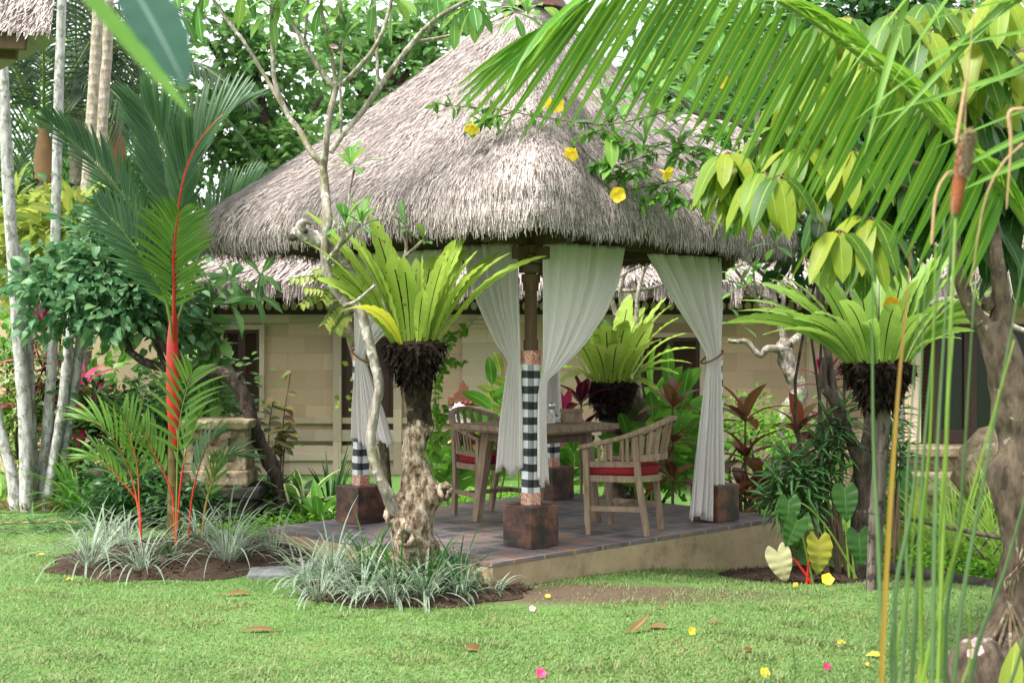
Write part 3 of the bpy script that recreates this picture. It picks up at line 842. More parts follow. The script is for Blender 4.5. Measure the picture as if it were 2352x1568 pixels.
# --- curtains, tied back on the pillars
def curtain(name, label, pil, to, rows, nf, tie, amp=.028, ropez=None):
    A = np.array(PIL[pil]); e = nrm(np.array(PIL[to]) - A); n_ = np.array([e[1], -e[0]])
    if n_[1] > 0: n_ = -n_
    rows = np.array(rows, float); k = 70; c = 90
    R = np.stack([np.interp(np.linspace(0, len(rows) - 1, k), np.arange(len(rows)), rows[:, j]) for j in range(4)], -1)
    # smooth
    for _ in range(3): R[1:-1] = .25 * R[:-2] + .5 * R[1:-1] + .25 * R[2:]
    u = np.linspace(0, 1, c)
    a = R[:, 1:2] * (1 - u) + R[:, 2:3] * u
    ph = np.linspace(0, 1.4, k)[:, None]
    off = R[:, 3:4] * (np.sin(2 * np.pi * nf * u + ph) + .45 * np.sin(2 * np.pi * nf * 1.73 * u + 2 - ph) + .25 * np.sin(2 * np.pi * nf * 3.1 * u + ph * 2))
    a = a + .25 * R[:, 3:4] * np.cos(2 * np.pi * nf * u + ph)
    G = np.stack([A[0] + e[0] * a + n_[0] * (off + .075), A[1] + e[1] * a + n_[1] * (off + .075), R[:, 0:1] + 0 * a], -1)
    G[-8:, :, 2] += .03 * np.sin(u * 9 + 1)[None] * np.linspace(0, 1, 8)[:, None]
    t = thing(name, label, "curtain", (A[0], A[1], rows[-1, 0]), "curtains tied back around the pavilion")
    mb = MB(); mb.grid(G)
    o = mb.build("fabric", M['curtain'], t)
    md = o.modifiers.new("cloth_thickness", 'SOLIDIFY'); md.thickness = .0015
    if tie is not None:
        mb = MB()
        z, a0, a1 = tie
        cc = A + e * (a0 + a1) / 2 + n_ * .07
        th = np.linspace(0, 2 * np.pi, 24)
        r_ = (a1 - a0) / 2 + .02
        P_ = np.stack([cc[0] + e[0] * r_ * np.cos(th) + n_[0] * .06 * np.sin(th), cc[1] + e[1] * r_ * np.cos(th) + n_[1] * .06 * np.sin(th), z + .05 * np.cos(th) * -1], -1)
        mb.tube(P_, .008, 6, cap=False)
        mb.build("tieback_rope", M['rope'], t)
    return t
def zc(y, D): return CAMZ + (HY - y) / F_PX * D
curtain("curtain", "white curtain left of the front pillar, gathered against it with a short tail", 'F', 'L',
        [(2.38, .03, .64, .03), (2.12, .03, .55, .03), (1.92, .03, .44, .028), (1.66, .03, .27, .018), (1.52, .04, .14, .008), (1.42, .03, .16, .012), (1.1, .02, .21, .018), (.72, .02, .25, .02)], 7, None)
curtain("curtain", "wide grey white curtain sweeping from the front pillar towards the right", 'F', 'R',
        [(2.38, .03, .93, .02), (2.12, .03, .86, .018), (1.88, .03, .72, .016), (1.62, .03, .46, .014), (1.46, .03, .22, .010), (1.38, .02, .09, .005), (1.28, .0, .085, .008), (1.0, .0, .075, .010), (.64, .0, .10, .012)], 6, None)
curtain("curtain", "long white curtain by the right pillar, flaring down to the floor below its rope", 'R', 'F',
        [(2.34, .02, .90, .03), (2.1, .02, .70, .03), (1.92, .02, .54, .026), (1.74, .03, .36, .02), (1.58, .03, .22, .012), (1.50, .03, .19, .01), (1.15, .03, .25, .022), (.7, .02, .33, .03), (.235, .01, .40, .035)], 5, (1.53, .02, .22))
curtain("curtain", "white curtain tied at the left pillar with a flared tail beside the slender trunk", 'L', 'F',
        [(2.36, .02, 1.02, .03), (2.1, .02, .88, .03), (1.9, .03, .66, .025), (1.68, .03, .32, .015), (1.53, .04, .13, .008), (1.38, .03, .2, .015), (1.1, .02, .34, .03), (.84, .02, .45, .035)], 6, (1.54, .02, .16))
curtain("curtain", "white curtain at the rear pillar, seen behind the front chequered pillar", 'B', 'R',
        [(2.36, .02, .8, .03), (2.1, .02, .62, .03), (1.85, .02, .4, .02), (1.55, .03, .14, .008), (1.4, .0, .16, .015), (.95, -.04, .2, .02)], 6, None)

# ================================================================== FURNITURE
def sweep(mb, pts, w, h, n=40, m=0, tilt=0.0):
    p = spline(pts, n); T = nrm(np.gradient(p, axis=0)); up = np.array([0, 0, 1.0])
    S = nrm(np.cross(T, up)); Nn = np.cross(S, T)
    ww = interp(w if np.ndim(w) else [w, w], n)[:, None] / 2; h = h / 2
    G = np.stack([p - S * ww - Nn * h, p + S * ww - Nn * h, p + S * ww + Nn * h, p - S * ww + Nn * h], 1)
    mb.grid(G, m=m, close=True)
    mb.add(np.vstack([G[0], G[-1]]), [[[0, 1, 2, 3], [7, 6, 5, 4]]], None, m)

def seat_outline(k, front, n=18):
    th = np.linspace(0, -np.pi, n)
    return np.array([(k * .29, front)] + [(k * .285 * np.cos(t), -.02 + k * .28 * np.sin(t)) for t in th] + [(-k * .29, front)])

def make_chair(label):
    t = thing("garden_armchair", label, "chair", (0, 0, 0), "armchairs at the pavilion table")
    mb = MB(); mb.prism(seat_outline(1, .235), .405, .455); mb.build("seat_frame", M['teak'], t, False, .005)
    mb = MB(); mb.prism(seat_outline(.93, .215), .456, .525); o = mb.build("cushion", M['cushion'], t, True, .018)
    for s in (-1, 1):
        mb = MB(); mb.bar((s * .285, .205, .0), (s * .285, .21, .10), .030, .034, 0, (0, 1, 0), .044, .044)
        mb.bar((s * .285, .21, .10), (s * .29, .225, .665), .046, .046, 0, (0, 1, 0)); mb.build("leg", M['teak'], t, False, .003)
        mb = MB(); mb.bar((s * .20, -.25, 0), (s * .235, -.185, .44), .038, .048, 0, (0, 1, 0)); mb.bar((s * .235, -.185, .44), (s * .262, -.17, .755), .044, .048, 0, (0, 1, 0))
        mb.build("leg", M['teak'], t, False, .003)
        mb = MB(); mb.bar((s * .285, .205, .535), (s * .245, -.17, .545), .022, .045); mb.build("side_rail", M['teak'], t, False, .003)
        mb = MB(); mb.bar((s * .284, .2, .20), (s * .215, -.22, .20), .02, .04); mb.build("stretcher", M['teak'], t, False, .003)
    mb = MB(); mb.bar((-.25, 0, .205), (.25, 0, .205), .02, .035); mb.build("stretcher", M['teak'], t, False, .003)
    mb = MB(); sweep(mb, [(.30, .27, .665), (.305, .12, .70), (.292, -.08, .75), (.235, -.25, .815), (.12, -.365, .865), (0, -.395, .885),
                          (-.12, -.365, .865), (-.235, -.25, .815), (-.292, -.08, .75), (-.305, .12, .70), (-.30, .27, .665)], [.07, .055, .05, .055, .06, .055, .05, .055, .07], .034, 60)
    mb.build("arm_rail", M['teak'], t, False, .006)
    mb = MB(); sweep(mb, [(.245, -.17, .585), (.20, -.25, .59), (.11, -.31, .595), (0, -.33, .595), (-.11, -.31, .595), (-.20, -.25, .59), (-.245, -.17, .585)], .03, .05, 40)
    mb.build("back_rail", M['teak'], t, False, .003)
    mb = MB()
    for a in np.linspace(-62, 62, 9):
        r = math.radians(a)
        lo = np.array([.25 * math.sin(r), -.075 - .255 * math.cos(r), .60]); hi = np.array([.285 * math.sin(r), -.06 - .325 * math.cos(r) , .865 - .075 * abs(math.sin(r)) ** 1.5 * 1.05])
        mb.bar(lo, hi, .030, .014, 0, (math.sin(r), -math.cos(r), 0))
    mb.build("back_slats", M['teak'], t, False, .002)
    for s in (-1, 1):
        mb = MB()
        for q in (.12, .07, .02, -.07, -.11):
            mb.bar((s * (.272 + q * .08), q, .55), (s * (.297 + q * .02), q - .005, .72 - q * .21), .022, .014, 0, (1, 0, 0))
        mb.build("arm_slats", M['teak'], t, False, .002)
    return t

def dup(root, loc, rotz, label):
    r = root.copy(); COL.objects.link(r); r.location = loc; r.rotation_euler = (0, 0, rotz); r['label'] = label
    for ch in list(root.children):
        c = ch.copy(); COL.objects.link(c); c.parent = r
        for g in ch.children:
            d = g.copy(); COL.objects.link(d); d.parent = c
    return r
ch1 = make_chair("weathered teak armchair with red cushion at the right of the table")
ch1.scale = (.97, .97, 1.0)
ch2 = dup(ch1, (-.185, 12.09, FLOOR), math.atan2(-.62, -.79) + math.pi / 2 * 0, "weathered teak armchair with red cushion tucked under the far left of the table")
ch1.location = (.87, 11.13, FLOOR)
ch1.rotation_euler = (0, 0, math.atan2(.93, .37))
ch2.rotation_euler = (0, 0, math.atan2(-.62, -.79))

tb = thing("dining_table", "square weathered teak table with splayed legs in the middle of the pavilion", "table", (.2, 11.7, FLOOR))
R45 = math.pi / 4
def loc45(x, y, z): return np.array([.2 + (x - y) * math.cos(R45), 11.7 + (x + y) * math.sin(R45), z])
mb = MB()
for i in range(6):
    q = -.478 + (i + .5) * .9555 / 6; mb.box(loc45(0, q, .967), (.955, .1575, .042), R45)
mb.build("tabletop", M['teak'], tb, False, .003)
mb = MB()
for s in (-1, 1):
    mb.box(loc45(s * .30, 0, .895), (.025, .52, .09), R45); mb.box(loc45(0, s * .30, .895), (.52, .025, .09), R45)
    mb.box(loc45(s * .45, 0, .939), (.03, .86, .018), R45); mb.box(loc45(0, s * .45, .939), (.86, .03, .018), R45)
mb.build("apron", M['teak_dark'], tb, False, .003)
for sx in (-1, 1):
    for sy in (-1, 1):
        mb = MB(); mb.bar(loc45(sx * .345, sy * .345, FLOOR), loc45(sx * .275, sy * .275, .945), .062, .062, 0, (.7, .7, 0), .082, .082)
        mb.build("leg", M['teak'], tb, False, .004)

TZ = .988
bx = thing("wooden_box", "small lidded wooden box on the table beside the number sign", "box", (.49, 11.85, TZ))
mb = MB(); mb.box((.49, 11.85, TZ + .041), (.165, .115, .08), .12); mb.build("box_body", M['teak'], bx, False, .004)
mb = MB(); mb.box((.49, 11.85, TZ + .095), (.178, .126, .027), .12); mb.build("lid", M['teak'], bx, False, .005)
sg = thing("table_number_sign", "silver table number sign with gold 12 on the table", "sign", (.305, 11.72, TZ))
mb = MB()
mb.bar((.305, 11.715, TZ + .001), (.305, 11.745, TZ + .088), .092, .006, 0, (0, -1, .2)); mb.bar((.305, 11.79, TZ + .001), (.305, 11.75, TZ + .088), .092, .006, 0, (0, 1, .2))
mb.build("easel_card", M['silver'], sg, False, .001)
cu = bpy.data.curves.new("digits", 'FONT'); cu.body = "12"; cu.size = .075; cu.extrude = .0015; cu.align_x = 'CENTER'
tmp = bpy.data.objects.new("digits", cu); COL.objects.link(tmp)
bpy.context.view_layer.update()
me = bpy.data.meshes.new_from_object(tmp.evaluated_get(bpy.context.evaluated_depsgraph_get())); bpy.data.objects.remove(tmp)
me.materials.clear(); me.materials.append(M['gold'])
dg = bpy.data.objects.new("digits", me); COL.objects.link(dg); dg.parent = sg
dg.location = (0, -.001, .018); dg.rotation_euler = (math.radians(90 - 19), 0, 0)
for i, (x_, y_, lab) in enumerate(((.215, 11.78, "white ceramic salt shaker, nearest the chequered pillar on the table"), (.262, 11.83, "white ceramic pepper shaker just left of the number sign"))):
    mb = MB(); mb.revolve([(.021, 0), (.024, .012), (.023, .05), (.019, .068), (.010, .076), (.001, .078)], (x_, y_, TZ), 14)
    tag(mb.build("salt_shaker", M['white_ceramic']), lab, "shaker", "shakers on the table")
st = thing("metal_holder", "grey metal condiment holder with a rounded top behind the shakers", "holder", (.34, 11.9, TZ))
mb = MB(); mb.box((.34, 11.9, TZ + .008), (.13, .07, .016)); mb.build("tray", M['silver'], st, False, .002)
mb = MB(); mb.tube([(.34, 11.9, TZ + .01), (.335, 11.9, TZ + .07), (.325, 11.9, TZ + .10)], [.03, .02, .015], 10)
mb.revolve([(.004, -.032), (.026, -.018), (.034, 0), (.026, .022), (.004, .034)], (.33, 11.9, TZ + .135), 14); mb.build("handle", M['silver'], st)
# red and purple ti leaf arrangement reads behind the box: built with the plants

# ================================================================== BUILDINGS
WD = 17.5
bh = thing("guest_house", "long limestone guest house behind the pavilion with louvred shutters and thatch", "house", (.6, 19, 0))
mb = MB(); XL, XR = PX(505, WD), PX(2075, WD)
mb.box(((XL + XR) / 2, WD + 2, 1.05), (XR - XL, 4, 2.7)); mb.build("wall", M['wall'], bh, False)
def zb(y): return CAMZ + (HY - y) / F_PX * WD
def hband(y0, y1, dep, m_, name, x0=None, x1=None):
    z1, z0 = zb(y0), zb(y1); x0 = XL - .02 if x0 is None else x0; x1 = XR + .02 if x1 is None else x1
    mb = MB(); mb.box(((x0 + x1) / 2, WD - dep / 2, (z0 + z1) / 2), (x1 - x0, dep, z1 - z0)); return mb.build(name, m_, bh, False, .006)
hband(722, 742, .05, M['trim'], "cornice"); hband(660, 684, .10, M['trim'], "cornice")
mb = MB()
xx = XL + .08
fr_ = hband(684, 722, .03, M['dark_wood'], "frieze")
while xx < XR - .05:
    z_ = zb(703); hx, hz = .042, .052
    th = np.arange(8) / 8 * 2 * np.pi + .39
    f = np.stack([xx + hx * np.cos(th), np.full(8, WD - .058), z_ + hz * np.sin(th)], -1); g = f + np.array([0, .03, 0])
    i_ = np.arange(8); mb.add(np.vstack([f, g]), [np.arange(8)[None], np.stack([i_, i_ + 8, (i_ + 1) % 8 + 8, (i_ + 1) % 8], -1)])
    xx += .104
mb.build("lozenge_row", M['trim'], fr_, False)
hband(958, 972, .055, M['trim'], "base_moulding"); hband(986, 1012, .08, M['trim'], "base_moulding"); hband(1022, 1110, .06, M['trim'], "base_moulding")
hband(1040, 1056, .10, M['trim'], "base_moulding")
def window(px0, px1, y0, y1, leaves_, label=None):
    x0, x1, z1, z0 = PX(px0, WD), PX(px1, WD), zb(y0), zb(y1)
    mb = MB(); w = .06
    for (a, b, c, d) in ((x0 - w, x0, z0 - w, z1 + w), (x1, x1 + w, z0 - w, z1 + w), (x0, x1, z1, z1 + w), (x0, x1, z0 - w, z0)):
        mb.box(((a + b) / 2, WD - .04, (c + d) / 2), (b - a, .085, d - c))
    wf = mb.build("window", M['trim'], bh, False, .004)
    lw = (x1 - x0) / leaves_
    for i in range(leaves_):
        a, b = x0 + i * lw, x0 + (i + 1) * lw; mb = MB(); s_ = .045
        for (p, q, c, d) in ((a, a + s_, z0, z1), (b - s_, b, z0, z1), (a + s_, b - s_, z1 - s_, z1), (a + s_, b - s_, z0, z0 + s_)):
            mb.box(((p + q) / 2, WD - .022, (c + d) / 2), (q - p, .035, d - c))
        zz = z0 + s_ + .012
        while zz < z1 - s_:
            mb.box(((a + b) / 2, WD - .02, zz), (b - a - 2 * s_, .006, .032), 0, 0, Matrix.Rotation(math.radians(-35), 4, 'X')); zz += .03
        mb.box(((a + b) / 2, WD - .004, (z0 + z1) / 2), (b - a - 2 * s_, .006, z1 - z0 - 2 * s_))
        mb.build("shutter", M['dark_wood'], wf, False)
window(515, 598, 757, 948, 2); window(1470, 1606, 775, 955, 2)
x0, x1 = PX(786, WD), PX(905, WD)
mb = MB()
for (a, b, c, d) in ((x0 - .1, x0, 0, zb(762)), (x1, x1 + .1, 0, zb(762)), (x0, x1, zb(772), zb(757))):
    mb.box(((a + b) / 2, WD - .05, (c + d) / 2), (b - a, .11, d - c))
df = mb.build("door_frame", M['trim'], bh, False, .004)
mb = MB(); mb.box(((x0 + x1) / 2, WD - .015, zb(935)), (x1 - x0, .03, zb(772) - 0)); 
for q in (.25, .75): mb.box((x0 + (x1 - x0) * q, WD - .035, zb(935)), ((x1 - x0) * .33, .02, (zb(772)) * .8))
mb.build("door", M['dark_wood'], df, False, .004)
for pxa, pxb in ((1062, 1152), (1850, 1900)):
    a, b = PX(pxa, WD), PX(pxb, WD); mb = MB(); mb.box(((a + b) / 2, WD - .03, zb(850)), (b - a, .06, zb(735) - zb(965)))
    c_ = (a + b) / 2
    for j, (w, yy) in enumerate(((.26, 741), (.2, 731), (.14, 721))): mb.box((c_, WD - .07, zb(yy + 8)), (w, .08, .05))
    mb.build("pilaster", M['trim'], bh, False, .005)
def slope_roof(name, parent, ev, ridge, ns, m_, L=.2, W=.02, fringe=3000):
    """ev: eave left/right, ridge left/right points of the near slope; makes near slope, ends and back"""
    (e0, e1), (r0, r1) = np.array(ev, float), np.array(ridge, float)
    mb = MB(); u = np.linspace(0, 1, 30)[None, :, None]; v = np.linspace(0, 1, 20)[:, None, None]
    f = lambda u, v: (e0 * (1 - u) + e1 * u) * (1 - v) + (r0 * (1 - u) + r1 * u) * v
    mb.grid(f(u, v))
    back = lambda p: np.stack([p[..., 0], 2 * r0[1] - p[..., 1], p[..., 2]], -1)
    mb.grid(back(f(u, v)))
    th = np.array([0, .05, -.22])
    mb.grid(np.stack([f(u, v * 0)[0], f(u, v * 0)[0] + th])); 
    mb.grid(np.stack([f(u, v * 0)[0] + th, f(u, v * 0 + .5)[0] + th]))
    for a, r in ((e0, r0), (e1, r1)):
        mb.add([a, r, [a[0], 2 * r0[1] - a[1], a[2]]], [[[0, 1, 2]]])
    k = ns; uu = rng.random((k, 1)); vv = rng.random((k, 1)) ** 1.1
    p = f(uu, vv); d = nrm(f(uu, vv * 0) - f(uu, vv * 0 + 1)); nn = nrm(np.cross(d, e1 - e0)); nn *= np.sign(nn[:, 2:3])
    mb.leaves(p + nn * .005, d + rng.normal(0, .13, (k, 3)) + nn * .1, nn, rng.uniform(.6, 1.2, k) * L, rng.uniform(.5, 1.2, k) * W, .05, 2, lambda t: 1 - .5 * t, 0, cols=2)
    k = fringe; uu = rng.random((k, 1)); p = f(uu, 0 * uu) + np.array([0, .03, -.02]) * rng.random((k, 1)) 
    clump = .6 + .5 * np.sin(uu[:, 0] * 260) * np.sin(uu[:, 0] * 97)
    mb.leaves(p, np.array([0, -.15, -1]) + rng.normal(0, .09, (k, 3)), [0, -1, 0], (.16 + .12 * rng.random(k)) * clump + .06, rng.uniform(.6, 1.2, k) * W * .8, 0, 2, lambda t: 1 - .6 * t, 0, cols=2)
    return mb.build(name, m_, parent, False)
rf = slope_roof("thatched_roof", bh, [(XL - .9, 16.55, 2.36), (XR + .9, 16.55, 2.36)], [(XL + 1.9, 20.0, 4.75), (XR - 1.9, 20.0, 4.75)], 26000, M['thatch_far'], .22, .022, 7000)

# villa on the right: raised, dark doors
VD = 15.8
vl = thing("villa", "low villa with dark wooden doors and thatched eave behind the right hand trunk", "house", (6.2, 18, 0))
def zv(y): return CAMZ + (HY - y) / F_PX * VD
a, b = PX(2085, VD), PX(2700, VD)
mb = MB(); mb.box(((a + b) / 2, VD + 2, 1.25), (b - a, 4, 2.1)); mb.build("wall", M['wall'], vl, False)
mb = MB(); mb.box(((a + b) / 2 - .3, VD - .2, (zv(1018) - .35) / 2), (b - a + .6, 1.2, zv(1018) + .35)); mb.box(((a + b) / 2 - .3, VD - .82, zv(1024)), (b - a + .7, .12, .09))
mb.build("plinth", M['stone'], vl, False, .01)
mb = MB(); mb.box(((a + b) / 2 - .3, VD - 1.15, zv(1085)), (b - a + .5, .5, .2)); mb.build("step", M['stone'], vl, False, .01)
x0, x1 = PX(2140, VD), PX(2480, VD)
mb = MB()
for i in range(4):
    p = x0 + (x1 - x0) * i / 4; q = x0 + (x1 - x0) * (i + 1) / 4
    for (c, d) in ((p, p + .07), (q - .07, q)): mb.box(((c + d) / 2, VD - .03, (zv(745) + zv(1015)) / 2), (d - c, .06, zv(745) - zv(1015)))
    mb.box(((p + q) / 2, VD - .03, zv(752)), (q - p - .14, .06, .08)); mb.box(((p + q) / 2, VD - .03, zv(1000)), (q - p - .14, .06, .14))
dr = mb.build("door", M['dark_wood'], vl, False, .004)
mb = MB(); mb.box(((x0 + x1) / 2, VD - .012, (zv(745) + zv(1015)) / 2), (x1 - x0, .02, zv(745) - zv(1015))); mb.build("door_glass", M['glass_dark'], dr, False)
mb = MB(); p, q = PX(2112, VD), PX(2138, VD); zz = zv(1012)
while zz < zv(760): mb.box(((p + q) / 2, VD - .02, zz), (q - p, .006, .05), 0, 0, Matrix.Rotation(math.radians(-35), 4, 'X')); zz += .045
mb.build("louvre_panel", M['dark_wood'], vl, False)
mb = MB(); p, q = PX(2088, VD), PX(2110, VD); mb.box(((p + q) / 2, VD - .05, (zv(720) + zv(1015)) / 2), (q - p, .1, zv(720) - zv(1015))); mb.build("pilaster", M['trim'], vl, False, .005)
mb = MB(); mb.box(((a + b) / 2, VD - .06, zv(705)), (b - a, .12, .14)); mb.build("cornice", M['trim'], vl, False, .006)
slope_roof("thatched_roof", vl, [(PX(1995, 15), 14.9, 2.36), (PX(2750, 15), 14.9, 2.30)], [(PX(2150, 18), 18.2, 4.4), (PX(2800, 18), 18.2, 4.4)], 9000, M['thatch_far'], .2, .02, 2500)

# thatched corner of another roof, top left
tr = thing("thatch_canopy", "corner of a grey thatched roof jutting in at the top left", "roof", (-4.0, 9.2, 3.4))
e0 = P(-330, 55, 9.0); e1 = P(116, 72, 9.0); r0 = P(-330, -360, 9.0) + np.array([0, 1.6, .4]); r1 = P(-10, -420, 9.0) + np.array([0, 1.6, .4])
mb = MB(); u = np.linspace(0, 1, 16)[None, :, None]; v = np.linspace(0, 1, 16)[:, None, None]
f = lambda u, v: (e0 * (1 - u) + e1 * u) * (1 - v) + (r0 * (1 - u) + r1 * u) * v
mb.grid(f(u, v)); e2 = e1 + np.array([-1.6, 2.8, 0.1])
mb.grid(np.stack([np.linspace(e1, e2, 8), np.linspace(r1, r1 + np.array([0, .3, 0]), 8)]))
mb.grid(np.stack([np.linspace(e0, e1, 8), np.linspace(e0, e1, 8) + np.array([0, .1, -.05]), np.linspace(e0, e2, 8) + np.array([0, 0, .02])]))
k = 9000; uu = rng.random((k, 1)); vv = rng.random((k, 1)); p = f(uu, vv); d = nrm(e0 - r0)
mb.leaves(p, d + rng.normal(0, .14, (k, 3)) + np.array([0, -.15, .05]), [0, -.7, .7], rng.uniform(.06, .14, k), rng.uniform(.006, .014, k), .05, 2, lambda t: 1 - .5 * t, 0, cols=2)
mb.build("thatch", M['thatch'], tr, False)
mb = MB(); mb.bar(P(-330, 76, 9.05) , P(60, 97, 9.05), .05, .10); mb.bar(P(-330, 96, 9.3), P(40, 116, 9.3), .05, .12); mb.build("eave_board", M['pillar_wood'], tr, False, .004)

# garden wall on the far left
mb = MB(); q0, q1 = PX(-220, 17.8), PX(395, 17.8); mb.box(((q0 + q1) / 2, 17.9, 1.35), (q1 - q0, .2, 3.1))
tag(mb.build("garden_wall", M['garden_wall'], None, False, .01), "plain ochre plaster garden wall behind the pale palm trunks", "wall")

# ================================================================== PLANTS: builders
def rosette(mb, tip, axis, n, L, W, spread=(.35, 1.25), droop=.25, prof=OBO, rows=6, fold=.18, grav=.1, m=0, wave=0.0):
    """leaves in a whorl round the end of a shoot"""
    axis = nrm(axis); a = nrm(np.cross(axis, [0.3, .9, .31])); b = np.cross(axis, a)
    ph = rng.random() * 6.28 + np.arange(n) * 2.4 + rng.normal(0, .2, n)
    sp = np.linspace(spread[0], spread[1], n) + rng.normal(0, .08, n)
    d = axis * np.cos(sp)[:, None] + (a * np.cos(ph)[:, None] + b * np.sin(ph)[:, None]) * np.sin(sp)[:, None]
    up = axis * np.sin(sp)[:, None] - (a * np.cos(ph)[:, None] + b * np.sin(ph)[:, None]) * np.cos(sp)[:, None]
    base = np.asarray(tip) + d * .01 - axis * (np.linspace(0, .04, n))[:, None]
    mb.leaves(base, d, up, L * rng.uniform(.75, 1.1, n), W * rng.uniform(.85, 1.1, n), droop, rows, prof, fold, m, 3, grav, wave)

def frond(parent, curve, nl, leaflen, ang=(.9, .35), width=.03, lm='palm', sm='green_stem', r0=.012, up=(0, 0, 1), droop=.12, vee=.25, start=.18, sides=(1, -1), grav=.15, rows=6, split=None, name="frond"):
    """a feather leaf: leaflets in one mesh, the midrib as its child"""
    p = spline(curve, 60); T = nrm(np.gradient(p, axis=0)); up = np.asarray(up, float)
    mb = MB()
    for s in sides:
        t = np.linspace(start, .995, nl) + rng.normal(0, .003, nl)
        t = np.clip(t, 0, 1); i = t * 59; i0 = np.minimum(i.astype(int), 58); f = (i - i0)[:, None]
        b = p[i0] * (1 - f) + p[i0 + 1] * f; tt = T[i0]
        S = nrm(np.cross(tt, up)) * s; Nn = nrm(np.cross(S * s, tt))
        tn = (t - start) / (1 - start)
        a = (ang[0] * (1 - tn) + ang[1] * tn + rng.normal(0, .03, nl))[:, None]
        ln = leaflen * np.interp(tn, [0, .12, .45, .8, 1], [.55, .85, 1, .72, .35]) * rng.uniform(.93, 1.05, nl)
        d = tt * np.cos(a) + S * np.sin(a) + Nn * vee
        upv = nrm(np.cross(d, tt)) * s
        upv = np.where((upv @ up)[:, None] < 0, -upv, upv)
        mb.leaves(b, d, upv, ln, width * (1 - .35 * tn), droop, rows, LANCE, .35, 0, 3, grav)
    o = mb.build(name, M[lm], parent)
    mb = MB(); mb.tube(p, [r0, r0 * .8, r0 * .5, r0 * .2], 6); mb.build("midrib", M[sm], o)
    return o

def sphere_pts(n, c, r, shell=.35):
    d = nrm(rng.standard_normal((n, 3))); q = (shell + (1 - shell) * rng.random(n) ** .6)[:, None]
    return np.asarray(c) + d * q * np.asarray(r), d

def crown(mb, blobs, n, L, W, sub=.28, per=26, prof=ELL, rows=4, droop=.25, m=0, updir=.6, cols=3):
    """leaf clumps spread through blobs [(centre, radii)]; each clump is a spray of leaves"""
    vol = np.array([np.prod(b[1]) ** .8 for b in blobs]); vol = vol / vol.sum()
    for (c, r), w in zip(blobs, vol):
        k = max(2, int(n * w / per))
        cs, od = sphere_pts(k, c, r, .45)
        idx = np.repeat(np.arange(k), per)
        off = rng.standard_normal((len(idx), 3)) * sub * np.array([1, 1, .55]) * rng.uniform(.5, 1.3, k)[idx][:, None]
        base = cs[idx] + off
        d = nrm(off + od[idx] * sub * .8 + rng.standard_normal((len(idx), 3)) * sub * .5 + np.array([0, 0, -.12 * sub]))
        up = np.array([0, 0, updir]) + rng.standard_normal((len(idx), 3)) * .45
        s = rng.uniform(.65, 1.15, len(idx))
        mb.leaves(base, d, up, L * s, W * s, droop, rows, prof, .2, m, cols)

def tree(name, label, cat, trunk, trad, branches, blobs, n, L, W, leaf, bark, group=None, sub=.28, per=26, prof=ELL, rows=4, extra=None, sides=10, rough=.06):
    t = thing(name, label, cat, trunk[0], group)
    mb = MB(); mb.tube(trunk, trad, sides, n=30, rough=rough); mb.build("trunk", M[bark], t)
    if branches:
        for pts, rad in branches:
            mb = MB(); mb.tube(pts, rad, 8, n=18, rough=rough); mb.build("branch", M[bark], t)
    mb = MB(); crown(mb, blobs, n, L, W, sub, per, prof, rows)
    mb.build("crown", M[leaf], t)
    return t

def blobP(px, py, rx, ry, D, rz=None):
    s = D / F_PX
    return (P(px, py, D), (rx * s, (rz if rz else (rx + ry) / 2 * s), ry * s))

def nest_fern(label, base, D0, tips, leaf, wd, roots, rh=.28, group="bird's nest ferns on tree stumps", yellow=()):
    t = thing("bird_nest_fern", label, "fern", base, group)
    base = np.asarray(base, float)
    for i, tp in enumerate(tips):
        px, py = tp[0], tp[1]; dd = tp[2] if len(tp) > 2 else 0.0; w = wd * (tp[3] if len(tp) > 3 else 1.0)
        tip = P(px, py, D0 + dd); h = tip - base
        hor = h * np.array([1, 1, 0]); L = np.linalg.norm(h)
        dirn = nrm(hor + 1e-6)
        b0 = base + dirn * roots * (.25 + .55 * np.linalg.norm(hor) / L) + np.array([0, 0, -.02])
        sag = .10 + .35 * (np.linalg.norm(hor) / L) ** 2
        ctrl = base + h * .5 + np.array([0, 0, 1]) * sag * L * .55
        rows = 26
        C = bez(b0, ctrl, tip, rows); T = nrm(np.gradient(C, axis=0))
        S = nrm(np.cross(T, dirn * .8 + np.array([0, 0, .6]) * 0 + np.array([.0, .35, 0]))) if np.linalg.norm(hor) < .12 else nrm(np.cross(T, np.array([0, 0, 1.0]) + dirn * -.2))
        # let blades show their face to where the light comes from, turned a little each
        roll = rng.normal(0, .35); Nn = nrm(np.cross(S, T)); S = S * math.cos(roll) + Nn * math.sin(roll); Nn = nrm(np.cross(S, T))
        mb = MB(); tt = np.linspace(0, 1, rows)
        mb.ribbons(C[None], S[None], Nn[None], (w / 2 * FERN(tt))[None], .22, 7, 0, .10, rng.uniform(7, 11))
        mb.build("frond", M['fern_yellow' if i in yellow else leaf], t)
    c = base; r = roots
    mb = MB()
    h = rh
    mb.revolve([(r * .38, -h), (r * .52, -h * .75), (r * .74, -h * .45), (r * .92, -h * .2), (r * 1.0, -h * .06), (r * .9, .01), (r * .5, .03), (.02, .04)], c, 22, 0, .12)
    k = 700; th = rng.random(k) * 6.28; z = rng.uniform(-h, .03, k); rad = np.interp(z, [-h, -h * .45, -h * .06, .03], [r * .38, r * .74, r, r * .8])
    q = np.stack([c[0] + rad * np.cos(th), c[1] + rad * np.sin(th), c[2] + z], -1)
    mb.leaves(q, np.stack([np.cos(th), np.sin(th), rng.normal(-.5, .7, k)], -1), [0, 0, 1.0], rng.uniform(.03, .08, k), rng.uniform(.012, .045, k), rng.uniform(-.5, .9, k), 4, STRAP, .2, 0, 3)
    mb.build("root_mass", M['root_mass'], t, False)
    return t

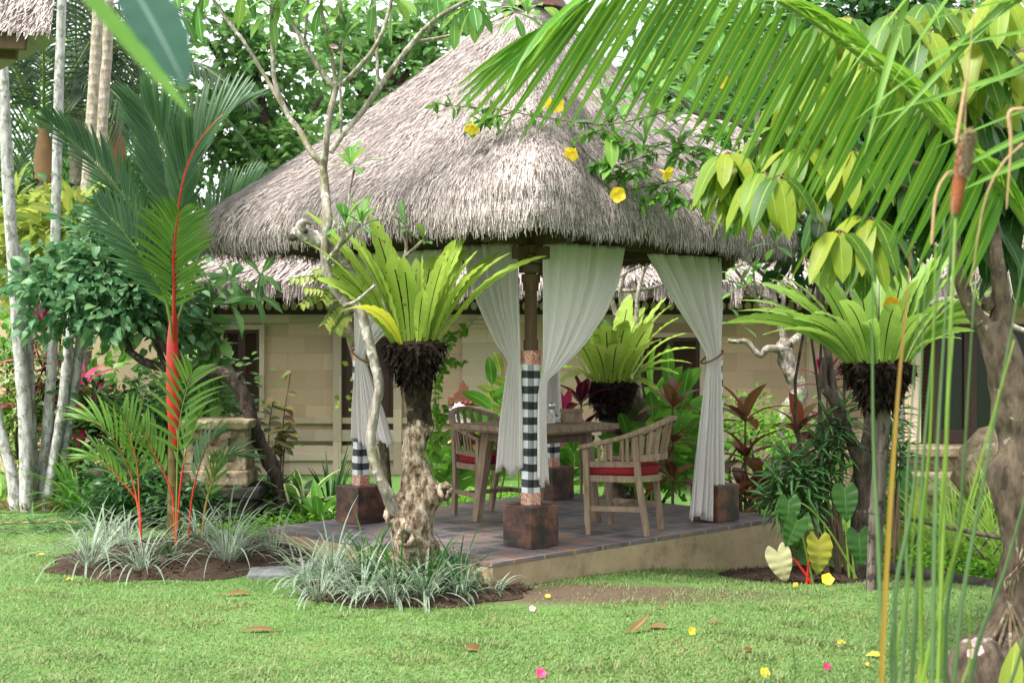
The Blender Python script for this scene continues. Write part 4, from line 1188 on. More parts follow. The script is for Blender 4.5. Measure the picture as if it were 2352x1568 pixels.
def strap_clump(name, label, cat, x, y, n, L, W, leaf, e=(.7, 1.5), bend=(.8, 1.9), prof=STRAP, rows=9, group=None, z=None, spread=.06, fold=.2, az=None):
    z = float(bed_z(x, y)) if z is None else z
    mb = MB(); a = rng.random(n) * 6.283 if az is None else rng.normal(az[0], az[1], n)
    b = np.stack([x + spread * np.cos(a) * rng.random(n), y + spread * np.sin(a) * rng.random(n), np.full(n, z - .01)], -1)
    mb.strap(b, a, rng.uniform(*e, n), rng.uniform(*bend, n), L * rng.uniform(.55, 1.1, n), W * rng.uniform(.7, 1.15, n), prof, rows, fold, 3)
    return tag(mb.build(name, M[leaf]), label, cat, group)

def ti_plant(label, x, y, z, h, leaf, L=.38, W=.10, tiers=3, n=9, lean=(0, 0), group="red ti plants", stem='brown_stem', cat="ti plant", name="ti_plant", spread=(.2, 1.35)):
    t = thing(name, label, cat, (x, y, z), group)
    top = np.array([x + lean[0], y + lean[1], z + h])
    mb = MB(); mb.tube([(x, y, z - .03), (x + lean[0] * .4, y + lean[1] * .4, z + h * .5), top], [.016, .013, .009], 7, n=10); mb.build("stem", M[stem], t)
    mb = MB()
    for i in range(tiers):
        f = 1 - i * .32
        q = np.array([x, y, z]) + (top - np.array([x, y, z])) * max(.25, f)
        rosette(mb, q, np.array([lean[0], lean[1], 1]), n, L * (1 - .05 * i), W, (spread[0] + .25 * (i > 0), spread[1] + .15 * i), .28, ELL, 8, .22, .18, 0, .05)
    mb.build("leaves", M[leaf], t)
    return t

def ginger(label, x, y, z, canes, name="ginger_plant", leaf='ginger', L=.30, W=.085, group="ginger plants behind the table", cat="ginger plant", nl=9):
    """canes: list of (top point) ; two ranked leaves along each cane"""
    t = thing(name, label, cat, (x, y, z), group)
    for tp in canes:
        tp = np.asarray(tp, float); b = np.array([x + rng.normal(0, .07), y + rng.normal(0, .07), z])
        mid = b * .5 + tp * .5 + np.array([rng.normal(0, .04), 0, .05]); p = bez(b, mid, tp, 20)
        mb = MB(); mb.tube(p, [.011, .008, .004], 6)
        o = mb.build("cane", M['green_stem'], t)
        mb = MB(); k = nl; i = np.linspace(5, 19, k).astype(int); T = nrm(np.gradient(p, axis=0))[i]
        S = nrm(np.cross(T, np.array([rng.normal(0, .5), -1, .1]))); sg = np.where(np.arange(k) % 2, 1, -1)[:, None]
        d = T * .75 + S * sg + rng.normal(0, .12, (k, 3)); d[-1] = T[-1]
        mb.leaves(p[i], d, np.cross(S, T) * -1 + rng.normal(0, .2, (k, 3)), L * rng.uniform(.8, 1.1, k), W * rng.uniform(.85, 1.1, k), .25, 8, ELL, .2, 0, 3, .2, .06)
        mb.build("leaves", M[leaf], t)
    return t

def heart_leaf(mb, base, d, up, size, m=0, droop=.25):
    """heart shaped blade hanging from its petiole"""
    d = nrm(d); side = nrm(np.cross(d, up)); nor = np.cross(side, d)
    rows, cols = 16, 9; t = np.linspace(0, 1, rows); u = np.linspace(-1, 1, cols)
    w = .42 * size * np.where(t < .2, .55 + .45 * np.sin(t / .2 * np.pi / 2), np.cos((t - .2) / .8 * np.pi / 2) ** .8)
    y0 = t * size; G = np.zeros((rows, cols, 3))
    for i in range(rows):
        for j in range(cols):
            lobe = -.34 * size * np.exp(-((t[i]) / .25) ** 2) * abs(u[j]) ** 1.1 * (1.3 - .62 * abs(u[j]))
            G[i, j] = np.asarray(base) + side * (w[i] * u[j]) + d * (y0[i] + lobe - .12 * size * (abs(u[j]) ** 2) * (1 - t[i]) * .2) - nor * (droop * size * t[i] ** 2) + nor * (abs(u[j]) * .16 * w[i] + .012 * math.sin(t[i] * 30) * abs(u[j]))
    mb.grid(G, m=m)

def flower(name, label, cat, c, axis, r, m, petals=5, group=None, cup=.5, parent=None):
    """a five petalled bloom"""
    mb = MB(); axis = nrm(axis); a = nrm(np.cross(axis, [.21, .95, .23])); b = np.cross(axis, a)
    ph = np.arange(petals) * 2 * np.pi / petals + rng.random()
    d = (a * np.cos(ph)[:, None] + b * np.sin(ph)[:, None]) + axis * cup
    mb.leaves(np.asarray(c) + d * r * .10, d, axis + 0 * d, r, r * 1.0, .35, 6, OBO, -.10, 0, 5, 0, .12)
    mb.tube([np.asarray(c) - axis * r * .7, np.asarray(c), np.asarray(c) + axis * r * .15], [r * .06, r * .14, r * .2], 8)
    o = mb.build(name, M[m], parent)
    return tag(o, label, cat, group) if parent is None else o

# ================================================================== THE CENTRAL FRANGIPANI AND ITS FERN
D = 9.7
base = P(955, 1345, D); base[2] = 0.0
ft = thing("frangipani_tree", "gnarled old frangipani with knotted trunk carrying the large lime green fern", "tree", base)
tr_ = [(958, 1352), (957, 1290), (948, 1220), (962, 1130), (950, 1050), (962, 970), (957, 890), (953, 830), (953, 780)]
pts = [P(a, b, D) for a, b in tr_]
mb = MB()
mb.tube(pts, [.215, .168, .13, .115, .086, .080, .092, .105, .11], 26, n=90, rough=.06, freq=7,
        burls=[(P(1018, 1135, D - .05), .085, .075), (P(905, 1165, D - .08), .10, .09), (P(940, 1235, D - .2), .09, .07), (P(920, 1205, D - .1), .09, .05), (P(985, 1250, D - .15), .12, .03), (P(915, 1100, D - .05), .05, .04), (P(990, 985, D), .06, .03)])
for cx_, cy_, R_ in ((932, 1232, .045), (905, 1183, .05), (1022, 1128, .034)):   # healed knots: rings of bark round a hollow painted as shade
    c = P(cx_, cy_, D - .235 if cx_ == 932 else D - .13); th = np.linspace(0, 2 * np.pi, 26)
    q = np.stack([c[0] + R_ * np.cos(th) * .95, c[1] + .012 * np.sin(th * 3), c[2] + R_ * np.sin(th) * 1.25], -1)
    mb.tube(q, .021, 8, cap=False, rough=.2, freq=60)
mb.build("trunk", M['bark_center'], ft)
for cx_, cy_, R_ in ((932, 1232, .04), (905, 1183, .046), (1022, 1128, .03)):
    mb = MB(); c = P(cx_, cy_, D - .215 if cx_ == 932 else D - .11); mb.revolve([(.001, -.05), (R_ * .7, -.035), (R_, 0), (R_ * .7, .035), (.001, .05)], c, 14, 0, .1); mb.build("knot_hollow_shade", M['bark_dark'], ft)  # solid knobs; the shade inside each hollow is put into their dark colour
def branch(pxs, rad, parent, D0, bark='bark_grey', n=34, name="branch", rough=.04):
    mb = MB(); mb.tube([P(q[0], q[1], D0 + (q[2] if len(q) > 2 else 0)) for q in pxs], rad, 12, n=n, rough=rough, freq=22)
    return mb.build(name, M[bark], parent)
branch([(912, 1185, -.1), (888, 1130, -.16), (868, 1085, -.18), (852, 1015, -.2), (862, 935, -.2), (872, 890, -.2), (862, 840, -.2), (846, 780, -.2), (828, 715, -.18), (800, 698, -.15), (768, 660, -.1), (748, 610, -.1), (746, 560, -.1), (752, 505, -.1), (747, 440, 0), (742, 375, 0)],
       [.046, .042, .036, .034, .032, .033, .034, .033, .036, .036, .034, .030, .028, .034, .030, .026], ft, D, n=80)
for pxs, rad in (
    ([(742, 378, 0), (715, 350, 0), (688, 300, .05), (660, 262, .1), (632, 190, .1), (626, 120, .1), (622, -20, .1)], [.024, .021, .018, .015, .014]),
    ([(658, 258, .1), (610, 178, .2), (560, 96, .2), (520, 45, .25), (470, -30, .3)], [.016, .014, .012, .011]),
    ([(743, 380, 0), (749, 330, -.05), (756, 270, -.05), (772, 205, 0), (776, 190, 0)], [.026, .023, .021, .02]),
    ([(772, 205, 0), (735, 160, 0), (700, 102, 0), (668, 45, .05), (640, -20, .05)], [.019, .016, .014, .012]),
    ([(700, 105, 0), (703, 50, -.1), (712, -30, -.1)], [.012, .011, .009]),
    ([(772, 205, 0), (765, 150, 0), (752, 80, -.05), (740, 30, -.05), (738, -20, -.05)], [.014, .012, .011, .009]),
    ([(776, 200, 0), (800, 180, -.1), (850, 125, -.15), (880, 70, -.2), (905, -20, -.2)], [.017, .016, .014, .012]),
    ([(760, 350, .1), (790, 305, .15), (830, 260, .2), (868, 205, .2), (915, 140, .2), (950, 96, .2), (1000, 45, .1), (1085, -5, 0)], [.021, .02, .02, .019, .018, .017, .015]),
    ([(868, 208, .2), (866, 130, .25), (862, 40, .25), (858, -30, .25)], [.013, .012, .011, .009]),
    ([(784, 308, 0), (782, 200, -.05), (785, 100, -.05), (780, -20, -.05)], [.010, .009, .009, .008]),
    ([(950, 98, .2), (1020, 85, .3), (1090, 65, .3), (1180, 30, .4)], [.013, .011, .010, .008]),
    ([(752, 600, -.1), (775, 570, -.2), (790, 540, -.25), (793, 515, -.25)], [.017, .015, .013, .012]),
    ([(778, 568, -.2), (800, 545, -.22), (813, 530, -.22), (828, 515, -.22)], [.012, .012, .011, .010]),
    ([(805, 425, -.1), (800, 470, -.1), (790, 520, -.15)], [.007, .009, .010]),
    ([(815, 385, -.15), (810, 405, -.13), (805, 430, -.1)], [.009, .008, .007]),
    ([(790, 702, -.15), (820, 690, -.3), (862, 655, -.35)], [.013, .012, .010]),
    ([(900, 690, .2), (930, 590, .25), (933, 555, .25)], [.016, .014, .012]), ([(930, 590, .25), (950, 572, .2), (970, 553, .2)], [.013, .012, .010]), ([(933, 560, .25), (925, 535, .25), (932, 520, .25)], [.01, .009, .009]),
):
    branch(pxs, rad, ft, D)
branch([(815, 625, .1), (775, 590, .05), (735, 555, -.05), (700, 540, -.1), (672, 535, -.14)], [.052, .054, .052, .05, .046], ft, D, 'driftwood', 30, "dead_branch", .1)
branch([(700, 540, -.1), (690, 520, -.14), (698, 508, -.16), (715, 515, -.12)], [.04, .034, .02, .01], ft, D, 'driftwood', 14, "dead_branch", .1)
mb = MB(); mb.revolve([(.001, -.02), (.014, -.014), (.02, 0), (.014, .014), (.001, .02)], P(701, 531, D - .165), 12); mb.build("hollow_shade", M['bark_dark'], ft)  # solid dark lump: shade of a hole in the dead wood, as colour
mb = MB(); mb.revolve([(.001, -.03), (.026, -.02), (.03, 0), (.02, .02), (.001, .025)], P(672, 545, D - .165), 12, 0, .2); mb.build("hollow_shade", M['bark_dark'], ft)  # second solid lump, hole shade again put into its colour
mb = MB()
for px, py, dz, n_, L in ((806, 375, -.16, 8, .21), (793, 512, -.26, 8, .21), (830, 512, -.22, 8, .2), (933, 520, .25, 6, .19), (972, 550, .2, 6, .17), (622, 10, .1, 7, .22), (410, 20, .3, 6, .24), (470, -30, .3, 9, .25),
                          (640, -20, .05, 8, .24), (712, -25, -.1, 7, .22), (738, -10, -.05, 8, .22), (752, 120, -.05, 6, .18), (792, 85, -.05, 7, .20), (780, 0, -.05, 7, .22), (905, -15, -.2, 9, .24), (858, -20, .25, 8, .22), (1085, 0, 0, 10, .26), (1180, 20, .3, 8, .22), (560, -40, .2, 9, .24)):
    rosette(mb, P(px, py, D + dz), [rng.normal(0, .15), -.15, 1], n_, L, L * .30, (.25, 1.35 if py > 60 else 2.5), .22, OBO, 7, .2, .12)
for px, py in ((415, 95), (402, 60), (1045, 75), (1090, 60), (1110, 45), (1062, 40), (1000, 20), (455, 60)):    # old leaves hanging straight down
    mb.leaves(P(px, py - 45, D + .1)[None], [rng.normal(0, .1), -.1, -1], [rng.normal(0, .5), -1, 0], .26, .075, .05, 7, OBO, .15)
mb.build("leaves", M['plum'], ft)
fl = flower("flower_bud", None, None, P(766, 108, D - .1), [.3, -.6, .8], .03, 'petal_pale', 5, parent=ft)
nest_fern("large lime green bird's nest fern on the knotted trunk before the pavilion", P(953, 792, D - .06), D, [
    (696, 553, -.25, .7), (699, 483, .15, .8), (750, 545, -.15, .75), (803, 516, -.1, 1.1), (850, 494, .1, 1.25), (857, 583, -.25, .95), (896, 583, -.35, 1.0), (956, 593, .05, .8), (969, 583, -.1, .85),
    (974, 667, -.45, .62), (1047, 550, -.05, 1.25), (1069, 540, .15, .9), (1098, 575, 0, .75), (1116, 604, -.2, .75), (1174, 580, -.15, .7), (1257, 588, -.1, .65), (1152, 578, .35, .8), (792, 712, -.75, .7), (726, 640, -.2, .9), (745, 610, .05, .95),
    (1072, 572, .5, .9), (782, 526, .45, .9), (881, 556, .35, 1.0), (995, 588, .4, 1.0), (1030, 570, -.3, .9), (925, 590, -.35, .8), (830, 560, -.35, .85), (760, 690, .1, .9)], 'fern', .160, .20, .27, yellow=(17,))

# ================================================================== THE REAR FRANGIPANI AND FERN, THROUGH THE PAVILION
D = 14.6
b0 = P(1425, 1075, D); b0[2] = -.05
rt = thing("frangipani_tree", "stout frangipani stump behind the table with pale bare branches and a fern", "tree", b0)
mb = MB(); mb.tube([b0, P(1432, 1000, D), P(1425, 940, D), P(1420, 890, D)], [.20, .19, .21, .17], 18, n=30, rough=.1, burls=[(P(1480, 945, D - .1), .12, .12)]); mb.build("trunk", M['bark_moss'], rt)
for pxs, rad in (([(1440, 960, 0), (1395, 950, -.3), (1385, 930, -.4), (1382, 870, -.4), (1390, 830, -.4)], [.026, .024, .02, .016]), ([(1450, 955, 0), (1425, 930, -.35), (1412, 900, -.4), (1410, 860, -.4), (1412, 845, -.4)], [.026, .022, .02, .014]),
                 ([(1470, 940, 0), (1462, 860, .1), (1445, 780, .1), (1415, 720, .1), (1398, 655, .05), (1396, 620, 0)], [.04, .036, .03, .026, .024]), ([(1440, 770, .1), (1428, 700, .15), (1426, 655, .15), (1442, 620, .2), (1480, 590, .2)], [.026, .024, .022, .018]),
                 ([(1472, 850, .1), (1468, 770, .1), (1462, 720, .1), (1470, 650, .1), (1490, 600, .1)], [.028, .024, .022, .016]), ([(1398, 655, .05), (1440, 625, .1), (1500, 600, .2)], [.018, .015, .012]), ([(1396, 640, 0), (1420, 605, .1), (1450, 570, .2)], [.016, .013, .01]),
                 ([(1400, 665, .3), (1450, 668, .3), (1500, 660, .35), (1560, 640, .4)], [.022, .02, .016, .012]), ([(1355, 735, 0), (1370, 780, 0), (1400, 815, 0), (1420, 850, 0)], [.06, .058, .06, .05])):
    branch(pxs, rad, rt, D)
mb = MB()
for px, py, dz, L in ((1408, 760, -.5, .24), (1412, 845, -.4, .22), (1390, 825, -.4, .22), (1480, 585, .2, .2), (1450, 570, .2, .2), (1500, 598, .2, .2)):
    rosette(mb, P(px, py, D + dz), [rng.normal(0, .2), -.2, 1], 6, L, L * .28, (.3, 1.4), .25)
mb.build("leaves", M['plum'], rt)
nest_fern("big green bird's nest fern on the stump behind the dining table", P(1402, 880, D - .25), D - .25, [
    (1268, 800, 0, .9), (1268, 850, -.2, .9), (1310, 715, 0, 1.1), (1335, 690, .3, 1), (1352, 730, -.2, 1), (1390, 740, -.4, 1.1), (1448, 675, .2, 1.2), (1440, 735, -.4, 1), (1532, 682, .3, .9), (1560, 730, .3, .9), (1580, 765, .1, .9), (1600, 800, -.1, .8),
    (1590, 835, -.3, .8), (1480, 705, .5, 1), (1500, 740, -.2, 1.1), (1545, 700, .6, 1), (1360, 790, -.7, .9), (1300, 760, -.4, .9), (1420, 790, -.8, .9), (1470, 800, -.6, .9), (1520, 780, -.5, 1), (1560, 860, -.4, .7), (1515, 900, -.5, .6), (1285, 880, -.6, .8)], 'fern', .19, .27, .34)

# ================================================================== RIGHT: POST WITH FERN, DARK FRANGIPANI, UMBRELLA TREE
D = 9.75
pb = P(2003, 1370, D); pb[2] = float(gz(pb[0], pb[1]))
po = thing("wooden_post", "grey bamboo like post carrying the wide fern on the right", "post", pb)
mb = MB(); mb.tube([pb - [0, 0, .1], P(2012, 1200, D), P(2022, 1050, D), P(2026, 930, D), P(2026, 880, D)], [.046, .05, .052, .06, .07], 14, n=30, rough=.03); mb.build("shaft", M['bamboo'], po)
mb = MB(); q = P(2013, 1172, D); mb.tube([q - [0, 0, .012], q + [0, 0, .012]], [.056, .056], 14); mb.build("node_ring", M['bamboo'], po)
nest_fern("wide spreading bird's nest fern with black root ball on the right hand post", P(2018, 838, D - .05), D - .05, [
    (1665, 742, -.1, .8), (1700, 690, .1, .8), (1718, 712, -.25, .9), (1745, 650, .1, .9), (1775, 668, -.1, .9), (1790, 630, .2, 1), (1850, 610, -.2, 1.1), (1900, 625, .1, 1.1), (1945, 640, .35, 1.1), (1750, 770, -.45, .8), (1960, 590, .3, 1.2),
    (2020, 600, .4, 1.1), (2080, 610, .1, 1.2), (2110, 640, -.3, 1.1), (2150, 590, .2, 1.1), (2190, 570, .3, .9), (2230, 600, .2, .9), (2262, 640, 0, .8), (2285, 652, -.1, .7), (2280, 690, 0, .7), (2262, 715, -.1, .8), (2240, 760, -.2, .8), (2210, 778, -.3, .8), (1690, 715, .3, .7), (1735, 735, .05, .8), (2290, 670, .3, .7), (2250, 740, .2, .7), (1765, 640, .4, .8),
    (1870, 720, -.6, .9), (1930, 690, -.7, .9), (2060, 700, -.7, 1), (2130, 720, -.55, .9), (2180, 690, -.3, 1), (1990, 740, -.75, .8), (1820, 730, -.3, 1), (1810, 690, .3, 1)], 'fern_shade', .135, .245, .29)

D = 10.75
b1 = P(1972, 1275, D); b1[2] = float(gz(b1[0], b1[1]))
dt = thing("frangipani_tree", "dark lichened frangipani beside the pavilion with branches rising over the roof edge", "tree", b1)
branch([(1968, 1330, 0), (1976, 1230, 0), (1985, 1120, 0), (1975, 1050, -.05), (1958, 1020, -.08)], [.10, .085, .072, .065, .05], dt, D, 'bark_dark', 40, "trunk", .05)
for pxs, rad in (([(1972, 1050, 0), (1945, 990, -.05), (1915, 920, -.1), (1890, 880, -.1), (1895, 820, -.1)], [.052, .044, .04, .034, .026]),
                 ([(1920, 930, -.1), (1900, 800, 0), (1885, 690, .1), (1880, 600, .1), (1868, 520, .1), (1880, 440, .1), (1890, 380, .1)], [.03, .03, .03, .028, .026, .024, .02]),
                 ([(1870, 560, .1), (1850, 520, 0), (1800, 470, -.1), (1760, 440, -.2), (1700, 420, -.3)], [.02, .016, .014, .011]),
                 ([(1985, 1100, 0), (2000, 960, .3), (2010, 840, .3), (2025, 700, .2), (2010, 620, .1), (1990, 570, 0), (1960, 545, 0), (1930, 500, 0), (1885, 470, 0)], [.05, .05, .05, .052, .05, .045, .04, .036, .03]),
                 ([(2040, 740, .4), (2050, 640, .4), (2055, 560, .4), (2050, 450, .5), (2040, 300, .5)], [.05, .045, .04, .034, .026]),
                 ([(1955, 540, 0), (1985, 505, 0), (2020, 470, .1), (2040, 420, .2)], [.03, .028, .026, .02]),
                 ([(1890, 385, .1), (1820, 370, 0), (1760, 345, -.2), (1735, 320, -.3), (1700, 285, -.4), (1660, 270, -.5), (1600, 260, -.6), (1560, 225, -.7), (1510, 190, -.8)], [.026, .026, .024, .024, .022, .02, .018, .016, .012]),
                 ([(1700, 285, -.4), (1690, 210, -.5), (1670, 150, -.5), (1640, 60, -.5)], [.018, .016, .014, .010]), ([(1735, 320, -.3), (1745, 230, -.2), (1780, 130, -.2), (1830, 20, -.1)], [.02, .018, .016, .014]),
                 ([(1560, 340, -.6), (1620, 370, -.5), (1700, 395, -.4), (1800, 420, -.2)], [.01, .012, .014, .016])):
    branch(pxs, rad, dt, D, 'bark_dark' if pxs[0][1] > 400 else 'bark_grey')
mb = MB()
for px, py, dz, L, n_ in ((1510, 190, -.8, .34, 9), (1560, 120, -.7, .32, 9), (1640, 60, -.5, .32, 9), (1600, 255, -.6, .3, 8), (1460, 235, -.8, .32, 8), (1400, 290, -.7, .3, 7), (1560, 335, -.6, .3, 8), (1480, 325, -.7, .28, 7), (1720, 60, -.3, .32, 9), (1430, 370, -.7, .28, 6), (1690, 215, -.5, .3, 8),
                          (1830, 20, -.1, .32, 9), (1600, 20, -.2, .3, 9), (1780, 150, -.2, .3, 8), (1700, 418, -.3, .24, 6), (1780, 560, -.2, .18, 5), (2040, 300, .4, .3, 9), (1650, 330, -.5, .26, 7), (1380, 190, -.4, .28, 7), (1290, 60, -.3, .3, 7), (1210, 30, -.3, .28, 7)):
    rosette(mb, P(px, py, D + dz), [rng.normal(0, .25), -.25, .9], n_, L, L * .30, (.3, 1.75), .28, OBO, 7, .2, .2)
mb.build("leaves", M['plum'], dt)

# allamanda climbing through it
av = thing("allamanda_vine", "flowering vine with small glossy leaves and big yellow trumpets hanging before the roof", "vine", P(1800, 430, 10.2))
D = 9.9
sprigs = [[(1800, 440), (1700, 425), (1600, 385), (1520, 355), (1420, 380)], [(1640, 400), (1560, 415), (1480, 430), (1400, 445), (1330, 455), (1290, 440), (1268, 425)], [(1560, 250), (1400, 285), (1250, 270), (1150, 252), (1060, 245), (1000, 238)], [(1180, 256), (1110, 280), (1080, 300)],
          [(1720, 380), (1640, 365), (1560, 330), (1480, 340)], [(1600, 390), (1540, 440), (1470, 470)], [(1810, 450), (1740, 470), (1690, 490), (1680, 520)], [(1500, 350), (1430, 330), (1390, 300), (1320, 320)], [(1760, 300), (1690, 320), (1610, 310)], [(1660, 420), (1600, 455), (1540, 470)], [(1420, 385), (1380, 375), (1340, 400)], [(1500, 390), (1450, 400), (1400, 410)]]
ml = MB()
for q in sprigs:
    mb = MB(); pp = spline([P(a, b, D + .05 * i) for i, (a, b) in enumerate(q)], 40); mb.tube(pp, [.006, .004, .0025], 5); mb.build("stem", M['brown_stem'], av)
    k = 30; i = rng.integers(4, 40, k); T = nrm(np.gradient(pp, axis=0))[i]
    for j in range(2):
        d = rng.standard_normal((k, 3)) + T * .5; d[:, 2] -= .2
        ml.leaves(pp[i] + rng.normal(0, .012, (k, 3)), d, [0, -.5, 1.0] + rng.normal(0, .4, (k, 3)), rng.uniform(.06, .10, k), rng.uniform(.024, .04, k), .25, 5, ELL, .2)
ml.build("leaves", M['bush_leaf'] if False else M['ginger'], av)
for px, py, ax in ((1317, 348, (-.4, -.6, -.5)), (1322, 445, (.1, -.9, -.5)), (1417, 446, (.1, -.95, -.2)), (1525, 395, (.6, -.5, -.4)), (1085, 288, (-.1, -.5, -.8)), (1255, 245, (.6, -.5, .3)), (1655, 185, (.2, -.8, -.3)), (1275, 240, (.3, -.8, -.2)), (1950, 470, (0, -.9, -.4)), ):
    flower("flower", None, None, P(px, py, D - .12), ax, .058, 'petal_yellow', 5, parent=av, cup=1.25)
mb = MB(); q = P(1408, 412, D - .1); mb.leaves(q[None], [.1, -.1, -1], [0, -1, .1], .09, .05, -.4, 7, ELL, .5); mb.build("withered_leaf", M['bark_dark'], av)

# umbrella tree, far right
D = 7.3
ub = P(2330, 1640, D); ub[2] = -.02
ut = thing("umbrella_tree", "smooth brown trunk at the right edge with drooping yellow green leaf whorls above", "tree", ub)
mb = MB()
mb.tube([P(2345, 1640, D), P(2345, 1500, D), P(2340, 1380, D), P(2352, 1250, D), P(2335, 1120, D), P(2345, 1020, D), P(2325, 920, D), P(2300, 810, D), P(2275, 740, D)], [.22, .16, .12, .11, .125, .105, .105, .095, .075], 22, n=60, rough=.04, freq=8,
        burls=[(P(2270, 1080, D), .07, .05), (P(2270, 1500, D - .1), .16, .18), (P(2350, 1520, D - .15), .14, .1), (P(2290, 960, D), .06, .02)])
mb.build("trunk", M['bark_brown'], ut)
mb = MB(); mb.revolve([(.02, -.26), (.10, -.2), (.135, -.1), (.14, .0), (.125, .07), (.09, .125), (.05, .15), (.03, .13), (.01, .12)], P(2245, 1530, D - .25), 24, 0, .05); mb.build("burl", M['bark_brown'], ut)
for i in range(5):   # strangling rootlets
    mb = MB(); a = i * .7
    mb.tube([P(2335 + 25 * math.sin(a), 1230 + 20 * i, D - .12), P(2322 + 14 * math.sin(a + 2), 1340, D - .13 - .01 * i), P(2300 + 10 * i, 1430, D - .17), P(2260 + 30 * i, 1500, D - .24), P(2230 + 40 * i, 1590, D - .26)], [.006, .009, .011, .012], 6, n=26); mb.build("aerial_root", M['bark_old'], ut)
for pxs, rad in (([(2285, 760, 0), (2245, 730, 0), (2215, 670, 0), (2195, 590, 0), (2195, 520, .1), (2210, 440, .1)], [.05, .04, .034, .03, .026]), ([(2290, 790, 0), (2300, 700, 0), (2290, 600, 0), (2280, 500, .1), (2270, 380, .2)], [.06, .05, .036, .03, .024]),
                 ([(2270, 700, 0), (2262, 690, -.02)], [.04, .02]), ([(2210, 440, .1), (2120, 380, 0), (2000, 370, -.1), (1880, 360, -.2)], [.02, .014, .01, .008]), ([(2270, 400, .2), (2180, 330, .2), (2060, 300, .1)], [.018, .014, .01]), ([(2200, 500, .1), (2080, 430, -.05), (1960, 400, -.1)], [.012, .01, .008]), ([(2270, 380, .2), (2240, 250, .3), (2180, 150, .3)], [.02, .016, .012])):
    branch(pxs, rad, ut, D, 'bark_brown')
def whorl(mb, c, n, L, W, m=0, ax=None):
    """umbrella of drooping leaflets"""
    ph = np.arange(n) * 2 * np.pi / n + rng.random() * 6
    d = np.stack([np.cos(ph), np.sin(ph) * .9 - .15, np.full(n, -.55) + rng.normal(0, .2, n)], -1)
    if ax is not None: d = d + np.asarray(ax)
    up = np.stack([np.cos(ph) * .8, np.sin(ph) * .8 - .3, np.full(n, .8)], -1)
    mb.leaves(c + nrm(d) * .035, d, up, L * rng.uniform(.8, 1.1, n), W * rng.uniform(.85, 1.1, n), .18, 8, ROUND, .16, m, 3, .55, .06)
    for q in nrm(d): mb.tube([c, c + q * .05], .003, 4, 1)
mb = MB()
W1 = [(1700, 345), (1745, 345), (1760, 330), (1690, 360), (1790, 300), (1830, 330), (1800, 380), (1850, 380), (1720, 400), (1755, 385), (1890, 300), (1930, 250), (1960, 330), (2010, 130), (1990, 60), (1950, 100), (2040, 180), (2070, 100), (2120, 60), (2100, 210), (2150, 160), (2200, 90),
      (2180, 230), (2250, 160), (2300, 100), (2330, 200), (1860, 190), (1820, 230), (1900, 140), (1880, 60), (2270, 30), (2330, 40), (2050, 20), (2130, -10), (2210, 10), (2300, -20), (2350, 120), (1940, 30), (2240, 90), (1668, 375), (1700, 395), (1735, 415), (1775, 400), (1990, 520), (1955, 545), (1925, 520), (2020, 500)]
for px, py in W1:
    c = P(px + rng.normal(0, 8), py + rng.normal(0, 8), D + (rng.uniform(-.5, .6) if py > -30 else rng.uniform(-1.2, 2.0))); whorl(mb, c, rng.integers(7, 10), .225, .10)
mb.build("crown", [M['schef'], M['brown_stem']], ut)
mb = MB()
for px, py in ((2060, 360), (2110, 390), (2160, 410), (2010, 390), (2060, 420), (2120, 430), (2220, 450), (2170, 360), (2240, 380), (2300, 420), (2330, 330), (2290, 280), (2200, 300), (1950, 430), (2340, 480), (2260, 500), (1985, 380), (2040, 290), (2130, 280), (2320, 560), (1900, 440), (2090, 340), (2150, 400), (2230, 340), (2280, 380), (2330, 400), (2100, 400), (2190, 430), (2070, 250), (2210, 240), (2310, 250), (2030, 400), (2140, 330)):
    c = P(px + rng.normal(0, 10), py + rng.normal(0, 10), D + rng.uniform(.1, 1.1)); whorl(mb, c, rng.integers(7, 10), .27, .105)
mb.build("shaded_crown", [M['schef_shaded'], M['brown_stem']], ut)

# coconut frond reaching in from the right
D = 6.4
cf = thing("coconut_frond", "arching bright green coconut frond sweeping across the top right", "palm frond", P(2400, 560, D))
rc = [P(2420, 600, D + .2), P(2330, 470, D + .1), (P(2265, 393, D)), P(2162, 287, D - .05), P(2060, 191, D - .1), P(1957, 113, D - .15), P(1855, 41, D - .2), P(1740, -22, D - .25), P(1600, -62, D - .3), P(1450, -48, D - .35), P(1330, 8, D - .4), P(1262, 62, D - .42)]
p = spline(rc, 120); T = nrm(np.gradient(p, axis=0))
mb = MB()
# lower row hangs down to the left, upper row folds forward above the midrib
nl = 48
t = np.linspace(.13, .995, nl); i = (t * 119).astype(int)
tip_dir = np.stack([np.interp(t, [0, .3, .6, .85, 1], [-.30, -.42, -.42, -.5, -.85]), np.full(nl, -.10), np.interp(t, [0, .3, .6, .85, 1], [-.9, -.86, -.88, -.8, -.45])], -1)
tip_dir += rng.normal(0, .018, (nl, 3))
ln = np.interp(t, [0, .1, .3, .6, .85, .95, 1], [.28, .42, .60, .70, .74, .60, .46]) * rng.uniform(.95, 1.04, nl)
mb.leaves(p[i], nrm(tip_dir) + T[i] * .08, np.array([.55, -.75, .35]) + rng.normal(0, .06, (nl, 3)), ln, np.interp(t, [0, 1], [.064, .036]), .02, 10, LANCE, .45, 0, 3, .10)
t = np.linspace(.06, .99, nl); i = (t * 119).astype(int)
ud = T[i] * .92 + np.stack([np.full(nl, .10), np.full(nl, -.50), np.interp(t, [0, 1], [.12, .02])], -1) + rng.normal(0, .05, (nl, 3))
mb.leaves(p[i], ud, np.array([.6, .35, .75]) + rng.normal(0, .08, (nl, 3)), np.interp(t, [0, .2, .6, 1], [.5, .66, .66, .36]), .046, .1, 8, LANCE, .4, 0, 3, .28)
o = mb.build("leaflets", M['coco'], cf)
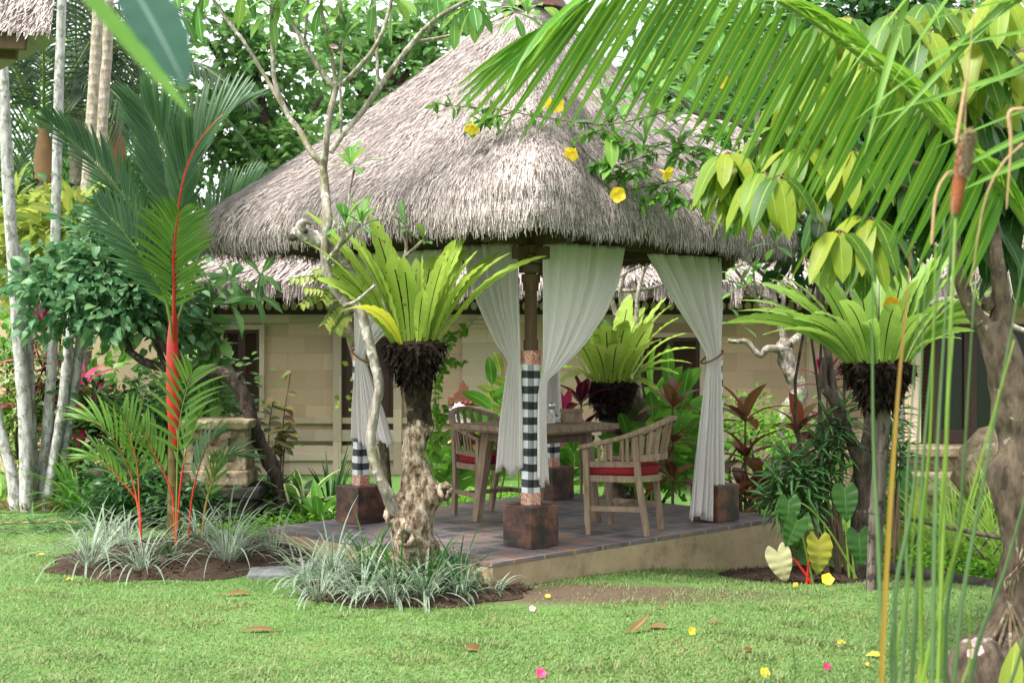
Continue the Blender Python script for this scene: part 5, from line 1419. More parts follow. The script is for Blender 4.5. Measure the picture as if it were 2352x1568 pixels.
mb = MB(); mb.tube(p, [.024, .020, .016, .011, .006, .003], 8); mb.build("midrib", M['green_stem'], cf)
# blades of another frond entering from the upper right
c2 = thing("coconut_frond", "few long blue green leaflets of a second frond entering from the top right corner", "palm frond", P(2500, 100, 5.6))
mb = MB(); D = 5.6
for a, b in (((2440, -20), (2050, 48)), ((2440, 62), (2120, 108)), ((2460, 140), (1990, 250)), ((2470, 100), (2200, 215)), ((2470, 215), (2140, 325)), ((2470, 260), (2170, 385)), ((2440, -60), (1960, 250)), ((2420, -100), (2010, 290)), ((2100, -60), (1985, 330)), ((2150, -80), (1930, 180)), ((2470, 330), (2200, 420)), ((2240, -90), (2050, 180))):
    q0, q1 = P(*a, D), P(*b, D - .1); mb.leaves(q0[None], q1 - q0, [.1, -.5, .85] + rng.normal(0, .25, 3), np.linalg.norm(q1 - q0), .032, -.03, 10, LANCE, .4, 0, 3, .08)
mb.build("leaflets", M['palm_bright'], c2)
mb = MB(); mb.tube([P(2460, -140, D), P(2480, 120, D), P(2500, 380, D)], .015, 8, n=12); mb.build("midrib", M['green_stem'], c2)

# cattails in front, right
D = 4.2
ct = thing("cattail_clump", "tall out of focus green cattail blades standing close at the lower right", "cattails", P(2100, 1800, D))
blades = [((2028, 1620), (2000, 900), (2003, 575), 0.0100), ((2055, 1620), (2090, 1100), (2128, 610), 0.0121), ((2120, 1600), (2130, 900), (2150, 560), 0.0105), ((2090, 1620), (2120, 1000), (2170, 500), 0.0110), ((2068, 1600), (2085, 1100), (2110, 690), 0.0091), ((2140, 1620), (2150, 900), (2190, 450), 0.0116), ((2108, 1620), (2190, 1250), (2330, 780), 0.0110), ((2172, 1620), (2195, 1200), (2240, 650), 0.0130),
          ((2215, 1650), (2300, 1300), (2420, 900), 0.0130), ((2180, 1700), (2240, 1100), (2375, 480), 0.0116), ((2140, 1650), (2165, 1300), (2190, 760), 0.0080), ((2150, 1650), (2152, 1300), (2152, 1180), 0.0060), ((2062, 1650), (2072, 1350), (2110, 1080), 0.0060), ((1822, 1600), (1822, 1550), (1821, 1475), 0.0050), ((1768, 1600), (1770, 1560), (1768, 1505), 0.0050), ((2216, 1640), (2226, 1500), (2226, 1400), 0.0060), ((2040, 1640), (2050, 1500), (2052, 1420), 0.0060), ((2300, 1650), (2345, 1500), (2390, 1300), 0.0110)]
for i, (a, b, c, w) in enumerate(blades):
    jx = rng.normal(0, 14); q = spline([P(*a, D + .03 * (i % 5)), P((a[0] + b[0]) / 2 + jx * .6, (a[1] + b[1]) / 2, D + .03 * (i % 5)), P((a[0] + 2 * b[0] + c[0]) / 4 - jx * .4, (a[1] + 2 * b[1] + c[1]) / 4, D + .03 * (i % 5)), P(*c, D + .03 * (i % 5) - .05)], 24)[None]
    T = nrm(np.gradient(q, axis=1)); S = nrm(np.cross(T, np.array([rng.normal(0, .3), -1.0, 0]))); mb = MB()
    mb.ribbons(q, S, nrm(np.cross(S, T)), (w / 2 * np.clip(1.08 - np.linspace(0, 1, 24) ** 1.8, .05, 1))[None] * 1.0, .35, 3)
    o = mb.build("blade", M['long_grass' if i in (2, 6, 10, 12, 15) else 'reed'], ct); md = o.modifiers.new("thick", 'SOLIDIFY'); md.thickness = .004
q = bez(P(2020, 1650, D - .1), P(2045, 1000, D - .1), P(2095, 560, D - .1), 24)[None]; T = nrm(np.gradient(q, axis=1)); S = nrm(np.cross(T, np.array([0, -1.0, 0])))
mb = MB(); mb.ribbons(q, S, nrm(np.cross(S, T)), (.0075 * np.clip(1.1 - np.linspace(0, 1, 24) ** 2, .05, 1))[None], .3, 3); mb.build("withered_blade", M['reed_yellow'], ct, label="yellow to brown withered blade")
mb = MB(); mb.tube([P(2150, 1700, D), P(2178, 900, D), P(2195, 500, D)], [.006, .006, .005], 8, n=20); stk = mb.build("stalk", M['green_stem'], ct)
mb = MB(); mb.tube([P(2192, 492, D), P(2197, 460, D), P(2212, 350, D), P(2216, 318, D)], [.012, .0185, .0185, .010], 14, n=20); mb.build("seed_head", M['cattail'], ct)
mb = MB(); k = 3600; f = rng.random(k); c = P(2207, 400, D) * (1 - f[:, None]) + P(2218, 305, D) * f[:, None]; th = rng.normal(.1, 1.1, k)
d = np.stack([np.cos(th), -np.abs(np.sin(th)), rng.normal(0, .3, k)], -1); mb.leaves(c, d, [0, 0, 1.0], rng.uniform(.02, .04, k), .0026, 0, 2, lambda t: 1 - .5 * t, 0, cols=2); mb.build("fluff", M['fluff'], ct, False)
for pts, r in (([(2216, 320), (2218, 240), (2225, 150), (2240, 0), (2246, -60)], .0022), ([(2196, 330), (2212, 230), (2222, 170)], .006), ([(2352, 250), (2318, 260), (2322, 330), (2312, 480)], .006), ([(2140, 560), (2150, 450), (2175, 400), (2200, 390)], .0045), ([(2350, 330), (2300, 380), (2260, 470), (2230, 650)], .0035)):
    mb = MB(); mb.tube([P(a, b, D) for a, b in pts], [r, r, r * .3], 6, n=16); mb.build("dry_blade", M['straw'], ct)

# blurred leaf hanging close to the lens, top left
D = 2.3
nf = thing("hanging_leaf", "large blurred blue green leaf and its light green neighbour close to the lens, top left", "leaf", P(300, -60, D))
mb = MB(); q0, q1 = P(280, -70, D), P(442, 190, D)
mb.leaves(q0[None], q1 - q0, [.6, -.75, .45], np.linalg.norm(q1 - q0), .105, .10, 14, ELL, .12, 0, 5, 0, .06); mb.build("blade", M['hang'] if 'hang' in M else M['bush_leaf'], nf)
mb = MB(); q0, q1 = P(150, -50, D - .1), P(415, 290, D - .1)
mb.leaves(q0[None], q1 - q0, [.8, -.2, .5], np.linalg.norm(q1 - q0), .085, -.08, 14, STRAP, .35, 0, 3, 0, .05); mb.build("light_blade", M['palm_bright'], nf)

# ================================================================== LEFT: RED PALM AND ITS SHOOTS
D = 11.2
def G0(px, D):
    x = PX(px, D); return np.array([x, D, float(bed_z(x, D))])
b0 = G0(400, D)
rp = thing("lipstick_palm", "tall palm with bright red crownshaft and blue green fronds in the left bed", "palm", b0)
mb = MB(); mb.tube([b0 - [0, 0, .05], P(398, 1100, D), P(399, 1000, D), P(400, 900, D)], [.06, .042, .042, .045], 14, n=30, rough=.02); mb.build("trunk", M['olive_stem'], rp)
mb = MB(); mb.tube([P(402, 1030, D), P(398, 930, D), P(397, 860, D), P(396, 790, D), P(399, 725, D)], [.040, .052, .052, .044, .030], 14, n=30); mb.build("crownshaft", M['red_stem'], rp)
def fr(parent, px, nl, ll, D0, lm='palm', sm='green_stem', **k):
    return frond(parent, [P(q[0], q[1], D0 + (q[2] if len(q) > 2 else 0)) for q in px], nl, ll, lm=lm, sm=sm, **k)
U = (0, -.8, .55)
fr(rp, [(399, 740), (402, 600, -.05), (408, 500, -.1), (425, 400, -.15), (455, 330, -.1), (500, 275, -.05), (548, 238, 0)], 46, .64, D, 'palm', 'red_stem', ang=(.62, .28), width=.042, up=(-.5, -.75, .2), r0=.016, start=.36, droop=.03, grav=.05, vee=.1)
fr(rp, [(399, 740), (408, 560, .1), (395, 440, .2), (370, 330, .3), (330, 240, .35)], 42, .72, D, 'palm', 'green_stem', ang=(.55, .25), width=.044, up=(.2, -.9, .2), r0=.014, start=.3, droop=.03, grav=.05, vee=.1)
fr(rp, [(396, 760), (360, 600, 0), (320, 500, .1), (250, 410, .1), (180, 340, .1), (110, 280, .1)], 42, .55, D, 'palm', 'green_stem', ang=(.7, .3), width=.036, up=(.35, -.5, .8), r0=.012, start=.3, droop=.05, grav=.1, vee=.2)
fr(rp, [(400, 760), (440, 640, .3), (470, 560, .4), (520, 480, .4), (590, 415, .4)], 36, .52, D, 'palm', 'green_stem', ang=(.8, .35), width=.038, up=(-.4, -.6, .7), r0=.012, start=.35, droop=.05, grav=.08, vee=.2)
fr(rp, [(398, 800), (385, 700, -.2), (345, 620, -.3), (290, 540, -.3), (225, 470, -.2)], 32, .52, D, 'palm', 'green_stem', ang=(.75, .3), width=.036, up=(.2, -.7, .6), r0=.01, start=.32, droop=.06, grav=.1, vee=.2)
fr(rp, [(399, 800), (400, 690, -.2), (398, 600, -.3), (402, 540, -.35), (412, 490, -.4)], 30, .50, D, 'palm_bright', 'red_stem', ang=(.85, .5), width=.034, up=(.05, -1, .1), r0=.012, start=.22, droop=.04, grav=.22, vee=.12)
def shoot(label, px, D0, fronds, reds=True):
    b = G0(px, D0); t = thing("lipstick_palm", label, "palm", b, "young red stemmed palm shoots")
    for pts, nl, ll, lm, sm, kw in fronds:
        frond(t, [b - [0, 0, .03]] + [P(q[0], q[1], D0 + (q[2] if len(q) > 2 else 0)) for q in pts], nl, ll, lm=lm, sm=sm, r0=.008, grav=.22, droop=.1, **kw)
    return t
kw = dict(ang=(.55, .2), width=.032, start=.42, up=(.55, -.5, .5))
shoot("low palm shoot with orange red stems leaning left in the left bed", 325, 10.9, [([(316, 1160), (300, 1090), (268, 1020), (230, 975), (192, 965)], 14, .46, 'palm_bright', 'orange_stem', dict(kw, up=(.5, -.3, .8))), ([(320, 1160), (315, 1070), (298, 1000), (285, 960)], 10, .50, 'palm_bright', 'orange_stem', kw), ([(318, 1160), (275, 1100), (235, 1060), (205, 1055)], 11, .40, 'palm_bright', 'red_stem', dict(kw, up=(.3, -.3, .9)))])
shoot("palm shoot with feathery blue green frond rising before the red crownshaft", 403, 10.8, [([(406, 1120), (408, 1040), (414, 960), (430, 890), (440, 860)], 12, .46, 'palm_bright', 'green_stem', dict(kw, ang=(.85, .4), start=.42, up=(.1, -.9, .3))), ([(396, 1140), (368, 1070), (348, 1030), (330, 985)], 9, .40, 'palm_bright', 'red_stem', kw), ([(412, 1140), (424, 1050), (440, 1000), (455, 960)], 9, .40, 'palm_bright', 'red_stem', dict(kw, up=(-.5, -.5, .5)))])
shoot("thin palm shoot with dark red stems right of the tall red palm", 432, 11.1, [([(440, 1150), (455, 1080), (475, 1030), (505, 1000)], 10, .36, 'palm', 'red_stem', dict(kw, up=(-.4, -.4, .7)))])
shoot("smallest palm shoot with one notched leaf at the right of the red palms", 462, 11.0, [([(470, 1170), (482, 1120), (488, 1085), (492, 1050)], 6, .30, 'palm_bright', 'orange_stem', kw), ([(475, 1150), (500, 1080), (530, 1050), (565, 1050)], 10, .32, 'palm', 'green_stem', dict(kw, up=(-.2, -.3, .9)))])

# striped grasses in the beds (each clump stands on its own)
sg_ = [(205, 10.5, 46, .60, "largest striped grass clump at the far left end of the left bed", 'spider'), (325, 10.25, 34, .42, "striped grass clump at the front edge of the left bed", 'spider'), (290, 11.2, 40, .45, "striped grass clump behind the leaning palm shoot", 'spider'), (520, 10.45, 60, .62, "tall striped grass clump at the right end of the left bed", 'spider'),
       (455, 11.3, 34, .42, "striped grass clump behind the mulch between the palm shoots", 'spider'), (240, 11.5, 34, .42, "striped grass clump at the rear left of the left bed", 'spider'), (395, 10.5, 18, .28, "small dark grass tuft on the mulch below the red palm", 'lily'), (765, 9.75, 54, .50, "striped grass clump at the left of the knotted trunk", 'spider'), (735, 9.35, 34, .36, "low striped grass clump at the left front of the middle bed", 'spider'),
       (830, 9.25, 40, .38, "striped grass clump in front and left of the knotted trunk", 'spider'), (900, 9.2, 40, .36, "striped grass clump directly before the knotted trunk", 'spider'), (975, 9.25, 36, .36, "striped grass clump before the right side of the knotted trunk", 'spider'), (1060, 9.35, 30, .32, "striped grass clump below the platform corner", 'spider'), (1125, 9.45, 12, .20, "small sparse striped grass tuft at the right end of the middle bed", 'spider'),
       (850, 9.75, 56, .52, "dark green grass clump pressed against the left of the knotted trunk", 'lily'), (915, 9.45, 46, .46, "dark green grass clump at the foot of the knotted trunk", 'lily'), (985, 9.42, 40, .48, "dark green grass clump at the right foot of the knotted trunk", 'lily'), (1050, 9.55, 40, .44, "dark green grass clump against the platform corner", 'lily'), (700, 9.95, 30, .40, "striped grass clump between paver and knotted trunk", 'spider'), (630, 10.9, 22, .36, "thin striped grass tuft against the platform's left wall", 'spider')]
for px, D0, n_, L, lab, lf in sg_:
    strap_clump("grass_clump", lab, "grass clump", PX(px, D0), D0, int(n_ * 1.5), L * 1.22, .012, lf, (.55, 1.5), (.7, 2.5), group="grass clumps in the garden beds", rows=12, spread=.10)
pv_b = P(640, 1318, 10.25); mb = MB(); mb.box((pv_b[0], pv_b[1], .015), (.42, .36, .05), .1); tag(mb.build("paving_stone", M['paver'], None, False, .012), "grey paving stone at the foot of the platform's left wall", "paver")
pv_b = P(740, 1300, 10.3); mb = MB(); mb.box((pv_b[0] + .05, pv_b[1] + .15, .02), (.36, .3, .05), .3); tag(mb.build("paving_stone", M['paver'], None, False, .012), "grey paving stone half hidden behind striped grass beside the platform", "paver")

# cut palm leaves lying on the lawn
c = thing("cut_palm_leaf", "cut palm leaf lying flat on the lawn at the far left", "palm leaf", (PX(70, 12.6), 12.6, 0))
mb = MB(); k = 60; f = rng.random(k); b = np.stack([PX(-20, 12.6) + f * .75, 12.6 + rng.normal(0, .09, k), np.full(k, .05)], -1)
mb.leaves(b, np.stack([rng.uniform(-.3, 1, k), rng.normal(0, .35, k), rng.uniform(0, .22, k)], -1), [0, 0, 1.0], rng.uniform(.25, .5, k), .02, .22, 6, LANCE, .3); mb.build("leaflets", M['palm'], c)
mb = MB(); mb.tube([(PX(-60, 12.6), 12.6, .05), (PX(150, 12.6), 12.65, .06), (PX(245, 12.6), 12.7, .03)], [.012, .008, .003], 6, n=12); mb.build("midrib", M['straw'], c)

# pale slender palm trunks on the left
trunks = [([(40, 1165), (25, 1080), (5, 1000), (-20, 880)], 14.0, .056, "short leaning pale palm trunk at the left edge", 0), ([(62, 1150), (60, 1000), (45, 800), (30, 600), (18, 400), (8, 200), (0, 0), (-8, -150)], 13.9, .062, "pale lichened palm trunk rising out of frame near the left edge", 1), ([(70, 1150), (75, 1060), (68, 900), (62, 720), (55, 560)], 14.0, .054, "pale palm trunk just right of the leftmost tall trunk", 2),
          ([(92, 1165), (105, 1040), (115, 900), (122, 760), (128, 500), (134, 250), (142, 0), (146, -150)], 14.1, .052, "straight whitish palm trunk third from the left", 3), ([(103, 1170), (125, 1050), (145, 920), (158, 780), (175, 650)], 14.0, .050, "pale palm trunk vanishing into the leafy bush", 4), ([(118, 1165), (148, 1030), (172, 880), (190, 740), (205, 600)], 14.1, .052, "rightmost pale trunk leaning right at the clump foot", 5),
          ([(150, 900), (185, 620), (202, 400), (215, 200), (222, 80), (235, -120)], 16.5, .07, "ringed palm trunk behind the bush, left of a pair", 6), ([(170, 900), (210, 620), (228, 400), (240, 200), (246, 120), (252, -120)], 16.8, .07, "ringed palm trunk behind the bush, right of a pair", 7)]
for pts, D0, r, lab, i in trunks:
    q = [P(a, b, D0 + .03 * j) for j, (a, b) in enumerate(pts)]
    if pts[0][1] > 1100: q[0][2] = -.05
    else: q[0][2] = -.1
    t = thing("palm_tree", lab, "palm", q[0], "pale palm trunks on the left"); mb = MB(); mb.tube(q, [r * 1.25, r, r * .95, r * .9, r * .85], 14, n=50, rough=.03, freq=3); mb.build("trunk", M['bark_palm' if i < 6 else 'bark_ring'], t)
mb = MB(); k = 260; a = rng.random(k) * 6.28; q = np.sqrt(rng.random(k)); px_ = PX(85, 14); mb.strap(np.stack([px_ + .5 * q * np.cos(a), 14 + .3 * q * np.sin(a), .02 + 0 * a], -1), a + rng.normal(0, .6, k), rng.uniform(.2, 1.2, k), rng.uniform(.2, 1.4, k), rng.uniform(.08, .25, k), .012, STRAP, 5, .1)
tag(mb.build("dry_litter", M['dead']), "mound of brown dry litter round the feet of the pale palm trunks", "litter")

# background palms, left
def palm_tree(label, trunk, r, top, D0, n_, L, lm='palm_far', el=(.1, 1.2), ll=.8, sh=None, group="palms in the left background", bark='bark_ring', nl=34):
    q = [P(a, b, D0) for a, b in trunk]; q[0][2] = -.1
    t = thing("palm_tree", label, "palm", q[0], group)
    mb = MB(); mb.tube(q, [r * 1.2, r, r * .9], 12, n=30, rough=.03); mb.build("trunk", M[bark], t)
    c = q[-1]
    if sh:
        mb = MB(); mb.tube([c, c + [0, 0, .35], c + [0, 0, .75]], [r * 1.1, r * 1.25, r * .6], 12, n=10); mb.build("crownshaft", M[sh], t); c = c + [0, 0, .7]
    for i in range(n_):
        a = i * 2.4 + rng.normal(0, .2); e = rng.uniform(*el); d = np.array([math.cos(a) * math.cos(e), math.sin(a) * math.cos(e), math.sin(e)])
        l_ = L * rng.uniform(.85, 1.1); m_ = c + d * l_ * .5 + np.array([0, 0, .10 * l_]); e_ = c + d * l_ * .95 - np.array([0, 0, .42 * l_ * (1.1 - math.sin(e))])
        frond(t, [c, m_, e_], nl, ll, (1.0, .45), .045, lm, 'green_stem', .022, (0, 0, 1), .2, .12, .12, grav=.35, rows=5)
    return t
palm_tree("far palm with reddish crownshaft between the white trunks", [(85, 980), (88, 560), (100, 420)], .11, None, 20, 9, 2.6, 'palm_far', (.0, 1.1), .75, 'far_shaft')
palm_tree("far palm with orange crownshaft right of the ringed pair", [(235, 980), (255, 560), (268, 400)], .11, None, 21, 9, 2.5, 'palm_far', (.0, 1.2), .7, 'far_shaft')
palm_tree("tall dark feather palm filling the top left background", [(-70, 980), (-60, 400), (-40, 60)], .14, None, 19, 12, 3.4, 'palm_far', (-.2, 1.0), .9)
palm_tree("far dark palm high behind the white trunk", [(190, 980), (180, 500), (175, 190)], .12, None, 22, 11, 3.0, 'palm_far', (-.2, 1.1), .85)

# ---- the clipped bush on its gnarled stem
D = 13.2
b0 = P(655, 1195, D); b0[2] = 0
bt = thing("bougainvillea_bush", "dense round leafed bush spreading left from a gnarled leaning stem beside the lantern", "bush", b0)
branch([(658, 1200, 0), (640, 1110, 0), (620, 1060, 0), (590, 1000, 0), (568, 930, 0), (545, 880, 0), (530, 862, 0)], [.075, .065, .07, .06, .065, .07, .06], bt, D, 'bark_dark', 46, "trunk", .1)
for pxs, rad in (([(545, 875, 0), (500, 855, 0), (450, 870, -.1), (420, 860, -.1), (380, 845, -.1), (330, 830, -.1), (290, 800, -.1)], [.07, .06, .05, .045, .04, .03]), ([(420, 862, -.1), (370, 790, -.1), (320, 750, -.1), (260, 740, -.1), (200, 720, 0)], [.035, .03, .024, .016]), ([(440, 865, -.1), (400, 790, 0), (370, 700, .1), (330, 620, .1)], [.03, .024, .016]), ([(300, 805, -.1), (270, 730, 0), (230, 660, 0), (180, 620, 0)], [.026, .02, .012]), ([(380, 845, 0), (350, 760, .2), (300, 640, .3)], [.03, .02, .012])):
    branch(pxs, rad, bt, D, 'bark_dark')
mb = MB(); crown(mb, [blobP(160, 640, 120, 70, D), blobP(250, 590, 130, 90, D + .2), blobP(330, 640, 110, 110, D + .2), blobP(120, 690, 90, 60, D), blobP(230, 710, 130, 60, D - .1), blobP(290, 500, 60, 60, D + .3), blobP(330, 560, 70, 60, D + .3), blobP(350, 740, 70, 40, D + .3)], 3600, .115, .09, .16, 22, HEART, 5, .3)
mb.build("foliage", M['bush_leaf'], bt)

# magnolia like plant and shrubs left of the wall
D = 13.8
mg = thing("broadleaf_shrub", "shrub with large oval glossy leaves on green canes before the guest house corner", "shrub", P(500, 1150, D) * [1, 1, 0])
mb = MB()
for a, b, c in (((505, 1180), (495, 900), (480, 640)), ((470, 1180), (460, 900), (455, 700)), ((530, 1180), (505, 950), (500, 780))):
    q = [P(*a, D), P(*b, D), P(*c, D)]; q[0][2] = 0; m2 = MB(); m2.tube(q, [.03, .024, .016], 8, n=20); m2.build("cane", M['green_stem'], mg)
    p = spline(q, 30)
    for i in (17, 20, 23, 26, 29): rosette(mb, p[i], [rng.normal(0, .3), -.3, .6], 5, .30, .12, (.8, 1.7), .2, OBO, 7, .15, .25)
for px, py in ((535, 700), (530, 640), (590, 680), (600, 630), (470, 740)): rosette(mb, P(px, py, D - .1), [.5, -.3, .3], 6, .27, .10, (.6, 1.6), .3, OBO, 7, .15, .3)
mb.build("leaves", M['tree_leaf'], mg)
def shrub(label, blobs, n, L, W, leaf, name="shrub", cat="shrub", sub=.2, prof=ELL, group=None, per=22, base=None, rows=4):
    c = blobs[0][0]; t = thing(name, label, cat, (c[0], c[1], 0), group)
    mb = MB(); crown(mb, blobs, n, L, W, sub, per, prof, rows); mb.build("foliage", M[leaf], t)
    mb = MB()
    for i in range(5): mb.tube([(c[0] + rng.normal(0, .05), c[1] + rng.normal(0, .05), -.1), (c[0] + rng.normal(0, .15), c[1], c[2] * .4), c + rng.normal(0, .15, 3)], [.02, .014, .008], 6, n=8)
    o = mb.build("stem", M['bark_dark'], t); return t
shrub("yellow green umbrella shrub glowing behind the pale trunks", [blobP(130, 540, 110, 70, 16.2), blobP(60, 560, 80, 60, 16.2), blobP(200, 600, 80, 80, 16.3), blobP(50, 650, 50, 60, 16.4), blobP(20, 480, 50, 60, 16.4)], 1000, .36, .11, 'yellow_leaf', sub=.22, prof=ROUND, rows=6)
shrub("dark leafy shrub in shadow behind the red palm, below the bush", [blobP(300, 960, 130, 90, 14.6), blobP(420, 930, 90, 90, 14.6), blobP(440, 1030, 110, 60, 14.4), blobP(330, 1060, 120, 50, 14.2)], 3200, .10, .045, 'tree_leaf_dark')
shrub("small leafed shrub between red palm and lantern", [blobP(470, 900, 60, 70, 14.2)], 800, .085, .045, 'tree_leaf')
shrub("pale cream leafed shrub between the pale trunks", [blobP(80, 840, 45, 45, 14.8), blobP(100, 880, 40, 40, 14.8)], 500, .08, .045, 'varieg')
shrub("green shrub under the left trunks by the stone bench", [blobP(60, 980, 60, 70, 15), blobP(20, 1080, 40, 50, 14.6), blobP(170, 1000, 50, 60, 15)], 900, .14, .04, 'long_grass')
shrub("green leafy shrub before the plaster wall", [blobP(20, 780, 60, 40, 15.5), blobP(10, 900, 50, 60, 15.2), blobP(200, 900, 60, 70, 15.4)], 800, .18, .08, 'ginger')
for px, D0, h, lf, lab in ((100, 14.8, 1.75, 'ti_purple', "tall purple black ti plant with red shoots behind the pale trunks"), (70, 15.0, 1.45, 'ti_pink', "crimson ti plant rising left of the pale trunks"), (185, 14.6, 1.15, 'ti_pink', "pink ti plant right of the leaning pale trunk"), (215, 14.9, .9, 'ti_purple', "purple ti plant low beside the pink one"), (150, 14.5, .8, 'ti_purple', "dark purple ti plant between two pale trunks")):
    ti_plant(lab, PX(px, D0), D0, 0, h, lf, .48, .11, 2, 9)
for px, D0, lab in ((235, 14.4, "strappy green clump behind the leaning palm shoot"), (300, 14.0, "strappy green clump below the dark shrub"), (180, 13.8, "strappy green clump at the end of the stone bench"), (280, 13.2, "dark strappy clump hanging over the dark bench"), (340, 12.9, "dark strappy clump between bench and lantern"), (250, 12.8, "low dark strappy clump before the stone bench")):
    strap_clump("lily_clump", lab, "lily clump", PX(px, D0), D0, 60, .75 if D0 > 13.5 else .55, .034, 'ginger' if D0 > 13.5 else 'lily', (.6, 1.5), (.7, 1.6), group="strappy clumps on the left", spread=.12)
# stone bench and lantern
D = 13.4
sb = thing("stone_bench", "low dark mossy stone bench behind the leaning palm shoot", "bench", (PX(225, D), D, 0))
mb = MB(); mb.revolve([(.02, -.07), (.40, -.06), (.47, -.02), (.45, .04), (.3, .065), (.02, .07)], (PX(300, D), D + .1, .40), 18, 0, .07, 1.0, .6); mb.build("slab", M['stone_dark'], sb, True)
mb = MB(); mb.revolve([(.42, -.2), (.40, -.05), (.37, .08), (.40, .16), (.36, .2)], (PX(300, D), D + .1, .16), 18, 0, .10, 1.0, .6); mb.build("base", M['stone_dark'], sb, True)
ln_ = thing("stone_lantern", "square mossy stone lantern with small square holes on a dark plinth", "lantern", (PX(505, 13.0), 13.0, 0))
D = 13.0; cx_ = PX(500, D); W_ = PX(570, D) - PX(430, D)
z1, z0 = CAMZ + (HY - 985) / F_PX * D, CAMZ + (HY - 1075) / F_PX * D
mb = MB(); mb.box((cx_ + .05, D + .15, .10), (W_ + .06, .60, .26)); mb.box((cx_ + .05, D + .13, .29), (W_ + .18, .66, .11)); mb.build("plinth", M['stone_dark'], ln_, False, .025)
mb = MB(); mb.box((cx_, D + .1, .42), (W_ + .06, .54, .14)); mb.build("base", M['stone'], ln_, False, .02)
mb = MB(); zlo, zhi = .49, z1
# body built round its square holes: three columns by two rows on the front and right face
mb.box((cx_, D + .12, (zlo + zhi) / 2), (W_ - .10, .40, zhi - zlo))
cols_ = np.linspace(cx_ - W_ / 2, cx_ + W_ / 2, 8); rows_ = np.linspace(zlo, zhi, 6)
for i in range(7):
    for j in range(5):
        if i % 2 == 1 and j % 2 == 1: continue
        mb.box(((cols_[i] + cols_[i + 1]) / 2, D - .10 - .0003 * ((i + j) % 2), (rows_[j] + rows_[j + 1]) / 2), (cols_[1] - cols_[0], .06, rows_[1] - rows_[0]))
for s in (-1, 1): mb.box((cx_ + s * (W_ / 2 - .03), D + .135, (zlo + zhi) / 2), (.06, .40, zhi - zlo))
mb.build("body", M['stone'], ln_, False)
mb = MB(); mb.box((cx_, D + .1, z1 + .045), (W_ + .09, .60, .085)); mb.build("cap", M['stone'], ln_, False, .02)

# ---- plants in front of the guest house wall
D = 13.6
yp = thing("bronze_sapling", "upright sapling with round bronze leaves against the house wall", "sapling", (PX(650, D), D, 0))
mb = MB()
for a, b in (((640, 1100), (668, 855)), ((615, 1080), (628, 915)), ((630, 1080), (640, 990)), ((645, 1100), (670, 960))):
    q = [P(*a, D), P((a[0] + b[0]) / 2 - 4, (a[1] + b[1]) / 2, D), P(*b, D)]; q[0][2] = 0; p = spline(q, 24); m2 = MB(); m2.tube(p, [.010, .007, .004], 6); m2.build("stem", M['brown_stem'], yp)
    k = 9; i = rng.integers(11, 24, k); d = np.stack([rng.choice([-1, 1], k), rng.normal(-.3, .3, k), rng.normal(-.2, .4, k)], -1); mb.leaves(p[i], d, [0, -.4, 1.0], rng.uniform(.10, .15, k), rng.uniform(.08, .12, k), .3, 5, HEART)
mb.build("leaves", M['young_brown'], yp)
for px, D0, n_, lab in ((690, 13.4, 26, "variegated broad leafed clump right of the gnarled stem"), (600, 13.5, 16, "variegated broad leafed clump left of the gnarled stem")):
    strap_clump("variegated_lily", lab, "lily clump", PX(px, D0), D0, n_, .62, .13, 'varieg', (.6, 1.45), (.5, 1.5), ELL, group="variegated clumps by the gnarled stem", spread=.18)
strap_clump("lily_clump", "broad dark leafed clump behind the left pedestal", "lily clump", PX(735, 13.0), 13.0, 24, .5, .11, 'ginger', (.6, 1.4), (.6, 1.5), ELL, group="strappy clumps by the house", spread=.15)
strap_clump("lily_clump", "thin upright strappy clump near the house door", "lily clump", PX(760, 14.0), 14.0, 22, .75, .03, 'lily', (1.0, 1.5), (.1, .6), group="strappy clumps by the house", spread=.1)
def cover(label, pts, h=.10, n_=2600):
    mb = MB(); xy = np.array(pts); k = n_; i = rng.integers(0, len(xy), k); b = np.stack([xy[i, 0] + rng.normal(0, .35, k), xy[i, 1] + rng.normal(0, .35, k), rng.uniform(0, h, k)], -1); b = b[~in_plat(b[:, 0], b[:, 1], .08)]
    k = len(b); b[:, 2] += gz(b[:, 0], b[:, 1])
    mb.leaves(b, rng.standard_normal((k, 3)) * [1, 1, .3], [0, 0, 1.0] + rng.normal(0, .3, (k, 3)), rng.uniform(.03, .06, k), rng.uniform(.02, .04, k), .1, 3, ELL, .1)
    return kind(mb.build("ground_cover", M['cover']), "stuff")
cover("", [(-1.9 + .32 * i, 12.6 + .28 * i) for i in range(8)] + [(-2.2, 12.7), (-2.6, 13.2), (-1.4, 13.6), (-.6, 14.6)], .12, 5200)
cover("", [(1.3 + .4 * i, 13.9 - .25 * i) for i in range(5)] + [(2.6, 13), (3.2, 13.2)], .12, 3200)

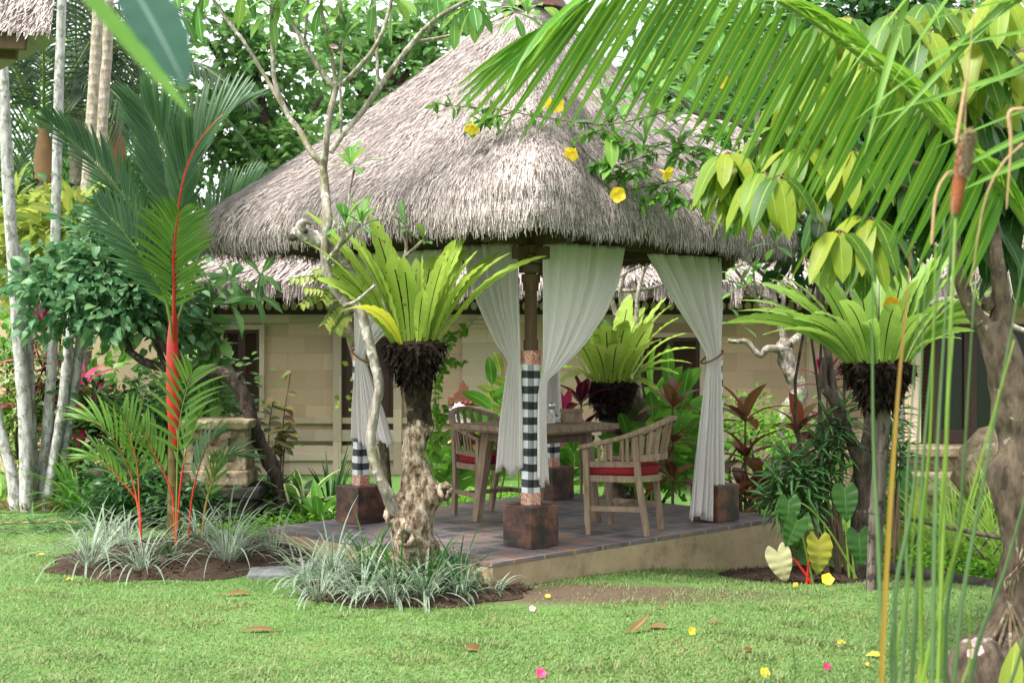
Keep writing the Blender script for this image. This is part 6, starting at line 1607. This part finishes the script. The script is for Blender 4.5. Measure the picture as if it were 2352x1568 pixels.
# vine covered slim trunk left of the nest fern, and a twining vine to its right
D = 12.6
sv = thing("slim_tree", "slim dark mossy trunk with hanging pinnate sprays by the house door", "tree", P(885, 1120, D) * [1, 1, 0])
branch([(893, 1150, 0), (870, 950, 0), (830, 860, .1), (806, 760, .2), (797, 660, .2), (760, 560, .3)], [.045, .05, .05, .055, .05, .04], sv, 13.6, 'bark_moss', 40, "trunk")
mb = MB()
for px, py, ex, ey in ((795, 650, 665, 640), (795, 660, 690, 700), (800, 690, 745, 745), (795, 640, 720, 620), (800, 700, 700, 660), (800, 720, 770, 760), (790, 620, 740, 690)):
    p = spline([P(px, py, 13.4), P((px + ex) / 2, (py + ey) / 2 - 12, 13.3), P(ex, ey, 13.2)], 24); i = np.repeat(np.arange(4, 24, 2), 2); k = len(i); s = np.tile([1, -1], k // 2)[:, None]; T = nrm(np.gradient(p, axis=0))[i]; S = nrm(np.cross(T, [0, -.6, 1.0]))
    mb.leaves(p[i], S * s + T * .4 + [0, 0, -.35], [0, -.5, 1.0], rng.uniform(.08, .11, k), .045, .2, 5, ELL)
    mb.tube(p, .004, 4)
k = 30; mb.leaves(np.stack([rng.uniform(PX(780, 13.5), PX(845, 13.5), k), np.full(k, 13.4), zc(rng.uniform(720, 960, k), 13.5)], -1), rng.standard_normal((k, 3)) + [0, 0, -.5], [0, -1, .4], .07, .05, .1, 4, ELL)
mb.build("leaves", M['yellow_leaf'], sv)
D = 12.4
tv = thing("twining_vine", "light green twining vine with small leaves right of the fern's root ball", "vine", P(1010, 1100, D) * [1, 1, 0])
mb = MB()
for q in ([(985, 1090), (1005, 960), (1010, 880), (1040, 790), (1080, 745)], [(990, 1090), (1000, 900), (1020, 840), (1060, 830)], [(975, 1090), (1010, 980), (1030, 930)], [(1000, 1090), (1005, 1000), (1000, 820), (1050, 760)]):
    p = spline([P(a, b, D) for a, b in q], 50); m2 = MB(); m2.tube(p, .004, 5); m2.build("stem", M['green_stem'], tv); k = 34; i = rng.integers(12, 50, k)
    mb.leaves(p[i] + rng.normal(0, .02, (k, 3)), rng.standard_normal((k, 3)) + [0, -.3, -.3], [0, -.7, .7], rng.uniform(.05, .085, k), rng.uniform(.035, .055, k), .2, 5, HEART)
mb.build("leaves", M['cover'], tv)
# ginger behind the table
D = 14.2
ginger("big ginger plant behind the left armchair", PX(1140, D), D, 0, [P(1130, 885, D), P(1180, 880, D + .2), P(1100, 985, D - .2), P(1200, 920, D)], L=.40, W=.12, nl=9)
ginger("ginger plant left of the armchair back, nearest the knotted trunk", PX(1030, 13.6), 13.6, 0, [P(1010, 1000, 13.5), P(1060, 1040, 13.5), P(1000, 1040, 13.5)], L=.32, W=.10)
ginger("ginger plant seen low under the table top", PX(1270, 14.6), 14.6, 0, [P(1230, 1030, 14.5), P(1290, 1010, 14.6), P(1320, 1040, 14.5), P(1260, 960, 14.8)], L=.38, W=.11)
ginger("ginger plant with striped leaves beside the rear curtain", PX(1200, 14.9), 14.9, 0, [P(1180, 830, 14.9), P(1215, 850, 14.9), P(1150, 860, 15)], leaf='yellow_leaf', L=.40, W=.11)
ginger("leafy ginger behind the right armchair", PX(1470, 14.2), 14.2, 0, [P(1440, 1000, 14.1), P(1500, 960, 14.2), P(1560, 950, 14.2), P(1530, 1010, 14.0), P(1580, 1000, 14.1)], L=.36, W=.13)
ginger("bright banana like leaves below the rear fern, left of the shutters", PX(1530, 15.2), 15.2, 0, [P(1500, 900, 15.2), P(1540, 890, 15.2), P(1570, 930, 15.2)], L=.6, W=.17, leaf='ginger')
ti_plant("dark purple and crimson ti plant behind the wooden box", PX(1335, 14.0), 14.0, 0, 1.05, 'ti_purple', .42, .12, 2, 8)
mb = MB(); q = P(1290, 945, 13.9); mb.leaves(np.array([q, q + [.02, 0, 0]]), np.array([[-.15, -.2, 1], [.25, -.2, .9]]), [0, -1, .2], .24, .09, .05, 7, ELL, .3); tag(mb.build("ti_shoot", M['ti_pink']), "bright red ti shoot above the condiment holder", "ti plant", "red ti plants")
ti_plant("red bronze ti plant behind the right armchair", PX(1545, 13.3), 13.3, 0, 1.05, 'ti_red', .40, .12, 3, 9)
ti_plant("copper ti plant just right of the right pillar", PX(1712, 12.9), 12.9, -.1, 1.05, 'ti_red', .46, .13, 3, 9)
ti_plant("red ti plant with spreading leaves left of the dark frangipani", PX(1835, 12.9), 12.9, -.1, .95, 'ti_red', .44, .12, 2, 10)
ti_plant("small dark red ti plant behind the right pedestal", PX(1745, 12.6), 12.6, -.1, .55, 'ti_red', .36, .11, 2, 8)
ti_plant("purple ti plant low behind the dark frangipani", PX(1900, 13.2), 13.2, -.1, 1.35, 'ti_purple', .42, .11, 2, 9)
def dracaena(label, px, D0, heads):
    x = PX(px, D0); z = float(bed_z(x, D0)); t = thing("dracaena", label, "dracaena", (x, D0, z), "dracaenas on the right"); ml = MB()
    for a, b in heads:
        c = P(a, b, D0); p = bez(np.array([x + rng.normal(0, .03), D0, z]), np.array([(x + c[0]) / 2, D0, z + (c[2] - z) * .7]), c, 14); m2 = MB(); m2.tube(p, [.012, .010, .008], 6); m2.build("cane", M['brown_stem'], t)
        ax = nrm(c - p[-4])
        for k_ in range(3): rosette(ml, c - ax * .07 * k_, ax + [0, -.3, -.1], 13, .21, .030, (.35 + .3 * k_, 1.3 + .3 * k_), .3, LANCE, 6, .2, .15)
    ml.build("leaves", M['dracaena'], t); return t
dracaena("dracaena with narrow dark green leaves hanging over the platform end", 1895, 10.6, [(1810, 1050), (1780, 1090), (1845, 1075), (1800, 1130), (1840, 1120), (1770, 1140)])
dracaena("dracaena with striped narrow leaves crowding the dark frangipani trunk", 1935, 10.7, [(1900, 1050), (1880, 1020), (1930, 990), (1900, 960), (1880, 1090), (1940, 930)])
dracaena("dracaena with drooping striped leaves right of the wooden post", 2050, 10.8, [(2060, 930), (2050, 990), (2070, 1040)])
# elephant ears
def ears(label, px, D0, lv):
    x = PX(px, D0); z = float(bed_z(x, D0)); t = thing("elephant_ear", label, "elephant ear", (x, D0, z), "elephant ears at the right bed")
    for (a, b, sz, mt, dx) in lv:
        tip = P(a, b, D0 - rng.uniform(0, .15)); m2 = MB(); p = bez(np.array([x + rng.normal(0, .03), D0, z]), np.array([(x + tip[0]) / 2 - .02, D0, tip[2] + .02]), tip, 16); m2.tube(p, [.011, .008, .005], 7)
        o = m2.build("petiole", M['red_stem'] if mt != 'ear' else M['green_stem'], t)
        m2 = MB(); heart_leaf(m2, tip, [dx, -.35, -1], [rng.normal(0, .15), -1, .55], sz); m2.build("leaf", M[mt], o)
ears("elephant ear with a yellowing and a bleached leaf before the mulch", 1860, 10.35, [(1880, 1240, .24, 'ear_yellow', .0), (1785, 1266, .22, 'ear_pale', .25), (1832, 1195, .20, 'ear', -.5)])
ears("elephant ear with dark green heart leaves beside the post", 1955, 10.5, [(1972, 1226, .23, 'ear', .05), (1940, 1125, .22, 'ear', 0), (1812, 1150, .20, 'ear', -.1)])
ears("elephant ear low behind the bamboo fence", 2080, 12.2, [(2060, 1090, .3, 'ear', .1), (2045, 1150, .26, 'ear', -.1), (2090, 1130, .24, 'ear_yellow', .1)])
strap_clump("banana_plant", "young banana plant with broad bright leaves behind the bare frangipani", "banana", PX(1830, 15.4), 15.4, 7, 1.5, .28, 'ginger', (.7, 1.3), (.5, 1.1), ELL, z=-.1, az=(.6, 1.2))
shrub("fine ferny shrub before the house wall right of the pavilion", [blobP(1720, 990, 60, 60, 14.6), blobP(1780, 1010, 70, 50, 14.6)], 1000, .07, .03, 'cover')
shrub("green shrub filling behind the right armchair", [blobP(1490, 1040, 60, 70, 15), blobP(1440, 1080, 50, 40, 14.8), blobP(1570, 1070, 50, 50, 14.4)], 900, .10, .06, 'cover')
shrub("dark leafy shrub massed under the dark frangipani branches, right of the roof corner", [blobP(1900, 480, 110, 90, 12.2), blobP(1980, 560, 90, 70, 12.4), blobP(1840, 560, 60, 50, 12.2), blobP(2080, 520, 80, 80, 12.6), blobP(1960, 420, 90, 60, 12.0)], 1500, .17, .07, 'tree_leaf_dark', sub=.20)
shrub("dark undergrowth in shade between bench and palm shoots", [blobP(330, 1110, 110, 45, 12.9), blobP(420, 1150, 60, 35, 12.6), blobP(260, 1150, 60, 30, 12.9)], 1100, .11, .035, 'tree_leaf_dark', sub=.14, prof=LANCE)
# pale bare frangipani before the house
D = 15.0
b0 = P(1800, 1040, D); b0[2] = -.1
pf = thing("frangipani_tree", "pale knobbly frangipani with bare white branches before the house wall", "tree", b0)
branch([(1790, 1100, 0), (1795, 1000, 0), (1815, 940, 0), (1835, 900, 0), (1815, 850, 0), (1800, 800, 0), (1810, 780, 0)], [.075, .075, .095, .09, .085, .09, .05], pf, D, 'bark_grey', 50, "trunk", .12)
for pxs, rad in (([(1800, 805, 0), (1765, 800, -.1), (1745, 815, -.1), (1715, 785, -.1), (1690, 785, -.1), (1672, 782, -.1)], [.045, .034, .026, .022]), ([(1805, 790, 0), (1790, 740, 0), (1780, 690, 0), (1760, 640, 0), (1720, 600, 0)], [.04, .03, .024, .018]), ([(1815, 790, 0), (1850, 760, .1), (1880, 740, .1)], [.05, .04, .03]), ([(1790, 740, 0), (1760, 720, 0), (1720, 660, 0), (1690, 620, 0), (1680, 590, 0)], [.024, .02, .016, .012]),
                 ([(1790, 745, 0), (1800, 690, 0), (1790, 630, 0), (1800, 590, 0)], [.024, .02, .014]), ([(1780, 690, 0), (1740, 670, 0), (1730, 620, 0)], [.016, .014, .01])):
    branch(pxs, rad, pf, D)
mb = MB()
for px, py in ((1720, 600), (1690, 600), (1800, 590), (1730, 620), (1700, 660), (1760, 590), (1660, 640), (1700, 740)): rosette(mb, P(px, py, D), [rng.normal(0, .2), -.2, 1], 6, .26, .07, (.5, 1.6), .25)
mb.build("leaves", M['plum'], pf)
D = 14.2   # bare branches of a frangipani at the right behind the umbrella tree
pf = thing("frangipani_tree", "bare grey frangipani branches between umbrella trunk and villa roof", "tree", P(2130, 1040, D) * [1, 1, 0] + [0, 0, -.2])
branch([(2062, 1250, 0), (2065, 1000, 0), (2070, 850, 0), (2090, 760, 0), (2120, 700, 0)], [.06, .055, .05, .05, .045], pf, D, 'bark_grey', 40, "trunk", .05)
for pxs, rad in (([(2120, 700, 0), (2180, 690, 0), (2250, 720, 0), (2352, 760, 0)], [.04, .035, .03]), ([(2120, 700, 0), (2160, 640, 0), (2220, 600, 0), (2300, 590, 0), (2380, 560, 0)], [.035, .03, .024, .016]), ([(2160, 640, 0), (2170, 580, 0), (2200, 520, 0), (2250, 490, 0)], [.026, .02, .014]), ([(2220, 600, 0), (2240, 560, 0), (2290, 530, 0)], [.02, .016, .012]), ([(2090, 760, 0), (2080, 660, 0), (2100, 590, 0)], [.03, .024, .016])):
    branch(pxs, rad, pf, D)
mb = MB()
for px, py in ((2200, 520), (2250, 490), (2290, 530), (2300, 480), (2340, 560), (2100, 590), (2230, 460), (2330, 500), (2270, 540)): rosette(mb, P(px, py, D), [rng.normal(0, .2), -.2, 1], 8, .26, .075, (.5, 1.6), .25)
mb.build("leaves", M['yellow_leaf'], pf)

# ---- right hand ground: bamboo rail, stakes, log edge, grasses, rock
D = 11.0
fz = lambda px, D0, py: P(px, py, D0)
bf = thing("bamboo_rail", "thin grey bamboo rail with crossed stakes along the right lawn edge", "fence", P(2180, 1260, 10.6))
mb = MB(); mb.tube([P(2035, 1180, 11.2), P(2150, 1205, 11.0), P(2250, 1225, 10.7), P(2360, 1245, 10.4)], [.016, .016, .018], 8, n=24, rough=.04); mb.build("rail", M['bamboo'], bf)
for a, b in (((2250, 1320), (2330, 1200)), ((2300, 1330), (2220, 1230)), ((2200, 1330), (2290, 1210)), ((2320, 1320), (2310, 1210))):
    mb = MB(); mb.tube([P(*a, 10.8), P(*b, 10.7)], .008, 6, n=4); mb.build("stake", M['bamboo'], bf)
mb = MB(); mb.tube([P(2062, 1290, 11.3), P(2052, 1220, 11.3), P(2058, 1140, 11.3), P(2068, 1095, 11.3)], [.018, .016, .018, .014], 8, n=20, rough=.1); tag(mb.build("stake", M['bark_dark']), "crooked black stick standing by the bamboo rail", "stake")
mb = MB(); mb.tube([P(2035, 1300, 10.6), P(2180, 1330, 10.3), P(2360, 1362, 9.6)], [.045, .05, .05], 10, n=20, rough=.05); tag(mb.build("edging_log", M['stone_dark']), "dark log edging between lawn and right hand plants", "log")
for px, D0, lab, L in ((2200, 11.3, "airy clump of long bright grass behind the bamboo rail", 1.1), (2290, 11.6, "tallest long grass clump beside the umbrella trunk", 1.25), (2130, 12.6, "long grass clump near the black stick", .8), (2330, 10.8, "long grass clump partly hidden by the umbrella trunk", 1.1), (2230, 12.8, "long grass clump before the villa steps", 1.0)):
    strap_clump("long_grass", lab, "grass", PX(px, D0), D0, 80, L, .016, 'long_grass', (.7, 1.5), (.6, 1.5), group="long grass on the right", spread=.16)
mb = MB(); mb.revolve([(.02, -.3), (.35, -.25), (.42, 0), (.36, .25), (.2, .45), (.02, .5)], P(2300, 1100, 12.8), 14, 0, .12, 1.0, .8); tag(mb.build("boulder", M['stone']), "pinkish lichened boulder behind the long grass", "boulder")
shrub("low green plants along the log edging", [blobP(2150, 1290, 110, 18, 10.9), blobP(2060, 1270, 40, 25, 11.2), blobP(2280, 1320, 80, 20, 10.6)], 1500, .06, .03, 'cover', sub=.09)
for x0_, x1_, y1_, w_, l_, lab in ((2310, 2335, 1478, .10, .32, "broad bright green lily leaf in the bottom right corner"), (2115, 2118, 1510, .05, .26, "narrow bright green leaf poking up at the bottom by the reeds")):
    mb = MB(); q0 = P(x0_, 1640, 6.2); mb.leaves(q0[None], (P(x1_, y1_, 6.15) - q0)[None], [-.3, -1, .1], l_, w_, .1, 9, ELL, .25)
    tag(mb.build("lily_leaf", M['yellow_leaf']), lab, "leaf")
oc = thing("orchid", "small pale lilac orchid spray before the burl of the brown trunk", "orchid", P(2240, 1560, 6.6))
mb = MB(); mb.tube([P(2225, 1600, 6.6), P(2232, 1520, 6.6), P(2240, 1470, 6.6)], .004, 5, n=10); mb.build("stem", M['green_stem'], oc)
for px, py in ((2232, 1500), (2248, 1492), (2240, 1475)): flower("flower", None, None, P(px, py, 6.58), [rng.normal(0, .3), -1, .2], .022, 'petal_pale', 5, parent=oc)

# carved red brown ornament with painted figure behind the armchair
D = 16.6
cv = thing("painted_statue", "small painted statue with carved red brown crest and orange sash by the house wall", "statue", P(1062, 1080, D) * [1, 1, 0])
z = lambda y: CAMZ + (HY - y) / F_PX * D
cx_ = PX(1063, D)
mb = MB(); mb.box((cx_, D, z(1060)), (.5, .3, .3)); mb.build("plinth", M['stone'], cv, False, .02)
mb = MB(); mb.revolve([(.14, 0), (.17, .12), (.12, .3), (.13, .42), (.16, .5), (.06, .56)], (cx_, D, z(1040)), 18, 0, .03, 1, .7); mb.build("body", M['paint_white'], cv)
mb = MB(); mb.revolve([(.165, .06), (.19, .12), (.17, .2), (.14, .26)], (cx_ + .02, D, z(1040)), 18, 0, .04, 1, .75); mb.build("sash", M['paint_orange'], cv)
mb = MB(); mb.revolve([(.02, -.1), (.085, -.06), (.095, .02), (.06, .1), (.01, .12)], (cx_ - .04, D - .02, z(945)), 16, 0, .02); mb.build("head", M['paint_white'], cv)
mb = MB(); prof_ = [(-.17, 0), (.2, 0), (.2, .06), (.13, .08), (.12, .14), (.07, .16), (.06, .22), (.03, .25), (0, .30), (-.03, .25), (-.05, .18), (-.10, .14), (-.11, .10), (-.17, .10)]
pp = np.array([(cx_ + a, D - .05, z(932) + b) for a, b in prof_]); n_ = len(pp); i_ = np.arange(n_)
mb.add(np.vstack([pp, pp + [0, .1, 0]]), [i_[None, ::-1], (i_ + n_)[None], np.stack([i_, (i_ + 1) % n_, (i_ + 1) % n_ + n_, i_ + n_], -1)])
for a in np.linspace(-.12, .15, 6): mb.revolve([(.002, -.022), (.02, -.01), (.02, .01), (.002, .022)], (cx_ + a, D - .06, z(932) + .04), 8, 0, .1)
mb.build("crest", M['red_carved'], cv, False, .006)

# ================================================================== BACKDROP TREES
tree("broadleaf_tree", "tall broadleaf tree with airy bright crown behind the pavilion roof", "tree", [P(905, 700, 25) * [1, 1, 0], P(900, 420, 25), P(890, 230, 25), P(930, 60, 25)], [.22, .18, .13, .07], [([P(895, 300, 25), P(820, 200, 25), P(760, 100, 25)], [.09, .06, .03]), ([P(890, 230, 25), P(960, 130, 25), P(1010, 40, 25)], [.08, .05, .03])],
     [blobP(900, 170, 130, 70, 25), blobP(860, 60, 120, 60, 25.5), blobP(990, 90, 90, 70, 25), blobP(780, 290, 130, 60, 25), blobP(930, 300, 90, 40, 25.5), blobP(1080, 20, 110, 50, 26), blobP(760, 130, 50, 60, 26)], 2700, .25, .13, 'tree_leaf', 'bark_dark', sub=.24, per=18)
tree("broadleaf_tree", "broadleaf tree with layered sprays behind the red palm, left of the pavilion roof", "tree", [P(640, 760, 23) * [1, 1, 0], P(630, 480, 23), P(600, 250, 23), P(570, 80, 23)], [.2, .16, .1, .05], [([P(620, 400, 23), P(690, 300, 23), P(740, 220, 23)], [.08, .05, .03]), ([P(610, 300, 23), P(540, 200, 23), P(480, 100, 23)], [.07, .05, .03])],
     [blobP(500, 110, 80, 90, 23), blobP(600, 150, 90, 80, 23), blobP(560, 300, 130, 70, 23), blobP(660, 330, 110, 60, 23), blobP(480, 240, 70, 60, 23.5), blobP(620, 40, 80, 50, 23.5), blobP(690, 190, 60, 60, 23.5), blobP(700, 340, 80, 50, 22.5), blobP(590, 390, 60, 40, 22.5), blobP(500, 360, 70, 60, 23)], 3000, .22, .12, 'tree_leaf', 'bark_dark', sub=.22, per=18)
tree("broadleaf_tree", "dark tree behind the far palms on the left", "tree", [P(120, 780, 27) * [1, 1, 0], P(130, 420, 27), P(150, 200, 27)], [.25, .2, .1], None, [blobP(60, 330, 140, 130, 27), blobP(220, 380, 150, 120, 27), blobP(330, 300, 90, 100, 27), blobP(120, 480, 160, 90, 26), blobP(300, 520, 150, 80, 26), blobP(30, 150, 90, 80, 28), blobP(260, 180, 100, 60, 28)], 7000, .20, .09, 'tree_leaf', 'bark_dark', sub=.42)
tree("broadleaf_tree", "dark bushy tree low behind the yellow shrub", "tree", [P(200, 950, 20) * [1, 1, 0], P(210, 700, 20), P(220, 560, 20)], [.2, .15, .1], None, [blobP(180, 560, 190, 70, 20), blobP(380, 600, 150, 90, 20), blobP(60, 500, 120, 70, 20.5), blobP(450, 720, 110, 100, 19), blobP(300, 700, 160, 90, 19), blobP(430, 480, 100, 70, 20.5)], 6000, .15, .08, 'tree_leaf_dark', 'bark_dark', sub=.36)
for lab, cx2, cy2, D0, lf, k in (("large dark tree behind the villa roof", 2130, 150, 24, 'tree_leaf_dark', 1.0), ("bright leafy tree behind the roof's right slope", 1740, 170, 25, 'tree_leaf', .95), ("bright tree high behind the allamanda", 1530, 120, 27, 'tree_leaf', .9), ("tall tree at the far right beyond the umbrella tree", 2380, 300, 23, 'tree_leaf', 1.1), ("leafy tree between the two thatched house roofs", 1900, 380, 23, 'tree_leaf_dark', .9)):
    bl = [blobP(cx2 + rng.normal(0, 90) * k, cy2 + rng.normal(0, 90) * k, 110 * k, 80 * k, D0 + rng.normal(0, .8)) for _ in range(8)]
    if cx2 == 2130: bl += [blobP(1900, 20, 130, 80, D0), blobP(2040, 0, 130, 80, D0), blobP(1780, 60, 100, 60, D0)]
    if cx2 == 1530: bl = [blobP(1560, 150, 90, 70, D0), blobP(1480, 230, 60, 50, D0), blobP(1650, 90, 90, 70, D0), blobP(1620, 220, 90, 60, D0), blobP(1500, 40, 60, 40, D0)]
    tree("broadleaf_tree", lab, "tree", [P(cx2, 760, D0) * [1, 1, 0], P(cx2 + 10, cy2 + 150, D0), P(cx2 - 10, cy2 - 30, D0)], [.25, .18, .08], [([P(cx2 + 5, cy2 + 120, D0), P(cx2 + 90, cy2, D0)], [.1, .04]), ([P(cx2 + 5, cy2 + 100, D0), P(cx2 - 90, cy2 - 10, D0)], [.1, .04])], bl, 4800, .22, .10, lf, 'bark_grey', sub=.38)
for i in range(9):
    px = -260 + i * 350 + rng.normal(0, 30); D0 = 38 + rng.normal(0, 2)
    lab = ["distant tree mass behind the thatch corner", "distant tree behind the pale palm trunks", "distant tree behind the red palm's tall frond", "distant tree behind the slender pale branches", "distant tree left of the roof peak", "distant tree right of the roof peak", "distant tree behind the coconut frond", "distant tree behind the umbrella tree", "distant tree past the right edge of the villa"][i]
    top = [420, 470, 560, 560, 520, 420, 420, 260, 260][i]
    tree("distant_tree", lab, "tree", [P(px, 790, D0) * [1, 1, 0], P(px, top + 150, D0)], [.3, .2], None, [blobP(px + rng.normal(0, 60), y_, 190, 90, D0 + rng.normal(0, 1)) for y_ in (top, top + 90, top + 180, top + 270, top + 380)], 3600, .32, .16, 'tree_leaf', 'bark_dark', group="distant trees behind the garden", sub=.6, rows=3)

# ================================================================== FALLEN LEAVES AND BLOSSOM
def fallen(lab, px, py, L, W, m_, rz, curl=.5, name="fallen_leaf", cat="fallen leaf", g="leaves fallen on the lawn"):
    D0 = F_PX * CAMZ / (py - HY); x = PX(px, D0); D0 = F_PX * (CAMZ - float(gz(x, D0))) / (py - HY); x = PX(px, D0)
    mb = MB(); d = np.array([math.cos(rz), math.sin(rz), .12]); mb.leaves(np.array([[x, D0, float(bed_z(x, D0)) + .02]]) - d * L * .4, d, [0.1, -.35, 1.0], L, W, curl, 9, ELL, .45, 0, 5, 0, .1)
    mb.tube([np.array([x, D0, float(bed_z(x, D0)) + .018]) - d * L * .4, np.array([x, D0, float(bed_z(x, D0)) + .02]) - d * L * .65], .003, 4); tag(mb.build(name, M[m_]), lab, cat, g)
for a in (("long tan leaf lying on the lawn left of the middle bed", 540, 1368, .17, .05, 'dead', .15, .1), ("long golden brown leaf with stalk on the left foreground lawn", 600, 1452, .19, .05, 'dead', 3.3, .1), ("crumpled brown leaf on the front lawn below the knotted trunk", 1088, 1495, .12, .07, 'dead', .1, .6), ("curled brown leaf standing on edge, left of two on the lawn", 1462, 1452, .15, .05, 'dead', .7, -.5), ("broad dry leaf right of the curled brown one", 1513, 1445, .11, .06, 'dead', 2.8, .3),
          ("rolled up tan leaf on the right foreground lawn", 1725, 1498, .11, .06, 'dead', .3, 1.1), ("thin dry leaf at the edge of the bare earth", 1640, 1434, .09, .03, 'dead', 2.9, .3), ("small dry leaf on the bare earth by the platform", 1520, 1400, .07, .03, 'dead', 2.7, .4), ("tiny yellow leaf on the left lawn edge", 95, 1278, .05, .03, 'dead_yellow', .3, .2), ("small yellow leaf near the bottom left bed edge", 160, 1335, .06, .04, 'dead_yellow', 1, .2),
          ("yellow leaf on the lawn at the right, under the reeds", 1932, 1483, .07, .04, 'dead_yellow', .5, .2), ("pale yellow leaf beside the reeds, lower right", 1988, 1533, .05, .04, 'dead_yellow', 1.9, .3), ("yellow leaf touching the reeds at the bottom right", 2010, 1512, .08, .05, 'dead_yellow', 2.8, .2)): fallen(*a)
def fflower(lab, px, py, r, m_, ax=(0, -.5, .8)):
    D0 = F_PX * CAMZ / (py - HY); x = PX(px, D0); D0 = F_PX * (CAMZ - float(gz(x, D0))) / (py - HY); x = PX(px, D0)
    r *= .6; flower("fallen_flower", lab, "flower", (x, D0, float(bed_z(x, D0)) + r * .9), ax, r, m_, 5, "blossom fallen on the lawn", .9)
for a in (("yellow trumpet flower fallen on the middle right lawn", 1587, 1458, .042, 'petal_yellow', (.4, -.7, .3)), ("large yellow flower fallen at the foot of the mulch mound", 1900, 1338, .075, 'petal_yellow', (0, -.8, .5)), ("small orange yellow flower left of the mulch mound", 1828, 1344, .032, 'petal_orange', (-.4, -.6, .6)), ("yellow flower fallen at the bottom edge right of centre", 1755, 1556, .045, 'petal_yellow', (.3, -.7, .5)),
          ("hot pink frangipani blossom at the bottom centre of the lawn", 1242, 1557, .045, 'petal_pink', (.1, -.8, .5)), ("pale pink blossom on the lawn below the platform corner", 1222, 1405, .035, 'petal_pale', (.2, -.7, .6)), ("tiny yellow flower on the lawn near the platform corner", 1258, 1375, .03, 'petal_yellow', (0, -.5, .8)), ("dark pink blossom on the lower right lawn", 1898, 1540, .035, 'petal_magenta', (.2, -.6, .7)), ("pale pink flower by the paving stone", 690, 1297, .03, 'petal_pale', (0, -.8, .4)), ("orange yellow flower caught in the right hand fern", 2046, 697, .05, 'petal_orange', (0, -.9, -.3))):
    if "fern" in a[0]:
        flower("fallen_flower", a[0], "flower", P(2046, 697, 9.2), a[5], a[3], a[4], 5, "blossom fallen on the lawn", .6)
    else: fflower(*a)
